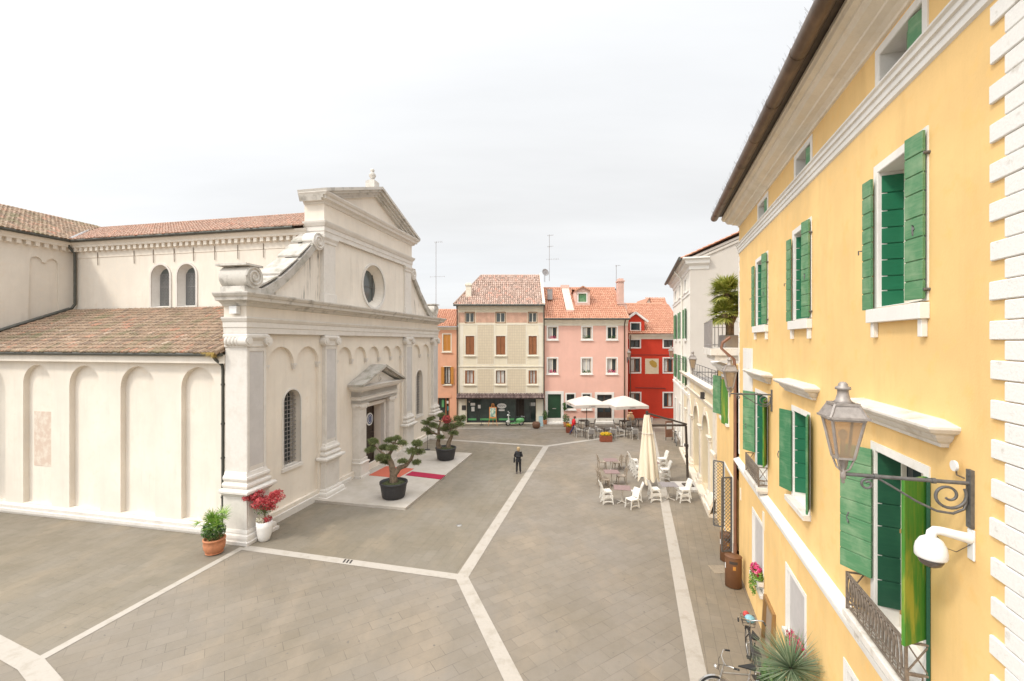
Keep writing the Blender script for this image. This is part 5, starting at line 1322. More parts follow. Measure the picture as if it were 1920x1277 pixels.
for r, mt in ((sr(838.5,842,762,770),'teal'),(sr(836,842,752,757),'paper'),(sr(828,832,750,764),'green_strip')):
    mb = MB(); mb.box(r[0],r[1],.12,.14,r[2],r[3]); mb.build('window_notice', M[mt], sg)
es = Vector((0,5,2.1)); mb = MB(); tiles(mb, (-.2,-.4,se_+.02), (1,0,0), es, [(0,0),(W4+.2,0),(W4+.2,5.4),(0,5.4)], .22, .4, .09, 1, seed=46); mb.build('roof', M['tile_new'], sh_)
mb = MB(); mb.sweep([(0,0),(W4,0)], [(0,se_-.3),(.1,se_-.2),(.25,se_-.03),(0,se_)]); mb.build('cornice', M['cream_pale'], sh_)

# aerials
def yagi(mb, x, y, z, ln, n, wd, tilt=0):
    mb.obox((x-ln/2,y,z),(x+ln/2,y,z+tilt), .018, .018)
    for i in range(n):
        t = i/(n-1); mb.obox((x-ln/2+ln*t,y-wd/2,z+tilt*t),(x-ln/2+ln*t,y+wd/2,z+tilt*t), .012, .012); mb.obox((x-ln/2+ln*t,y,z+tilt*t-wd/3),(x-ln/2+ln*t,y,z+tilt*t+wd/3), .012, .012)
def aerial(px, py0, py1, Y, label, arms, loc_dz=0):
    z0, z1 = zt(py0,Y), zt(py1,Y); t = thing('roof_aerial', label, 'aerial', (at(px,Y), Y, z0), 0, 'aerials on the roofs')
    mb = MB(); mb.tube([(0,0,-.4),(0,0,z1-z0)], .028, 6); mb.build('mast', M['zinc'], t)
    for (fz, dx, ln, n, wd) in arms:
        mb = MB(); yagi(mb, dx, 0, (z1-z0)*fz, ln, n, wd, .04); mb.build('antenna', M['zinc'], t)
aerial(817.5, 578, 453, 46, 'tall aerial mast above the roof behind the church', [(.99,.25,.75,5,.35),(.47,.15,1.5,4,.25)])
aerial(1030, 520, 440, 47.5, 'tallest aerial mast beside the satellite dish on the cream house', [(.98,.1,.6,5,.3),(.72,.1,.6,6,.3),(.42,.35,1.3,6,.3)])
aerial(1155.5, 545, 497, 47, 'short aerial beside the pink house chimney', [(.97,.15,.5,4,.25)])
t = thing('satellite_dish', 'round grey satellite dish on the cream house ridge', 'satellite dish', (at(1021.5,47.6), 47.6, zt(520,47.6)), R(25))
mb = MB(); mb.tube([(0,0,-.5),(0,0,.3)], .03, 6); mb.build('mount', M['zinc'], t)
mb = MB(MbM := Matrix.Translation((0,-.05,.5)) @ Matrix.Rotation(R(75),4,'X')); mb.lathe([(.0,.0),(.2,.02),(.36,.07),(.40,.10),(.37,.085),(.2,.035)], 18); mb.build('dish', M['zinc'], t)
mb = MB(); mb.tube([(0,-.1,.2),(0,-.55,.45)], .012, 5); mb.ball((0,-.55,.46), .04); mb.build('feed_arm', M['zinc'], t)
t = thing('roof_unit', 'small pale grey cabinet standing between the cream and pink roofs', 'cabinet', (at(1031,45.5), 45.5, zt(562,45.5)), 0)
mb = MB(); mb.box(-.25,.25,-.2,.2,0,1.0); mb.box(-.29,.29,-.24,.24,1.0,1.06); mb.build('cabinet_box', M['zinc'], t, .01)
# ------------------------------------------------------------------ street lamps
def street_lamp(fr, u, z, label, arm=1.0, off=0.0):
    p = fr.w(u, off, z); t = thing('street_lamp', label, 'lamp', p, fr.a, 'wall lanterns round the square')
    m = MB(); m.box(-.035,.035,-.03,0,-.42,.13); 
    for zz in (-.36,.08): m.tube([(0,-.035,zz),(0,-.025,zz)], .014, 6)
    m.build('wall_plate', M['iron'], t)
    m = MB(); m.tube([(0,-.03,0),(0,-arm,0)], .019, 8)
    m.tube([(0,-arm*.27,.0),(0,-arm*.27-.03,0)], .028, 8); m.tube([(0,-arm*.72,0),(0,-arm*.72-.03,0)], .028, 8)
    m.build('arm', M['iron'], t)
    m = MB(); c = (-.16, -.13); sp = []
    for i in range(34):
        s_ = i/33; a = R(30)-s_*R(520); r = .145*(1-s_*.78); sp.append((0, c[0]-.02+r*math.cos(a), c[1]+r*math.sin(a)))
    m.tube(sp, [.0155*(1-.25*i/33) for i in range(34)], 6)
    low = [(0,-.035,-.16),(0,-.06,-.25),(0,-.14,-.30),(0,-.26,-.29),(0,-.42,-.21),(0,-.60,-.09),(0,-.72,-.015),(0,-.80,-.03)]
    c2 = (-.80,-.085); k = [(0, c2[0]+(.055+.0)*math.cos(a)*(1-i/20*.6), c2[1]+.055*math.sin(a)*(1-i/20*.6)) for i, a in enumerate([R(90)+R(20)*j for j in range(21)])]
    m.tube([Vector(v)*1 if False else (v[0], v[1]*arm, v[2]) for v in low+k], .012, 6); m.build('scroll', M['iron'], t)
    y = -arm
    m = MB(); m.lathe([(0,-.10),(.018,-.085),(.012,-.06),(.026,-.045),(.026,.03),(.016,.05),(.025,.08),(.035,.12),(.045,.16),(.08,.175)], 12, (0,y,0))
    for a in (0,90,180,270):
        d = Vector((math.cos(R(a+45)), math.sin(R(a+45)), 0)); m.tube([Vector((0,y,.03))+d*.02, Vector((0,y,.06))+d*.06, Vector((0,y,.11))+d*.08, Vector((0,y,.165))+d*.10], .010, 5)
    m.build('lantern_base', M['lamp_metal'], t)
    b_, t_, z0, z1 = .072, .137, .17, .565
    cs_ = lambda h, zz: [(h,y+h,zz),(-h,y+h,zz),(-h,y-h,zz),(h,y-h,zz)]
    lo, hi = cs_(b_,z0), cs_(t_,z1)
    m = MB()
    for i in range(4):
        j = (i+1)%4; m.obox(lo[i],hi[i],.022,.022); m.obox(lo[i],lo[j],.026,.02); m.obox(hi[i],hi[j],.034,.025)
    for v in hi: m.lathe([(.0,.03),(.013,.045),(.009,.06),(0,.08)], 8, (v[0]*1.08,y+(v[1]-y)*1.08,z1-.02))
    lf = m.build('lantern', M['lamp_metal'], t)
    m = MB()
    for i in range(4): m.quad(lo[i],lo[(i+1)%4],hi[(i+1)%4],hi[i])
    gm = m.build('glass', M['lantern_glass'], lf)
    m = MB(); m.ball((0,y,.40), .042, .042, .055); m.lathe([(.02,.2),(.02,.33),(.03,.34)], 10, (0,y,0)); m.build('bulb', M['bulb'], lf)
    r0, r1 = cs_(.158,z1+.02), cs_(.10,z1+.15)
    m = MB()
    for i in range(4):
        j = (i+1)%4; m.obox(r0[i],r1[i],.02,.02); m.obox(r0[i],r0[j],.05,.022); m.obox(r1[i],r1[j],.03,.025)
        m.quad(*[Vector(v)*1 for v in (r0[i],r0[j],r1[j],r1[i])])
    m.add([(.10,y+.10,z1+.155),(-.10,y+.10,z1+.155),(-.10,y-.10,z1+.155),(.10,y-.10,z1+.155)], [(0,1,2,3)])
    m.lathe([(.10,z1+.155),(.065,z1+.19),(.05,z1+.25),(.048,z1+.29),(.068,z1+.295),(.068,z1+.32),(.042,z1+.33),(.042,z1+.35),(.025,z1+.37),(0,z1+.375)], 14, (0,y,0))
    m.build('roof', M['lamp_metal'], lf)
    return t
mg, nt, N, L, B = newmat('lantern_glass_pane')
tr = N.new('ShaderNodeBsdfTransparent'); mx = N.new('ShaderNodeMixShader'); mx.inputs[0].default_value = .42
B.inputs['Base Color'].default_value = (.50,.40,.29,1); B.inputs['Roughness'].default_value = .25
L.new(tr.outputs[0], mx.inputs[1]); L.new(B.outputs[0], mx.inputs[2]); L.new(mx.outputs[0], N['Material Output'].inputs[0]); tr.inputs[0].default_value = (.85,.72,.55,1)
M['lantern_glass'] = mg
street_lamp(YF, yu(1823), 6.65, 'nearest wall lantern beside the dome camera and white quoins', 1.04)
street_lamp(YF, yu(1448), 6.65, 'wall lantern on the yellow house over the far small balcony', .97)
street_lamp(LFa, .35, 6.62, 'wall lantern in front of the arcade roof terrace', 1.05)
street_lamp(WF, WF.pix(1286)[0], 6.75, 'far wall lantern on the white house front', 1.0)
pf = Frame(at(1176,43.0), 43.0, 0); street_lamp(pf, 0, 6.35, 'wall lantern on the corner of the pink house', .6)

t = thing('dome_camera', 'white dome security camera on a wall arm under the nearest lantern', 'camera', YF.w(yu(1824), 0, 6.05), AY)
m = MB(); m.box(-.045,.045,-.02,0,-.12,.17); m.build('wall_plate', M['plastic_white'], t, .006)
m = MB(); m.tube([(0,-.02,.08),(0,-.12,.10),(0,-.24,.125),(0,-.29,.125),(0,-.315,.10),(0,-.32,.05)], [.052,.045,.04,.04,.04,.042], 12); m.build('arm', M['plastic_white'], t)
m = MB(); m.lathe([(0,.06),(.05,.06),(.085,.035),(.115,-.02),(.125,-.075),(.125,-.125),(.118,-.14),(.10,-.145)], 24, (0,-.32,0)); m.build('housing', M['plastic_white'], t)
m = MB(); m.lathe([(.10,-.14),(.098,-.17),(.08,-.205),(.045,-.228),(0,-.235)], 24, (0,-.32,0)); m.build('dome', M['dome'], t)
m = MB(); m.tube([(0,-.28,.08),(.05,-.22,-.02),(.03,-.14,-.05),(0,-.02,.02)], .004, 4); m.build('cable', M['dark_metal'], t)
t = thing('wall_disc', 'small white disc on a stem above the lamp bracket', 'reflector', YF.w(yu(1806), .03, 6.78), AY)
m = MB(); m.tube([(0,-.03,0),(0,-.05,0)], .052, 18); m.build('disc', M['plastic_white'], t); m = MB(); m.tube([(0,-.03,0),(0,-.02,-.09),(0.02,.03,-.11)], .008, 5); m.build('stem', M['rust_iron'], t)

# ------------------------------------------------------------------ plants
def blade(mb, p, d, ln, wd, droop=.2, n=3, side=None, fold=0.0):
    p = Vector(p); d = Vector(d).normalized(); s_ = d.cross(Vector((0,0,1))) if side is None else Vector(side)
    if s_.length < .05: s_ = Vector((1,0,0))
    s_.normalize(); vs = []; q = p.copy(); dd = d.copy()
    for i in range(n+1):
        t = i/n; ww = wd*(1-t)**.7*.5 if i else wd*.32
        if i == n: vs.append(q.copy())
        else: vs += [q - s_*ww, q + s_*ww]
        dd = (dd + Vector((0,0,-droop/n))).normalized(); q = q + dd*ln/n
    fs = [(2*i,2*i+1,2*i+3,2*i+2) for i in range(n-1)] + [(2*n-2,2*n-1,2*n)]
    mb.add(vs, fs)
def leafs(mb, c, rx, ry, rz, n, size, q, shell=.5, flat=0.0):
    c = Vector(c)
    for i in range(n):
        while True:
            v = Vector((q.uniform(-1,1),q.uniform(-1,1),q.uniform(-1,1)))
            if .01 < v.length <= 1 and v.length > shell*q.random(): break
        p = c + Vector((v.x*rx, v.y*ry, v.z*rz)); nrm = (v + Vector((q.gauss(0,.5),q.gauss(0,.5),q.gauss(0,.5)+flat))).normalized()
        a = nrm.orthogonal().normalized(); a.rotate(Matrix.Rotation(q.uniform(0,6.28),3,nrm)); b = nrm.cross(a); s_ = size*q.uniform(.6,1.3)
        mb.add([p-a*s_, p+b*s_*.42+nrm*s_*.12, p+a*s_, p-b*s_*.42+nrm*s_*.12], [(0,1,2,3)])
def fan(mb, p, d, q, n=16, ln=.5, wd=.05, spread=105):
    d = Vector(d).normalized(); s_ = d.cross(Vector((0,0,1)))
    if s_.length < .1: s_ = Vector((1,0,0))
    s_.normalize(); up = s_.cross(d)
    for i in range(n):
        a = R(-spread + 2*spread*i/(n-1)); v = d*math.cos(a) + s_*math.sin(a) + up*q.uniform(-.08,.12)
        blade(mb, p, v, ln*(1-.25*abs(i/(n-1)-.5)*2)*q.uniform(.9,1.08), wd, .45, 3, side=v.cross(up))
def needles(mb, c, rx, ry, rz, n, q, ln=.09):
    c = Vector(c)
    for i in range(n):
        while True:
            v = Vector((q.uniform(-1,1),q.uniform(-1,1),q.uniform(-.55,1)))
            if .35 < v.length <= 1: break
        p = c + Vector((v.x*rx, v.y*ry, v.z*rz)); d = (Vector((v.x,v.y,v.z*.8+.35)) + Vector((q.gauss(0,.35),q.gauss(0,.35),q.gauss(0,.35)))).normalized()
        for k in range(4):
            e = (d + Vector((q.gauss(0,.45),q.gauss(0,.45),q.gauss(0,.45)))).normalized(); s_ = e.orthogonal().normalized()*.011
            mb.add([p-s_, p+s_, p+e*ln*q.uniform(.7,1.2)], [(0,1,2)])

def bonsai(loc, label, trunks, pads, seed, s=1.0, red=None):
    q = random.Random(seed); t = thing('potted_pine', label, 'potted tree', loc, 0, 'cloud pruned pines on the church platform')
    m = MB(); m.lathe([(.50,0),(.56,.06),(.64,.55),(.67,.70),(.70,.72),(.70,.80),(.64,.80),(.62,.70)], 32); m.build('tub', M['tub'], t)
    m = MB(); m.lathe([(.63,.70),(.35,.75),(0,.78)][::1], 20); leafs(m, (0,0,.77), .55,.55,.04, 260, .035, q, 0, 1); m.build('moss', M['soil'], t)
    m = MB()
    for pts, rs in trunks: 
        m.tube(pts, rs, 9)
    for (c, rx, ry, rz) in pads:
        best = min((Vector(p) for pts, _ in trunks for p in pts[1:]), key=lambda p: (p-Vector(c)).length)
        mid = best.lerp(Vector(c), .5) + Vector((0,0,-.08)); m.tube([best, mid, Vector(c)+Vector((0,0,-rz*.5))], [.05,.035,.02], 6)
    m.build('trunk', M['bark'], t)
    for (c, rx, ry, rz) in pads:
        m = MB(); c = Vector(c)
        for k_ in range(4):
            o_ = Vector((q.uniform(-.45,.45)*rx, q.uniform(-.45,.45)*ry, q.uniform(-.35,.35)*rz)); s_ = q.uniform(.5,.72)
            needles(m, c+o_, rx*s_, ry*s_, rz*s_*1.15, int(72*(rx*ry/.09)**.6), q, .12)
        m.build('foliage', M['needles'], t)
    if red:
        m = MB(); leafs(m, red, .32,.25,.3, 300, .06, q); m.build('red_foliage', M['red_leaf'], t)
Yb1 = 22.4; bx = at(738,Yb1)
def P1(px, py, dy=0): return (at(px,Yb1)-bx, dy, zt(py,Yb1)-.12)
bonsai((bx, Yb1, .12), 'cloud pruned pine in a black tub, the nearer one on the platform', [
    ([P1(738,905),P1(737,885),P1(734,868,-.05),P1(728,855,.05),P1(736,842,.0),P1(738,830)], [.22,.17,.14,.10,.075,.04]),
    ([P1(739,890),P1(748,878,.1),P1(760,874,.1),P1(770,862,.05),P1(776,848,0),P1(780,838)], [.16,.13,.11,.09,.07,.04]),
    ([P1(732,862),P1(722,852,-.1),P1(712,843,-.1),P1(704,838)], [.10,.07,.05,.03])],
  [(P1(744,822),.24,.24,.13),(P1(730,826,.1),.3,.28,.14),(P1(757,829,-.1),.25,.22,.13),(P1(702,828),.30,.28,.14),(P1(696,841,-.2),.27,.25,.13),(P1(715,842,.2),.33,.3,.15),
   (P1(740,838,-.2),.36,.3,.18),(P1(722,853,-.25),.4,.32,.18),(P1(711,862,.1),.24,.22,.12),(P1(757,863,-.3),.25,.22,.13),(P1(783,832,.1),.36,.3,.2),(P1(776,845,-.1),.38,.3,.2),(P1(786,851,.2),.28,.25,.16),(P1(783,866,-.1),.26,.24,.13),(P1(721,869,.2),.32,.25,.13)], 3)
Yb2 = 29.6; bx2 = at(836,Yb2)
def P2(px, py, dy=0): return (at(px,Yb2)-bx2, dy, zt(py,Yb2)-.12)
bonsai((bx2, Yb2, .12), 'twin trunked cloud pruned pine in a black tub, the farther one', [
    ([P2(825,842),P2(821,832),P2(823,818,.1),P2(822,804),P2(826,790)], [.19,.15,.11,.08,.04]),
    ([P2(840,842),P2(841,830,.1),P2(847,818,0),P2(846,804,-.1),P2(838,792)], [.18,.14,.11,.08,.04]),
    ([P2(822,815),P2(812,812),P2(802,806)], [.08,.06,.03])],
  [(P2(809,785),.3,.28,.15),(P2(797,793,.2),.36,.3,.2),(P2(812,797,-.1),.45,.35,.22),(P2(800,805),.3,.28,.15),(P2(808,813,.1),.38,.32,.16),(P2(828,819,-.2),.33,.28,.18),(P2(845,800,.1),.5,.4,.28),(P2(850,811,-.2),.4,.35,.2),
   (P2(856,786,.2),.36,.32,.18),(P2(862,794,-.1),.36,.32,.2),(P2(829,780,.1),.33,.3,.18),(P2(838,788),.35,.3,.2),(P2(866,785,.2),.24,.22,.14),(P2(834,806,.2),.36,.3,.2)], 5, red=P2(838,785,-.2))
p = G(801.5, 843, .02); t = thing('sign_post', 'thin dark post on a round foot behind the far pine', 'post', p)
m = MB(); m.lathe([(.2,0),(.2,.03),(.03,.05)], 16); m.build('foot', M['dark_metal'], t); m = MB(); m.tube([(0,0,.03),(0,0,1.95)], .018, 6); m.build('pole', M['dark_metal'], t)

p = G(402, 1037); t = thing('potted_palm', 'small green fan palm in a round terracotta pot beside the church corner', 'potted plant', p); q = random.Random(21)
m = MB(); m.lathe([(.20,0),(.27,.05),(.35,.22),(.37,.38),(.35,.50),(.38,.52),(.38,.58),(.33,.58),(.31,.5)], 26); m.lathe([(.22,.05),(.30,.07),(.30,.04)], 20); m.build('pot', M['terracotta'], t)
m = MB(); leafs(m, (-.03,0,.86), .42,.36,.36, 900, .06, q, .3); m.build('low_leaves', M['leaf_mid'], t)
m = MB()
for i in range(28):
    a = q.uniform(0,6.28); e = q.uniform(.5,1.45); d = Vector((math.cos(a)*math.cos(e), math.sin(a)*math.cos(e), math.sin(e))); ln = q.uniform(.4,.72)
    p0 = Vector((0,0,.7)); p1 = p0 + d*ln + Vector((0,0,.1)); m.tube([p0, p1], .008, 4); fan(m, p1, d, q, 12, .40, .035, 90)
m.build('fronds', M['leaf_bright'], t)
m = MB(); leafs(m, (.0,0,.8), .40,.36,.3, 40, .045, q, .8); m.build('white_flowers', M['white_petal'], t)

p = G(495.5, 1013); t = thing('vase_shrub', 'red leaved shrub in a tall white vase by the church wall', 'potted plant', p); q = random.Random(22)
m = MB(); m.lathe([(.17,0),(.21,.04),(.26,.25),(.29,.55),(.30,.78),(.27,.78),(.25,.70)], 26); m.build('vase', M['vase'], t)
m = MB(); m.tube([(0,0,.7),(.02,0,1.0),(-.01,.02,1.2)], [.035,.03,.02], 6)
tips = []
for i in range(34):
    a = q.uniform(0,6.28); r = q.uniform(.2,.68); z = 1.35+q.uniform(-.05,.55)+r*.15; e = Vector((math.cos(a)*r, math.sin(a)*r*.9, z)); m.tube([(0,0,1.1),e*.5+Vector((0,0,.58)),e], [.012,.008,.004], 4); tips.append(e)
m.build('stems', M['bark'], t)
m = MB()
for e in tips: leafs(m, e, .17,.17,.12, 52, .05, q, .1)
leafs(m, (0,0,1.5), .55,.5,.26, 420, .05, q, .3); m.build('foliage', M['red_leaf'], t)
m = MB(); leafs(m, (0,0,1.25), .38,.35,.2, 160, .045, q, .2); m.build('green_foliage', M['leaf_mid'], t)
m = MB(); leafs(m, (-.1,-.05,.86), .2,.2,.13, 190, .04, q); m.build('white_flowers', M['white_petal'], t)
m = MB(); leafs(m, (.13,.0,.86), .17,.2,.12, 150, .045, q); m.build('low_foliage', M['red_leaf'], t)

# yucca and its neighbours at the foot of the yellow house
q = random.Random(31); yc = Vector((5.14, 8.15, 0)); t = thing('yucca', 'spiky grey green yucca by the yellow wall', 'plant', yc)
m = MB(); m.lathe([(.22,0),(.26,.08),(.30,.42),(.33,.5),(.28,.5),(.26,.42)], 22); m.build('pot', M['terracotta'], t)
m = MB(); m.tube([(0,0,.4),(.03,0,1.2),(0,0,1.95)], [.09,.08,.09], 9); m.build('trunk', M['bark'], t)
m = MB()
for i in range(420):
    a = q.uniform(0,6.28); e = math.asin(q.uniform(-.45,1)); d = Vector((math.cos(a)*math.cos(e), math.sin(a)*math.cos(e), math.sin(e))); blade(m, Vector((0,0,1.98))+d*.05, d, q.uniform(.55,.78), .02, .10, 3)
m.build('blades', M['leaf_yucca'], t)
def bushy(loc, label, parts, cat='plant', name='flower_bush', pot=None):
    t = thing(name, label, cat, loc)
    if pot: m = MB(); m.lathe([(.18,0),(.22,.05),(.25,.32),(.27,.36),(.22,.36)], 18); m.build('pot', M[pot], t)
    for nm, mat, c, r, n, s_ in parts:
        m = MB(); leafs(m, c, *r, n, s_, q, .2); m.build(nm, M[mat], t)
    return t
bushy((5.28, 9.0, 0), 'loose pale green bush behind the yucca beside the bicycles', [('foliage','leaf_mid',(0,0,.95),(.28,.28,.6),700,.055)], pot='terracotta')
bushy((5.5, 8.5, 0), 'pink oleander sprigs between the yucca and the wall', [('foliage','leaf_mid',(0,0,1.1),(.16,.25,.7),300,.05),('flowers','pink_petal',(0,-.02,2.0),(.16,.2,.28),90,.04)], pot='terracotta')
def win_box(px, py, n, label, hang=0.0):
    u, z = YF.pix(px, py, .1); p = YF.w(u, .09, z); t = thing('flower_box', label, 'flower box', p, AY)
    m = MB(); m.box(-.30,.30,-.06,.08,-.13,.0); m.build('box', M['sillstone'], t, .01)
    m = MB(); leafs(m, (0,-.03,.10), .34,.16,.16, n, .045, q, .1); 
    if hang: leafs(m, (-.1,-.12,-.22), .26,.08,hang, int(n*.5), .04, q, .1)
    m.build('foliage', M['leaf_bright'], t)
    m = MB(); leafs(m, (0,-.05,.2), .33,.14,.13, int(n*.5), .05, q, .3)
    m.build('flowers', M['pink_petal'], t)
win_box(1421, 1082, 420, 'pink flower box trailing from the farther low window of the yellow house', .35)
win_box(1494, 1222, 340, 'pink flower box on the nearer low window behind the yucca')
# fan palm on the terrace
q = random.Random(41); pc = Vector((at(1367,18.0), 18.0, 7.75)); t = thing('terrace_palm', 'two headed fan palm on the terrace beside the yellow house', 'palm', pc)
m = MB(); m.box(-.3,.3,-.25,.25,0,.5); m.build('planter', M['zinc'], t, .02)
heads = [Vector((-.12,.0,2.2)), Vector((-.25,-.05,1.35)), Vector((.45,.1,1.75))]
m = MB(); m.tube([(.1,.05,.4),(.12,.05,1.4),heads[0]], [.12,.10,.14], 9); m.tube([(-.05,-.05,.4),(-.08,-.1,.9),heads[1]], [.11,.10,.13], 9); m.tube([(.1,.05,.9),(.35,.1,1.4),heads[2]], [.09,.09,.12], 9); m.build('trunk', M['bark'], t)
for hd, n_ in zip(heads, (46, 42, 34)):
    m = MB()
    for i in range(n_):
        a = 6.28*i/n_*3.7; e = R(q.uniform(-35,80)); d_ = Vector((math.cos(a)*math.cos(e), math.sin(a)*math.cos(e), math.sin(e))); ln = q.uniform(.22,.46)
        p1 = hd + d_*ln; m.tube([hd, p1], .012, 4); fan(m, p1, d_, q, 17, .52, .07, 95)
    m.build('fronds', M['leaf_palm'], t)

# ------------------------------------------------------------------ bins, board
def litter_bin(px, py, label):
    p = G(px, py); t = thing('litter_bin', label, 'litter bin', p, R(-25), 'brown litter bins by the yellow house')
    m = MB(); m.lathe([(.235,.02),(.25,.03),(.25,.97),(.24,1.0)], 30, sy=.8); m.build('body', M['bin_brown'], t)
    m = MB(); m.lathe([(.262,.985),(.262,1.01),(.10,1.02),(.07,1.03),(.05,1.035),(0,1.035)], 30, sy=.8); m.build('lid', M['bin_brown'], t, .004)
    m = MB(); m.add([((.253)*math.cos(a), .8*.253*math.sin(a), zz) for zz in (.80,.89) for a in [R(-90)+R(7)*k for k in range(-4,5)]], [(k,k+1,10+k,9+k) for k in range(8)]); m.build('slot', M['interior'], t)
    m = MB(); m.add([((.252)*math.cos(a), .8*.252*math.sin(a), zz) for zz in (.62,.74) for a in [R(-84)+R(5)*k for k in range(-2,3)]], [(k,k+1,6+k,5+k) for k in range(4)]); m.build('emblem', M['orange_wood'], t)
    m = MB(); m.add([((.252)*math.cos(a), .8*.252*math.sin(a), zz) for zz in (.60,.78) for a in [R(-160)+R(6)*k for k in range(-1,2)]], [(k,k+1,4+k,3+k) for k in range(2)]); m.build('sticker', M['paper'], t)
litter_bin(1375, 1100, 'round brown litter bin, the nearer of the two by the yellow house')
litter_bin(1364, 1052, 'round brown litter bin partly hidden behind the nearer bin')
u0, u1 = yu(1437), yu(1455); pb_ = YF.w((u0+u1)/2, 0, .02); t = thing('notice_board', 'wood framed grey board standing against the yellow wall', 'board', pb_, AY); w_ = (u1-u0)/2
m = MB(M_ := Matrix.Rotation(R(-3),4,'X')); m.ring(rect(-w_,w_,0,1.28), rect(-w_+.07,w_-.07,.07,1.2), -.14, -.02); m.build('frame', M['wood_edge'], t, .006)
m = MB(M_); m.box(-w_+.07,w_-.07,-.06,-.03,.07,1.2); m.build('panel', M['grey_wood'], t)

# ------------------------------------------------------------------ bicycles
def bike(loc, rz, label, frame_mat, basket=False, lady=True, turn=0.0):
    t = thing('bicycle', label, 'bicycle', loc, rz, 'bicycles parked round the square'); r = .335; wb = .53
    for x, nm in ((-wb,'rear'),(wb,'front')):
        m = MB(); m.tube([(x+r*math.cos(a),0,r+r*math.sin(a)) for a in [i*math.pi/16 for i in range(32)]], .020, 8, closed=True); wh_ = m.build('wheel', M['rubber'], t)
        m = MB(); m.tube([(x+(r-.03)*math.cos(a),0,r+(r-.03)*math.sin(a)) for a in [i*math.pi/14 for i in range(28)]], .010, 5, closed=True)
        for i in range(18):
            a = i*math.pi/9+.1; m.tube([(x,(.03 if i%2 else -.03),r),(x+(r-.03)*math.cos(a),0,r+(r-.03)*math.sin(a))], .0022, 3, caps=False)
        m.tube([(x,-.05,r),(x,.05,r)], .02, 8); m.build('rim', M['chrome'], wh_)
        m = MB(); pts = [(x+(r+.045)*math.cos(a),(r+.045)*math.sin(a)+r) for a in [R(20)+R(12)*i for i in range(13)]]
        for p0, p1 in zip(pts, pts[1:]): m.add([(p0[0],-.025,p0[1]),(p0[0],.025,p0[1]),(p1[0],.025,p1[1]),(p1[0],-.025,p1[1])], [(0,1,2,3)])
        m.build('mudguard', M[frame_mat], t)
    st, bb, hd, hb = (-.20,0,.82), (-.08,0,.29), (.36,0,.86), (.41,0,.66)
    m = MB(); m.tube([st,bb], .018, 8); m.tube([bb,hb], .022, 8); m.tube([(-.17,0,.62) if lady else (-.19,0,.78),(.38,0,.78)] if not lady else [(-.13,0,.45),(.39,0,.74)], .018, 8)
    m.tube([hd,hb], .022, 8)
    for y in (-.06,.06): m.tube([(-wb,y,r),(-.1,y*.6,.29)], .010, 6); m.tube([(-wb,y,r),(-.18,y*.4,.72)], .009, 6); m.tube([hb,(wb-.03,y,.48),(wb,y,r)], .012, 6)
    m.build('frame', M[frame_mat], t)
    m = MB(); m.tube([(-.2,0,.8),(-.215,0,.93)], .013, 8); m.build('seat_post', M['chrome'], t)
    m = MB(); m.add([(.06,0,.97),(-.10,.05,.975),(-.26,.10,.98),(-.32,.06,.985),(-.32,-.06,.985),(-.26,-.10,.98),(-.10,-.05,.975),(.05,0,.93),(-.10,.04,.93),(-.25,.08,.92),(-.30,.05,.92),(-.30,-.05,.92),(-.25,-.08,.92),(-.10,-.04,.93)],
        [(0,1,2,3,4,5,6),(7,13,12,11,10,9,8),(0,7,8,1),(1,8,9,2),(2,9,10,3),(3,10,11,4),(4,11,12,5),(5,12,13,6),(6,13,7,0)]); m.build('saddle', M['rubber'], t, .01)
    m = MB(); m.tube([hd,(.33,0,1.0)], .014, 8); m.tube([(.16,-.30,1.08),(.26,-.27,1.10),(.34,-.15,1.04),(.34,0,1.01),(.34,.15,1.04),(.26,.27,1.10),(.16,.30,1.08)], .013, 8); m.build('handlebar', M['chrome'], t)
    for y in (-.29,.29): m = MB(); m.tube([(.12,y*1.03,1.075),(.23,y*.98,1.09)], .019, 8); m.build('grip', M['rubber'], t)
    m = MB(); m.tube([(.30,-.2,1.08),(.42,-.1,1.0),(.44,0,.85),(.40,.02,.7)], .004, 4); m.tube([(.30,.2,1.08),(.46,.1,1.02),(.46,.03,.85)], .004, 4); m.build('brake_cable', M['rubber'], t)
    m = MB(); m.tube([(-.08,-.055,.29),(-.08,-.065,.29)], .085, 16); m.tube([(-.08,-.08,.29),(.02,-.09,.16)], .010, 6); m.tube([(-.08,.08,.29),(-.18,.09,.42)], .010, 6); m.box(-.03,.07,-.17,-.09,.145,.17); m.box(-.23,-.13,.09,.17,.41,.435); m.build('crank', M['dark_metal'], t)
    m = MB(); m.box(-.62,-.25,-.07,.07,.74,.755); m.tube([(-.55,.06,.74),(-wb,.06,r)], .006, 5); m.tube([(-.55,-.06,.74),(-wb,-.06,r)], .006, 5); m.build('carrier', M['dark_metal'], t)
    m = MB(); m.ball((.50,0,.90), .05,.05,.045); m.build('headlight', M['chrome'], t)
    if basket:
        m = MB(); n_ = 10
        for zz, ww in ((.80,.13),(.88,.145),(.96,.16)): m.tube([(.44+.0,-ww,zz),(.44+.24,-ww,zz),(.44+.24,ww,zz),(.44,ww,zz)], .006, 5, closed=True)
        for (x, y) in [(.44,-.13),(.52,-.13),(.60,-.13),(.68,-.13),(.68,0),(.68,.13),(.60,.13),(.52,.13),(.44,.13)]: m.tube([(x,y,.80),(x,y*1.2,.96)], .004, 4)
        m.build('basket', M['dark_metal'], t)
    return t
bike((5.85, 10.75, 0), math.atan2(.954,.30), 'black bicycle with a full basket leaning by the yellow wall', 'dark_metal', True)
b0 = thing('basket_bundle', 'blue and red bundle lying in the black bicycle basket', 'bag', (5.85+.56*.30, 10.75+.56*.954, .83), R(30))
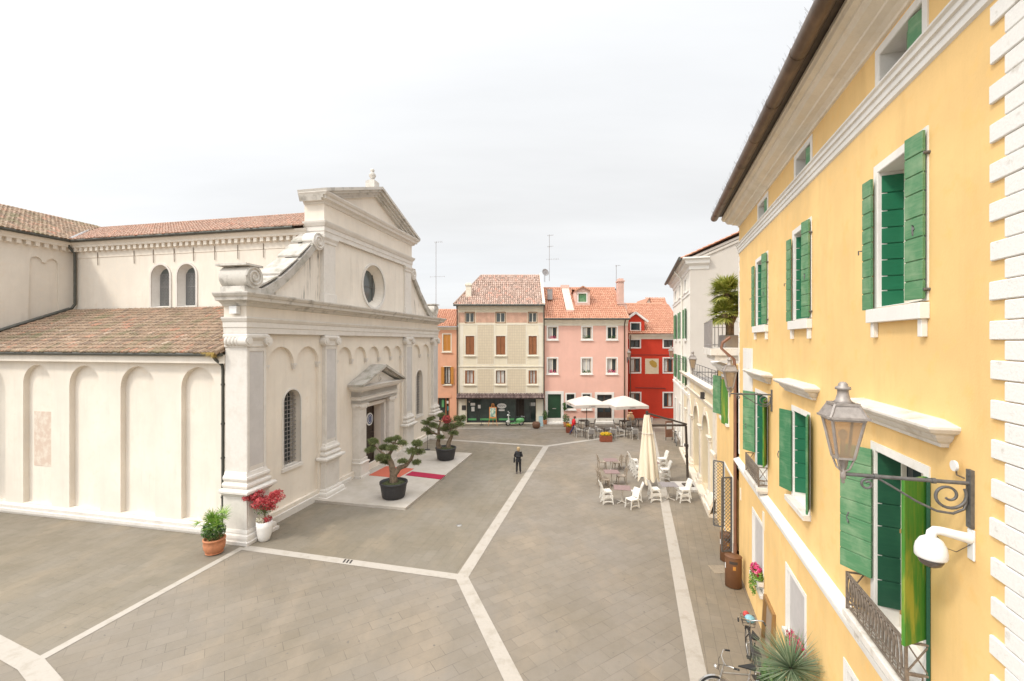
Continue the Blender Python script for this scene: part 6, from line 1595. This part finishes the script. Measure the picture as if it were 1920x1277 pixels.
m = MB(); m.ball((0,-.05,.12), .12,.13,.09); m.build('blue_cloth', plain('pale_blue_cloth', (.22,.42,.48), .8, 0, .3, 18), b0); m = MB(); m.ball((.05,.09,.16), .085,.07,.07); m.build('red_cloth', plain('red_cloth_bundle', (.50,.07,.06), .8, 0, .3, 18), b0)
bike((4.95, 9.6, 0), R(172), 'silver bicycle with a black saddle, the nearest one', 'chrome', False, False)
p = G(1267, 833); bike((p.x, p.y, 0), R(-105), 'far bicycle leaning beside the white house', 'zinc', True)
p = G(1261, 828); t = thing('brown_panel', 'brown upright advertising panel behind the far bicycle', 'panel', (p.x-.1, p.y+.5, 0), R(10))
m = MB(); m.box(-.32,.32,-.03,.03,.25,1.55); m.build('panel_board', M['pipe_brown'], t, .01); m = MB(); m.box(-.24,.24,-.036,-.03,.9,1.4); m.build('poster', M['sillstone'], t)
m = MB(); m.box(-.30,-.26,-.02,.02,0,.25); m.build('leg', M['dark_metal'], t); m = MB(); m.box(.26,.30,-.02,.02,0,.25); m.build('leg', M['dark_metal'], t)
# ------------------------------------------------------------------ cafe furniture near the cantilever parasol
def side_x(mb, poly_yz, x0, x1):
    n = len(poly_yz); a = [(x0,p[0],p[1]) for p in poly_yz]; b = [(x1,p[0],p[1]) for p in poly_yz]
    tr = tessellate_polygon([[Vector(v) for v in a]])
    mb.add(a, [tuple(t) for t in tr]); mb.add(b, [tuple(t) for t in tr]); mb.add(a+b, [(i,(i+1)%n,n+(i+1)%n,n+i) for i in range(n)])
def arch_apron(mb, y, zt_, zb, w, t=.025, arch_h=.07):
    pts = [(-w,zt_),(w,zt_),(w*1.06,zb)] + [(w*.94*math.cos(a), zb+arch_h*math.sin(a)) for a in [math.pi*i/10 for i in range(11)]] + [(-w*1.06,zb)]
    mb.prism(pts, y-t/2, y+t/2)
def chair(name, label, mat, style):
    t = thing(name, label, 'chair', (0,0,0), 0)
    m = MB(); rows_ = []
    for i in range(6):
        y = -.20+.42*i/5; z = .45 + (.012 if i in (0,5) else 0) - (.03 if i == 5 else 0)*.6 - .012*math.sin(math.pi*i/5)
        rows_.append([( -.215, y, z+.01),( -.1, y, z-.004),(0, y, z-.008),(.1, y, z-.004),(.215, y, z+.01)])
    vs = [v for r in rows_ for v in r]; vs2 = [(v[0], v[1], v[2]-.03) for v in vs]; nn = len(vs)
    fs = [(5*i+j,5*i+j+1,5*i+j+6,5*i+j+5) for i in range(5) for j in range(4)]
    bd = [0,1,2,3,4,9,14,19,24,29,28,27,26,25,20,15,10,5]
    m.add(vs+vs2, fs+[tuple(nn+k for k in f[::-1]) for f in fs]+[(bd[i],bd[(i+1)%18],nn+bd[(i+1)%18],nn+bd[i]) for i in range(18)]); m.build('seat', M[mat], t)
    def by(z): return -.205 - .13*((z-.45)/.42)**1.5
    m = MB()
    if style == 'white':
        zs_ = [.45+.02+.42*i/8 for i in range(9)]
        for i in range(8):
            z0, z1 = zs_[i]+.006, zs_[i+1]-.006
            if i == 7: z1 += .02
            vs = []
            for z in (z0, z1):
                for x in (-.19,-.1,0,.1,.19): vs.append((x, by(z)-.035*(1-(x/.19)**2)*.8, z))
            vs += [(v[0], v[1]-.018, v[2]) for v in vs]
            m.add(vs, [(j,j+1,j+6,j+5) for j in range(4)]+[(10+j+5,10+j+6,10+j+1,10+j) for j in range(4)]+[(0,1,11,10),(1,2,12,11),(2,3,13,12),(3,4,14,13),(5,15,16,6),(6,16,17,7),(7,17,18,8),(8,18,19,9)])
    else:
        for x in (-.13,-.065,0,.065,.13): m.box(x-.014, x+.014, -.30, -.285, .52, .84); 
        m.M = None; m.box(-.19,.19,-.335,-.31,.80,.88); m.box(-.19,.19,-.245,-.225,.50,.54)
    m.build('backrest', M[mat], t)
    for sx_ in (-1, 1):
        m = MB(); x = sx_*.205
        side_x(m, [(by(.90)-.02,.90),(by(.90)+.015,.90),(by(.7)+.02,.7),(by(.5)+.02,.46),(-.19,.42),(-.22,.2),(-.265,0),(-.305,0),(-.26,.22),(-.235,.44),(by(.6)-.02,.6)], x-.016, x+.016); m.build('rear_leg', M[mat], t)
        m = MB(); side_x(m, [(.13,.44),(.215,.44),(.22,.25),(.255,0),(.215,0),(.185,.22),(.16,.36)], x-.016, x+.016); m.build('front_leg', M[mat], t)
    if style == 'white':
        for sx_ in (-1, 1):
            x = sx_*.20; m = MB()
            for zt_, zb, hh_, w_ in ((.43,.31,.075,.22),(.17,.05,.075,.245)):
                pts = [(-w_,zt_),(w_*.9,zt_),(w_,zb)] + [(w_*.86*math.cos(a_), zb+hh_*math.sin(a_)) for a_ in [math.pi*i/10 for i in range(11)]] + [(-w_*1.05,zb)]
                side_x(m, pts, x-.012, x+.012)
            m.build('side_apron', M[mat], t)
    else:
        m = MB(); m.box(-.2,.2,.19,.21,.36,.42); m.build('front_rail', M[mat], t)
    return t
RT, LF_ = R(-90), R(90)
wc = chair('white_chair', '', 'chair_white', 'white'); used = [False]
GW = 'white resin chairs stacked round the closed parasol'
def put(proto, used, x, y, rz, label, group, z=0.0):
    if not used[0]:
        used[0] = True; proto.location = (x,y,z); proto.rotation_euler = (0,0,rz); proto['label'] = label; proto['group'] = group; return proto
    return dup(proto, (x,y,z), rz, label, group)
def stack(x, y, rz, where, n=2, dz=.20):
    for k in range(n):
        d = Vector((-math.sin(rz), math.cos(rz)))*(-.05*k)
        nm = ('lower' if k == 0 else 'upper') + ' white chair of the pair ' if n > 1 else 'white chair '
        put(wc, used, x+d.x, y+d.y, rz+.04*k, nm+where, GW, z=dz*k)
p = G(1142, 947); stack(p.x-.02, p.y+.25, RT+.05, 'left of the nearest taupe table')
p = G(1187, 955); stack(p.x, p.y+.2, LF_+.45, 'turned away in front of the nearest taupe table', 1)
p = G(1196, 943); stack(p.x, p.y+.35, LF_-.2, 'close right of the nearest taupe table', 1)
p = G(1232, 943); stack(p.x, p.y+.25, RT, 'left of the grey table')
p = G(1284, 944); stack(p.x, p.y+.25, LF_+.08, 'right of the grey table by the slabs')
p = G(1192, 883); stack(p.x, p.y+.2, RT-.1, 'behind the parasol towards the taupe tables')
p = G(1200, 897); stack(p.x, p.y+.2, RT, 'half hidden by the left parasol cloth edge')
p = G(1242, 880); stack(p.x, p.y+.2, LF_, 'behind right of the parasol, farthest')
p = G(1247, 902); stack(p.x, p.y+.2, LF_-.12, 'right of the parasol, behind the grey table')
tcx = chair('taupe_chair', '', 'chair_taupe', 'slat'); used2 = [False]; GT = 'taupe chairs at the taupe tables'
for px, py, rz, lb in ((1130,880,RT,'taupe chair left of the farthest taupe table'),(1131,912,RT+.05,'taupe chair left of the middle taupe table, behind'),(1136,915,RT,'taupe chair left of the middle taupe table, in front'),
                       (1158,881,LF_+.1,'taupe chair right of the farthest taupe table, near the table'),(1168,879,LF_-.15,'taupe chair right of the farthest taupe table, farther out'),(1166,908,LF_,'taupe chair right of the middle taupe table')):
    p = G(px, py); put(tcx, used2, p.x, p.y+.15, rz, lb, GT)
def table(px, py, rz, mat, label, w_=.82, d_=.72):
    p = G(px, py, .74); t = thing('cafe_table', label, 'table', (p.x, p.y, 0), rz, 'pedestal tables near the closed parasol')
    m = MB(); m.box(-w_/2,w_/2,-d_/2,d_/2,.715,.74); m.build('tabletop', M[mat], t, .006)
    m = MB(); m.tube([(0,0,.04),(0,0,.715)], .035, 10); m.box(-.15,.15,-.15,.15,.70,.714); m.build('column', M['table_leg'], t)
    for k in range(4):
        m = MB(); a = R(45+90*k); m.obox((0,0,.06),(.36*math.cos(a),.36*math.sin(a),.018), .05, .035); m.build('foot', M['table_leg'], t)
table(1166.5, 914, R(-10), 'table_taupe', 'taupe square table, the nearest of the left row')
table(1146.5, 884, R(-3), 'table_taupe', 'taupe square table, middle of the left row')
table(1145, 862, R(0), 'table_taupe', 'taupe square table, farthest of the left row')
table(1253.5, 908, R(-3), 'table_grey', 'grey square table in front of the stone parasol base')
table(1221, 866, R(0), 'table_taupe', 'table mostly hidden behind the closed parasol')

# cantilever parasol, folded
ux, uy = at(1290,24.15), 24.15; t = thing('cantilever_parasol', 'closed cream cantilever parasol hanging from a dark bent mast', 'parasol', (ux, uy, 0), 0)
cx_ = at(1213,24.15)-ux
m = MB(); m.box(-.25,.25,-.25,.25,.14,.2); m.build('foot_plate', M['mast'], t)
m = MB(); m.obox((0,0,.15),(-.12,0,3.4), .13, .10); m.build('mast', M['mast'], t, .01)
m = MB(); m.obox((-.1,0,3.42),(cx_+.0,-.02,3.42), .09, .11); m.build('arm', M['mast'], t, .008)
m = MB(); m.obox((-.06,0,3.47),(cx_,0,4.08), .07, .09); m.build('strut', M['mast'], t, .008)
m = MB(); m.box(-.17,-.02,-.12,.12,2.25,2.4); m.tube([(-.1,-.1,2.3),(-.1,-.24,2.3),(-.1,-.24,2.18)], .015, 6); m.box(-.14,-.02,-.1,.1,1.65,1.78); m.build('crank', M['mast'], t)
m = MB(); m.tube([(cx_,0,3.85),(cx_,0,4.2)], .07, 10); m.obox((cx_-.0,0,3.3),(cx_+.0,0,3.95), .05, .05); m.build('hub', M['mast'], t)
q = random.Random(6); m = MB(); n_ = 64; levels = 26; vs = []
ph_ = [q.uniform(0,6.28) for _ in range(4)]
for i in range(levels+1):
    tt = i/levels; z = 4.0-tt*3.55; r = .13+.42*tt**.8; 
    for j in range(n_):
        a = 2*math.pi*j/n_; lobe = abs(math.sin(4*a+.3+.25*math.sin(tt*3)))**.7
        rr_ = r*(.62+.42*lobe) + .02*math.sin(11*a+tt*6+ph_[0])*tt
        zz = z - (tt**6)*(.42*(1-lobe)*0 + .45*lobe*abs(math.cos(2*a+.5)))+ (tt**6)*.25
        vs.append((cx_+.10*tt+rr_*math.cos(a)*1.05, rr_*math.sin(a)*.9, zz))
m.add(vs, [(i*n_+j,i*n_+(j+1)%n_,(i+1)*n_+(j+1)%n_,(i+1)*n_+j) for i in range(levels) for j in range(n_)], True); m.build('folded_canopy', M['cloth_cream'], t)
m = MB(); m.tube([(cx_+.29*math.cos(a)*1.03+.03,.29*math.sin(a),3.0) for a in [i*math.pi/10 for i in range(20)]], .022, 5, closed=True); m.build('tie_strap', M['cloth_white'], t)
m = MB()
for k in range(5): a = R(20+72*k); m.obox((cx_,0,3.2),(cx_+.10+.16*math.cos(a),.16*math.sin(a),.75), .02, .03)
m.build('ribs', M['mast'], t)
for k, (dx, dy) in enumerate(((-.37,-.37),(.37,-.37),(-.37,.37),(.37,.37))):
    m = MB(); m.box(-.36,.36,-.36,.36,0,.14); o = m.build('base_slab', M['concrete'], None, .012); o.location = (ux+dx, uy+dy, 0)
    tag(o, ('front left','front right','back left','back right')[k] + ' pale concrete slab weighing down the parasol mast', 'slab', 'concrete slabs under the parasol mast')

# ------------------------------------------------------------------ cafe at the pink house
def parasol(x, y, rz, hw_, zb, za, label):
    t = thing('cafe_parasol', label, 'parasol', (x,y,0), rz, 'open square parasols at the cafe')
    m = MB(); m.tube([(0,0,.06),(0,0,za+.06)], .03, 8); m.build('pole', M['dark_wood'], t)
    m = MB(); m.box(-.4,.4,-.4,.4,0,.07); m.build('base', M['concrete'], t, .01)
    n_ = 8; m = MB(); rows_ = []
    for i in range(n_+1):
        f_ = i/n_; h = hw_*f_; z = za-(za-zb)*f_**1.25; row = []
        for s_ in range(4):
            for k in range(8):
                a = (k/8)*2-1; v = [(a,-1),(1,a),(-a,1),(-1,-a)][s_]; sag = -.07*f_*(1-a*a)*0 + .05*f_*(abs(a)**3)
                row.append((v[0]*h, v[1]*h, z-sag*.6))
        rows_.append(row)
    k_ = 32; vs = [v for r in rows_ for v in r]; m.add(vs, [(i*k_+j,i*k_+(j+1)%k_,(i+1)*k_+(j+1)%k_,(i+1)*k_+j) for i in range(n_) for j in range(k_)])
    top = rows_[-1]; vs = top + [(v[0]*1.005, v[1]*1.005, v[2]-.26-.012*math.sin(i*1.9)) for i, v in enumerate(top)]
    m.add(vs, [(j,(j+1)%k_,k_+(j+1)%k_,k_+j) for j in range(k_)])
    cn_ = m.build('canopy', M['cloth_white'], t)
    for s_ in range(4):
        fc = bpy.data.curves.new('lettering', 'FONT'); fc.body = 'CAFFE'; fc.size = .2; fc.align_x = 'CENTER'; fc.extrude = .002; fc.materials.append(M['text_dark'])
        tmp = bpy.data.objects.new('tmp', fc); C.objects.link(tmp); dg_ = bpy.context.evaluated_depsgraph_get(); dg_.update()
        me_ = bpy.data.meshes.new_from_object(tmp.evaluated_get(dg_)); bpy.data.objects.remove(tmp)
        fo = bpy.data.objects.new('lettering', me_); C.objects.link(fo); a = R(90*s_); fo.parent = cn_
        fo.location = (math.sin(a)*hw_*1.012, -math.cos(a)*hw_*1.012, zb-.21); fo.rotation_euler = (R(90),0,a)
    for s_ in range(8):
        a = R(45*s_+45); d = hw_*(1.38 if s_ % 2 == 0 else .98); m = MB(); m.tube([(0,0,za-.08),(math.cos(a)*d,math.sin(a)*d,zb-.02)], .012, 5); m.build('rib', M['dark_wood'], t)
parasol(at(1100,39.6), 39.6, R(9), 1.50, 2.52, 3.12, 'off white square parasol over the left cafe tables')
parasol(at(1170,39.4), 39.4, R(13), 1.55, 2.45, 3.16, 'off white square parasol over the right cafe tables')
def rchair():
    t = thing('cafe_chair', '', 'chair', (0,0,0), 0)
    m = MB(); m.box(-.22,.22,-.22,.2,.43,.455); m.build('seat', M['rattan'], t)
    m = MB(); m.add([(-.2,-.22,.5),(.2,-.22,.5),(.21,-.29,.86),(-.21,-.29,.86)], [(0,1,2,3)]); m.add([(-.2,-.235,.5),(.2,-.235,.5),(.21,-.305,.86),(-.21,-.305,.86)], [(0,1,2,3)]); m.build('backrest', M['zinc'], t)
    for s_ in (-1,1):
        m = MB(); x = s_*.23; m.tube([(x,-.30,.87),(x,-.22,.44),(x,-.27,.0)], .014, 6); m.build('rear_leg', M['chair_white'], t)
        m = MB(); m.tube([(x,.22,.0),(x,.2,.62),(x,.1,.66),(x,-.25,.66)], .014, 6); m.build('front_leg', M['chair_white'], t)
    m = MB(); m.tube([(-.23,-.30,.87),(.23,-.30,.87)], .014, 6); m.build('top_rail', M['chair_white'], t)
    return t
rc = rchair(); used3 = [False]; GC = 'pale framed cafe chairs by the pink house'
def rtable(x, y, rz, label, dark=True):
    t = thing('dark_table', label, 'table', (x,y,0), rz, 'dark cafe tables by the pink house')
    m = MB(); m.box(-.42,.42,-.42,.42,.70,.75); m.build('tabletop', M['rattan'], t, .01)
    for dx in (-.38,.38):
        for dy in (-.38,.38): m = MB(); m.box(dx-.03,dx+.03,dy-.03,dy+.03,0,.70); m.build('leg', M['rattan'], t)
def ashtray(x, y, label):
    tag(MB().lathe([(.055,.0),(.065,.05),(.05,.05),(.045,.015),(0,.012)], 12, (x,y,.75)).build('ashtray', M['paper']), label, 'ashtray', 'ashtrays on the front cafe tables')
fx = [at(px,36.9) for px in (1104.5,1144,1184)]
nm = ('left','middle','right')
for i, x in enumerate(fx):
    rtable(x, 36.9, 0, f'dark square table, {nm[i]} of the front cafe row'); ashtray(x+.05, 36.85, f'small white ashtray on the {nm[i]} table of the front cafe row')
    put(rc, used3, x+.03, 36.2, .03*i, f'pale framed chair in front of the {nm[i]} front cafe table', GC)
    put(rc, used3, x-.85, 37.1, RT+.2, f'pale framed chair left of the {nm[i]} front cafe table', GC)
bx_ = [at(1095,40.6), at(1126,40.7), at(1172,40.4), at(1203,41.2)]
bn = ('under the left parasol', 'before the brown cafe door', 'under the right parasol', 'by the red house wall')
for i, x in enumerate(bx_):
    y = (40.6,41.0,40.4,41.4)[i]; 
    if i != 1: rtable(x, y, .1, f'dark square table {bn[i]}')
    for dx, rz, w_ in ((-.75,RT,'left'),(.75,LF_,'right')):
        if i == 1: continue
        put(rc, used3, x+dx, y+.05, rz, f'pale framed chair {w_} of the back table {bn[i]}', GC)
    if i in (0, 2): put(rc, used3, x+.1, y-.7, .1, f'pale framed chair in front of the back table {bn[i]}', GC)
def planter(px, py, w_, d_, h_, label):
    p = G(px, py); q = random.Random(int(px)); t = thing('flower_planter', label, 'planter', (p.x, p.y+d_/2, 0), 0, 'yellow flower planters at the cafe')
    m = MB(); m.box(-w_/2,w_/2,-d_/2,d_/2,0,h_); m.build('box', M['rust_box'], t, .015)
    m = MB(); leafs(m, (0,0,h_+.06), w_*.5,d_*.55,.14, 260, .045, q, .1); m.build('foliage', M['leaf_mid'], t)
    m = MB(); leafs(m, (0,0,h_+.13), w_*.52,d_*.6,.15, int(620*w_), .05, q, .5, .6); m.build('flowers', M['yellow_petal'], t)
planter(1137, 829, .95, .45, .48, 'long rust coloured planter with yellow flowers before the cafe tables')
planter(1067.5, 812, .5, .5, .5, 'square rust coloured planter with yellow flowers beside the walking person')
def gplant(px, py, label, potm, r=.28, h=.5, leaf='leaf_mid', name='potted_shrub', fl=None, hh=.4):
    p = G(px, py); q = random.Random(int(px*3)); t = thing(name, label, 'potted plant', p)
    m = MB(); m.lathe([(r*.65,0),(r*.8,.04),(r,hh*.9),(r*1.05,hh),(r*.85,hh)], 18); m.build('pot', M[potm], t)
    m = MB(); leafs(m, (0,0,hh+h*.5), r*1.35,r*1.35,h*.6, 420, .06, q, .2); m.build('foliage', M[leaf], t)
    if fl: m = MB(); leafs(m, (0,0,hh+h*.5), r*1.35,r*1.35,h*.6, 90, .05, q, .8); m.build('flowers', M[fl], t)
gplant(1061.5, 800, 'green shrub in a terracotta pot beside the green front door', 'terracotta', .28, .75)
gplant(1022, 795.5, 'slim green shrub in a pot between the cream and pink houses', 'terracotta', .2, .9)
gplant(868, 798, 'white pot with a small shrub left of the shop window', 'vase', .24, .6, fl='white_petal')
p = G(1187, 802); t = thing('terracotta_amphora', 'tall pale terracotta amphora by the right cafe tables', 'jar', (p.x, 41.9, 0))
m = MB(); m.lathe([(.16,0),(.2,.05),(.33,.5),(.36,.75),(.3,1.0),(.18,1.12),(.17,1.2),(.24,1.26),(.2,1.28),(.14,1.2)], 22); m.build('body', plain('pale_terracotta', (.58,.36,.20), .8, 0, .2, 6), t)
p = G(1005.5, 803); t = thing('wicker_basket', 'round brown wicker basket on the ground by the shop entrance', 'basket', p)
m = MB(); m.lathe([(.2,0),(.33,.12),(.38,.32),(.35,.5),(.27,.58),(.24,.56),(.3,.4)], 20); m.build('body', M['wicker'], t)
p = G(1014, 799); t = thing('pavement_sign', 'narrow pale blue folding sign beside the wicker basket', 'sign', p, R(15))
for s_ in (-1,1): m = MB(MX := Matrix.Translation((0,s_*.12,0)) @ Matrix.Rotation(R(8*s_),4,'X')); m.box(-.19,.19,-.012,.012,0,.95); m.build('board', plain('pale_blue_board', (.34,.46,.48), .6, 0, .1), t)
p = G(924, 798.5); t = thing('easel', 'orange wooden easel holding a painted menu board', 'easel', p)
for x0, x1 in ((-.42,-.22),(.42,.22)): m = MB(); m.obox((x0,0,0),(x1*.35,.14,2.1), .05, .04); m.build('leg', M['easel'], t)
m = MB(); m.obox((0,.5,0),(0,.16,2.1), .05, .04); m.build('leg', M['easel'], t)
m = MB(); m.box(-.36,.36,-.06,.02,.72,.78); m.build('ledge', M['easel'], t)
m = MB(MT := Matrix.Translation((0,-.02,.78)) @ Matrix.Rotation(R(-5),4,'X')); m.ring(rect(-.34,.34,0,1.0), rect(-.27,.27,.07,.93), -.04, .0); m.build('board_frame', M['easel'], t)
q = random.Random(3); m = MB(MT)
for i in range(6):
    for j in range(8): m.box(-.27+.09*i,-.27+.09*(i+1),-.015,-.005+.001*j,.07+.1075*j,.07+.1075*(j+1))
m.build('painted_board', M['poster'], t)
# scooter
p = G(965, 798); t = thing('scooter', 'mint green and white motor scooter parked at the shop window', 'scooter', p, R(8))
for x in (-.62,.62): m = MB(); m.tube([(x+.2*math.cos(a),0,.23+.2*math.sin(a)) for a in [i*math.pi/10 for i in range(20)]], .05, 8, closed=True); w0 = m.build('wheel', M['rubber'], t); m = MB(); m.tube([(x,-.05,.23),(x,.05,.23)], .14, 14); m.build('rim', M['chrome'], w0)
m = MB()
for (x, y, z, rx, rz_, mt) in ((.52,0,.52,.42,.26,0),): m.ball((x,y,z), rx,.2,rz_, 18, 12)
m.box(.0,.5,-.16,.16,.22,.34); m.build('rear_body', M['scooter_green'], t)
m = MB(); m.hprism([(-.45,-.16),(.2,-.16),(.2,.16),(-.45,.16)], .20,.27); m.build('footboard', M['scooter_green'], t, .02)
m = MB(); 
for i in range(6):
    f_ = i/5; x = -.45-.13*f_; z = .25+.62*f_; wv = .20*(1-.25*f_*f_)
    if i: m.add([(xp,-wp,zp_),(xp-.05,0,zp_),(xp,wp,zp_),(x,wv,z),(x-.05,0,z),(x,-wv,z)], [(0,1,4,5),(1,2,3,4)])
    xp, zp_, wp = x, z, wv
m.build('leg_shield', M['scooter_white'], t)
m = MB(); m.tube([(-.62,0,.23),(-.60,0,.85),(-.56,0,1.0)], .04, 8); m.ball((-.63,0,.40), .2,.09,.12, 12, 8); m.build('fork', M['scooter_white'], t)
m = MB(); m.tube([(-.50,-.33,1.02),(-.58,-.15,1.04),(-.58,.15,1.04),(-.50,.33,1.02)], .025, 8); m.ball((-.64,0,1.0), .09,.1,.1); m.build('handlebar', M['scooter_white'], t)
m = MB(); m.ball((.42,0,.79), .38,.14,.07, 16, 8); m.build('seat', M['rubber'], t)
m = MB(); m.tube([(.62,-.18,.86),(.95,-.15,.82),(.95,.15,.82),(.62,.18,.86)], .014, 6); m.build('rack', M['chrome'], t)
for y in (-.25,.25): m = MB(); m.tube([(-.52,y,1.05),(-.56,y*1.5,1.25)], .008, 5); m.ball((-.56,y*1.5,1.28), .06,.02,.05); m.build('mirror', M['chrome'], t)
p = G(903, 797); t = thing('floor_sign', 'thin dark stand with a round foot before the shop glass', 'stand', p)
m = MB(); m.lathe([(.22,0),(.22,.03),(.03,.05)], 16); m.build('foot', M['dark_metal'], t); m = MB(); m.tube([(0,0,.04),(0,0,.8)], .02, 6); m.build('pole', M['dark_metal'], t)

# ------------------------------------------------------------------ people
def skin(name, nodes, edges, mat, parent, sub=2):
    keys = list(nodes); idx = {k: i for i, k in enumerate(keys)}
    me = bpy.data.meshes.new(name); me.from_pydata([nodes[k][0] for k in keys], [(idx[a], idx[b]) for a, b in edges], [])
    o = bpy.data.objects.new(name, me); C.objects.link(o)
    o.modifiers.new('skin', 'SKIN')
    if not me.skin_vertices: me.attributes.new if False else None
    for i, k in enumerate(keys):
        r = nodes[k][1]; sv = me.skin_vertices[0].data[i]; sv.radius = (r, r) if not isinstance(r, tuple) else r; sv.use_root = (i == 0)
    sd = o.modifiers.new('sub', 'SUBSURF'); sd.levels = sub; sd.render_levels = sub
    dg = bpy.context.evaluated_depsgraph_get(); dg.update(); ev = o.evaluated_get(dg); m2 = bpy.data.meshes.new_from_object(ev)
    for p_ in m2.polygons: p_.use_smooth = True
    m2.materials.clear(); m2.materials.append(mat); bpy.data.objects.remove(o)
    o2 = bpy.data.objects.new(name, m2); C.objects.link(o2); o2.parent = parent
    return o2
def chain(*ks): return list(zip(ks, ks[1:]))
def person(loc, rz, label, J, top, bottom, hair, hat=None, coat_len=0.0, bag=False):
    t = thing('person', label, 'person', loc, rz)
    V = {k: Vector(v) for k, v in J.items()}
    body = {'pel':(V['pel'],.08),'chest':(V['chest'],.075),'neck':(V['neck'],.05),'jaw':(V['head']-Vector((0,-.015,.06)),.062),'head':(V['head'],.088),'crown':(V['head']+Vector((0,-.01,.075)),.055)}
    ed = chain('pel','chest','neck','jaw','head','crown')
    for s_ in 'LR':
        for k, r in (('sh',.055),('el',.042),('wr',.030),('hip',.07),('kn',.052),('an',.034)): body[k+s_] = (V[k+s_], r)
        d = (V['wr'+s_]-V['el'+s_]).normalized(); hp_ = V['wr'+s_]+d*.05; body['palm'+s_] = (hp_, (.034,.018))
        sd = d.cross(Vector((0,0,1))); sd = sd.normalized() if sd.length > .1 else Vector((1,0,0))
        ed += [('chest','sh'+s_)]+chain('sh'+s_,'el'+s_,'wr'+s_,'palm'+s_)+[('pel','hip'+s_)]+chain('hip'+s_,'kn'+s_,'an'+s_)
        for i, (of, ln) in enumerate(((-.024,.07),(-.008,.08),(.008,.076),(.024,.06))):
            a = hp_+d*.035+sd*of; body[f'f{i}a{s_}'] = (a,.009); body[f'f{i}b{s_}'] = (a+d*ln*.5+Vector((0,0,-.01)),.0085); body[f'f{i}c{s_}'] = (a+d*ln*.85+Vector((0,0,-.035)),.007); ed += chain('palm'+s_, f'f{i}a{s_}', f'f{i}b{s_}', f'f{i}c{s_}')
        a = hp_+sd*(-.035 if s_ == 'L' else .035); body['t1'+s_] = (a,.011); body['t2'+s_] = (a+d*.04+sd*(-.015 if s_ == 'L' else .015),.009); ed += chain('palm'+s_,'t1'+s_,'t2'+s_)
    skin('body', body, ed, M['skin'], t, 1)
    f = V['head']; m = MB(); m.ball(f+Vector((0,.098,-.015)), .014,.022,.02, 8, 6); m.build('nose', M['skin'], t)
    for x in (-.032,.032): m = MB(); m.ball(f+Vector((x,.085,.012)), .012, .008, .010, 8, 6); m.build('eye', M['text_dark'], t)
    m = MB(); m.ball(f+Vector((0,.085,-.05)), .024,.008,.007, 8, 6); m.build('mouth', M['red_leaf'], t)
    for x in (-.09,.09): m = MB(); m.ball(f+Vector((x,0,-.01)), .012,.022,.03, 8, 6); m.build('ear', M['skin'], t)
    m = MB(); q = random.Random(4)
    m.ball(f+Vector((0,-.018,.028)), .108,.112,.105, 16, 12); m.ball(f+Vector((0,-.05,-.03)), .095,.075,.10, 14, 10); m.build('hair', hair, t)
    J2 = {'pel':(V['pel'],.150),'waist':(V['pel'].lerp(V['chest'],.5),.142),'chest':(V['chest'],.150),'yoke':(V['chest'].lerp(V['neck'],.55),.11),'collar':(V['neck']-Vector((0,0,.02)),.060)}
    ed = chain('pel','waist','chest','yoke','collar')
    if coat_len: J2['hem'] = (V['pel']-Vector((0,0,coat_len)),.16); ed += [('pel','hem')]
    for s_ in 'LR':
        J2['sh'+s_] = (V['sh'+s_],.078); J2['el'+s_] = (V['el'+s_],.060); J2['wr'+s_] = (V['wr'+s_],.048); ed += [('chest','sh'+s_)]+chain('sh'+s_,'el'+s_,'wr'+s_)
    jk = skin('jacket', J2, ed, top, t, 2)
    J3 = {'pel':(V['pel']-Vector((0,0,.0)),.135)}; ed = []
    for s_ in 'LR':
        J3['hip'+s_] = (V['hip'+s_]-Vector((0,0,.06)),.098); J3['kn'+s_] = (V['kn'+s_],.072); J3['an'+s_] = (V['an'+s_]+Vector((0,0,.01)),.060); ed += [('pel','hip'+s_)]+chain('hip'+s_,'kn'+s_,'an'+s_)
    skin('trousers', J3, ed, bottom, t, 2)
    for s_ in 'LR':
        a = V['an'+s_]; m = MB(); m.ball(a+Vector((0,.055,-.035)), .046,.125,.042, 12, 8); m.build('shoe', M['shoe'], t)
    if bag:
        m = MB(); m.box(-.29,-.21,-.12,.14,.68,.95); m.tube([(-.25,-.1,.94),(-.2,-.06,1.2),(-.12,.02,1.36),(-.2,.1,1.2),(-.25,.12,.94)], .010, 5); m.build('shoulder_bag', M['black'], t, .02)
    return t
J = dict(pel=(0,0,.90), chest=(0,0,1.18), neck=(0,.0,1.365), head=(0,.02,1.49), shL=(-.155,0,1.29), shR=(.155,0,1.29), elL=(-.235,-.02,1.06), elR=(.225,-.02,1.05), wrL=(-.15,.17,1.0), wrR=(.12,.2,1.06),
         hipL=(-.085,0,.86), hipR=(.085,0,.86), knL=(-.095,.01,.46), knR=(.10,.03,.46), anL=(-.10,-.02,.075), anR=(.115,.04,.075))
p = G(972, 888); person((p.x, p.y, 0), R(-6), 'person in a black jacket and trousers standing with their back turned', J, M['black'], M['black'], M['hair_blonde'], coat_len=.06, bag=True)
J = dict(pel=(0,0,.86), chest=(0,.06,1.13), neck=(0,.10,1.31), head=(0,.15,1.42), shL=(-.15,.07,1.24), shR=(.15,.07,1.24), elL=(-.2,.10,1.0), elR=(.2,-.05,1.0), wrL=(-.15,.27,.92), wrR=(.17,.05,.80),
         hipL=(-.085,0,.82), hipR=(.085,0,.82), knL=(-.09,.16,.46), knR=(.09,-.10,.45), anL=(-.09,.30,.08), anR=(.09,-.38,.10))
p = G(1075, 814); person((p.x, p.y, 0), R(-75), 'person in a red jacket and blue jeans walking past the cafe', J, M['red_cloth'], M['denim'], M['hair_dark'], coat_len=.02)
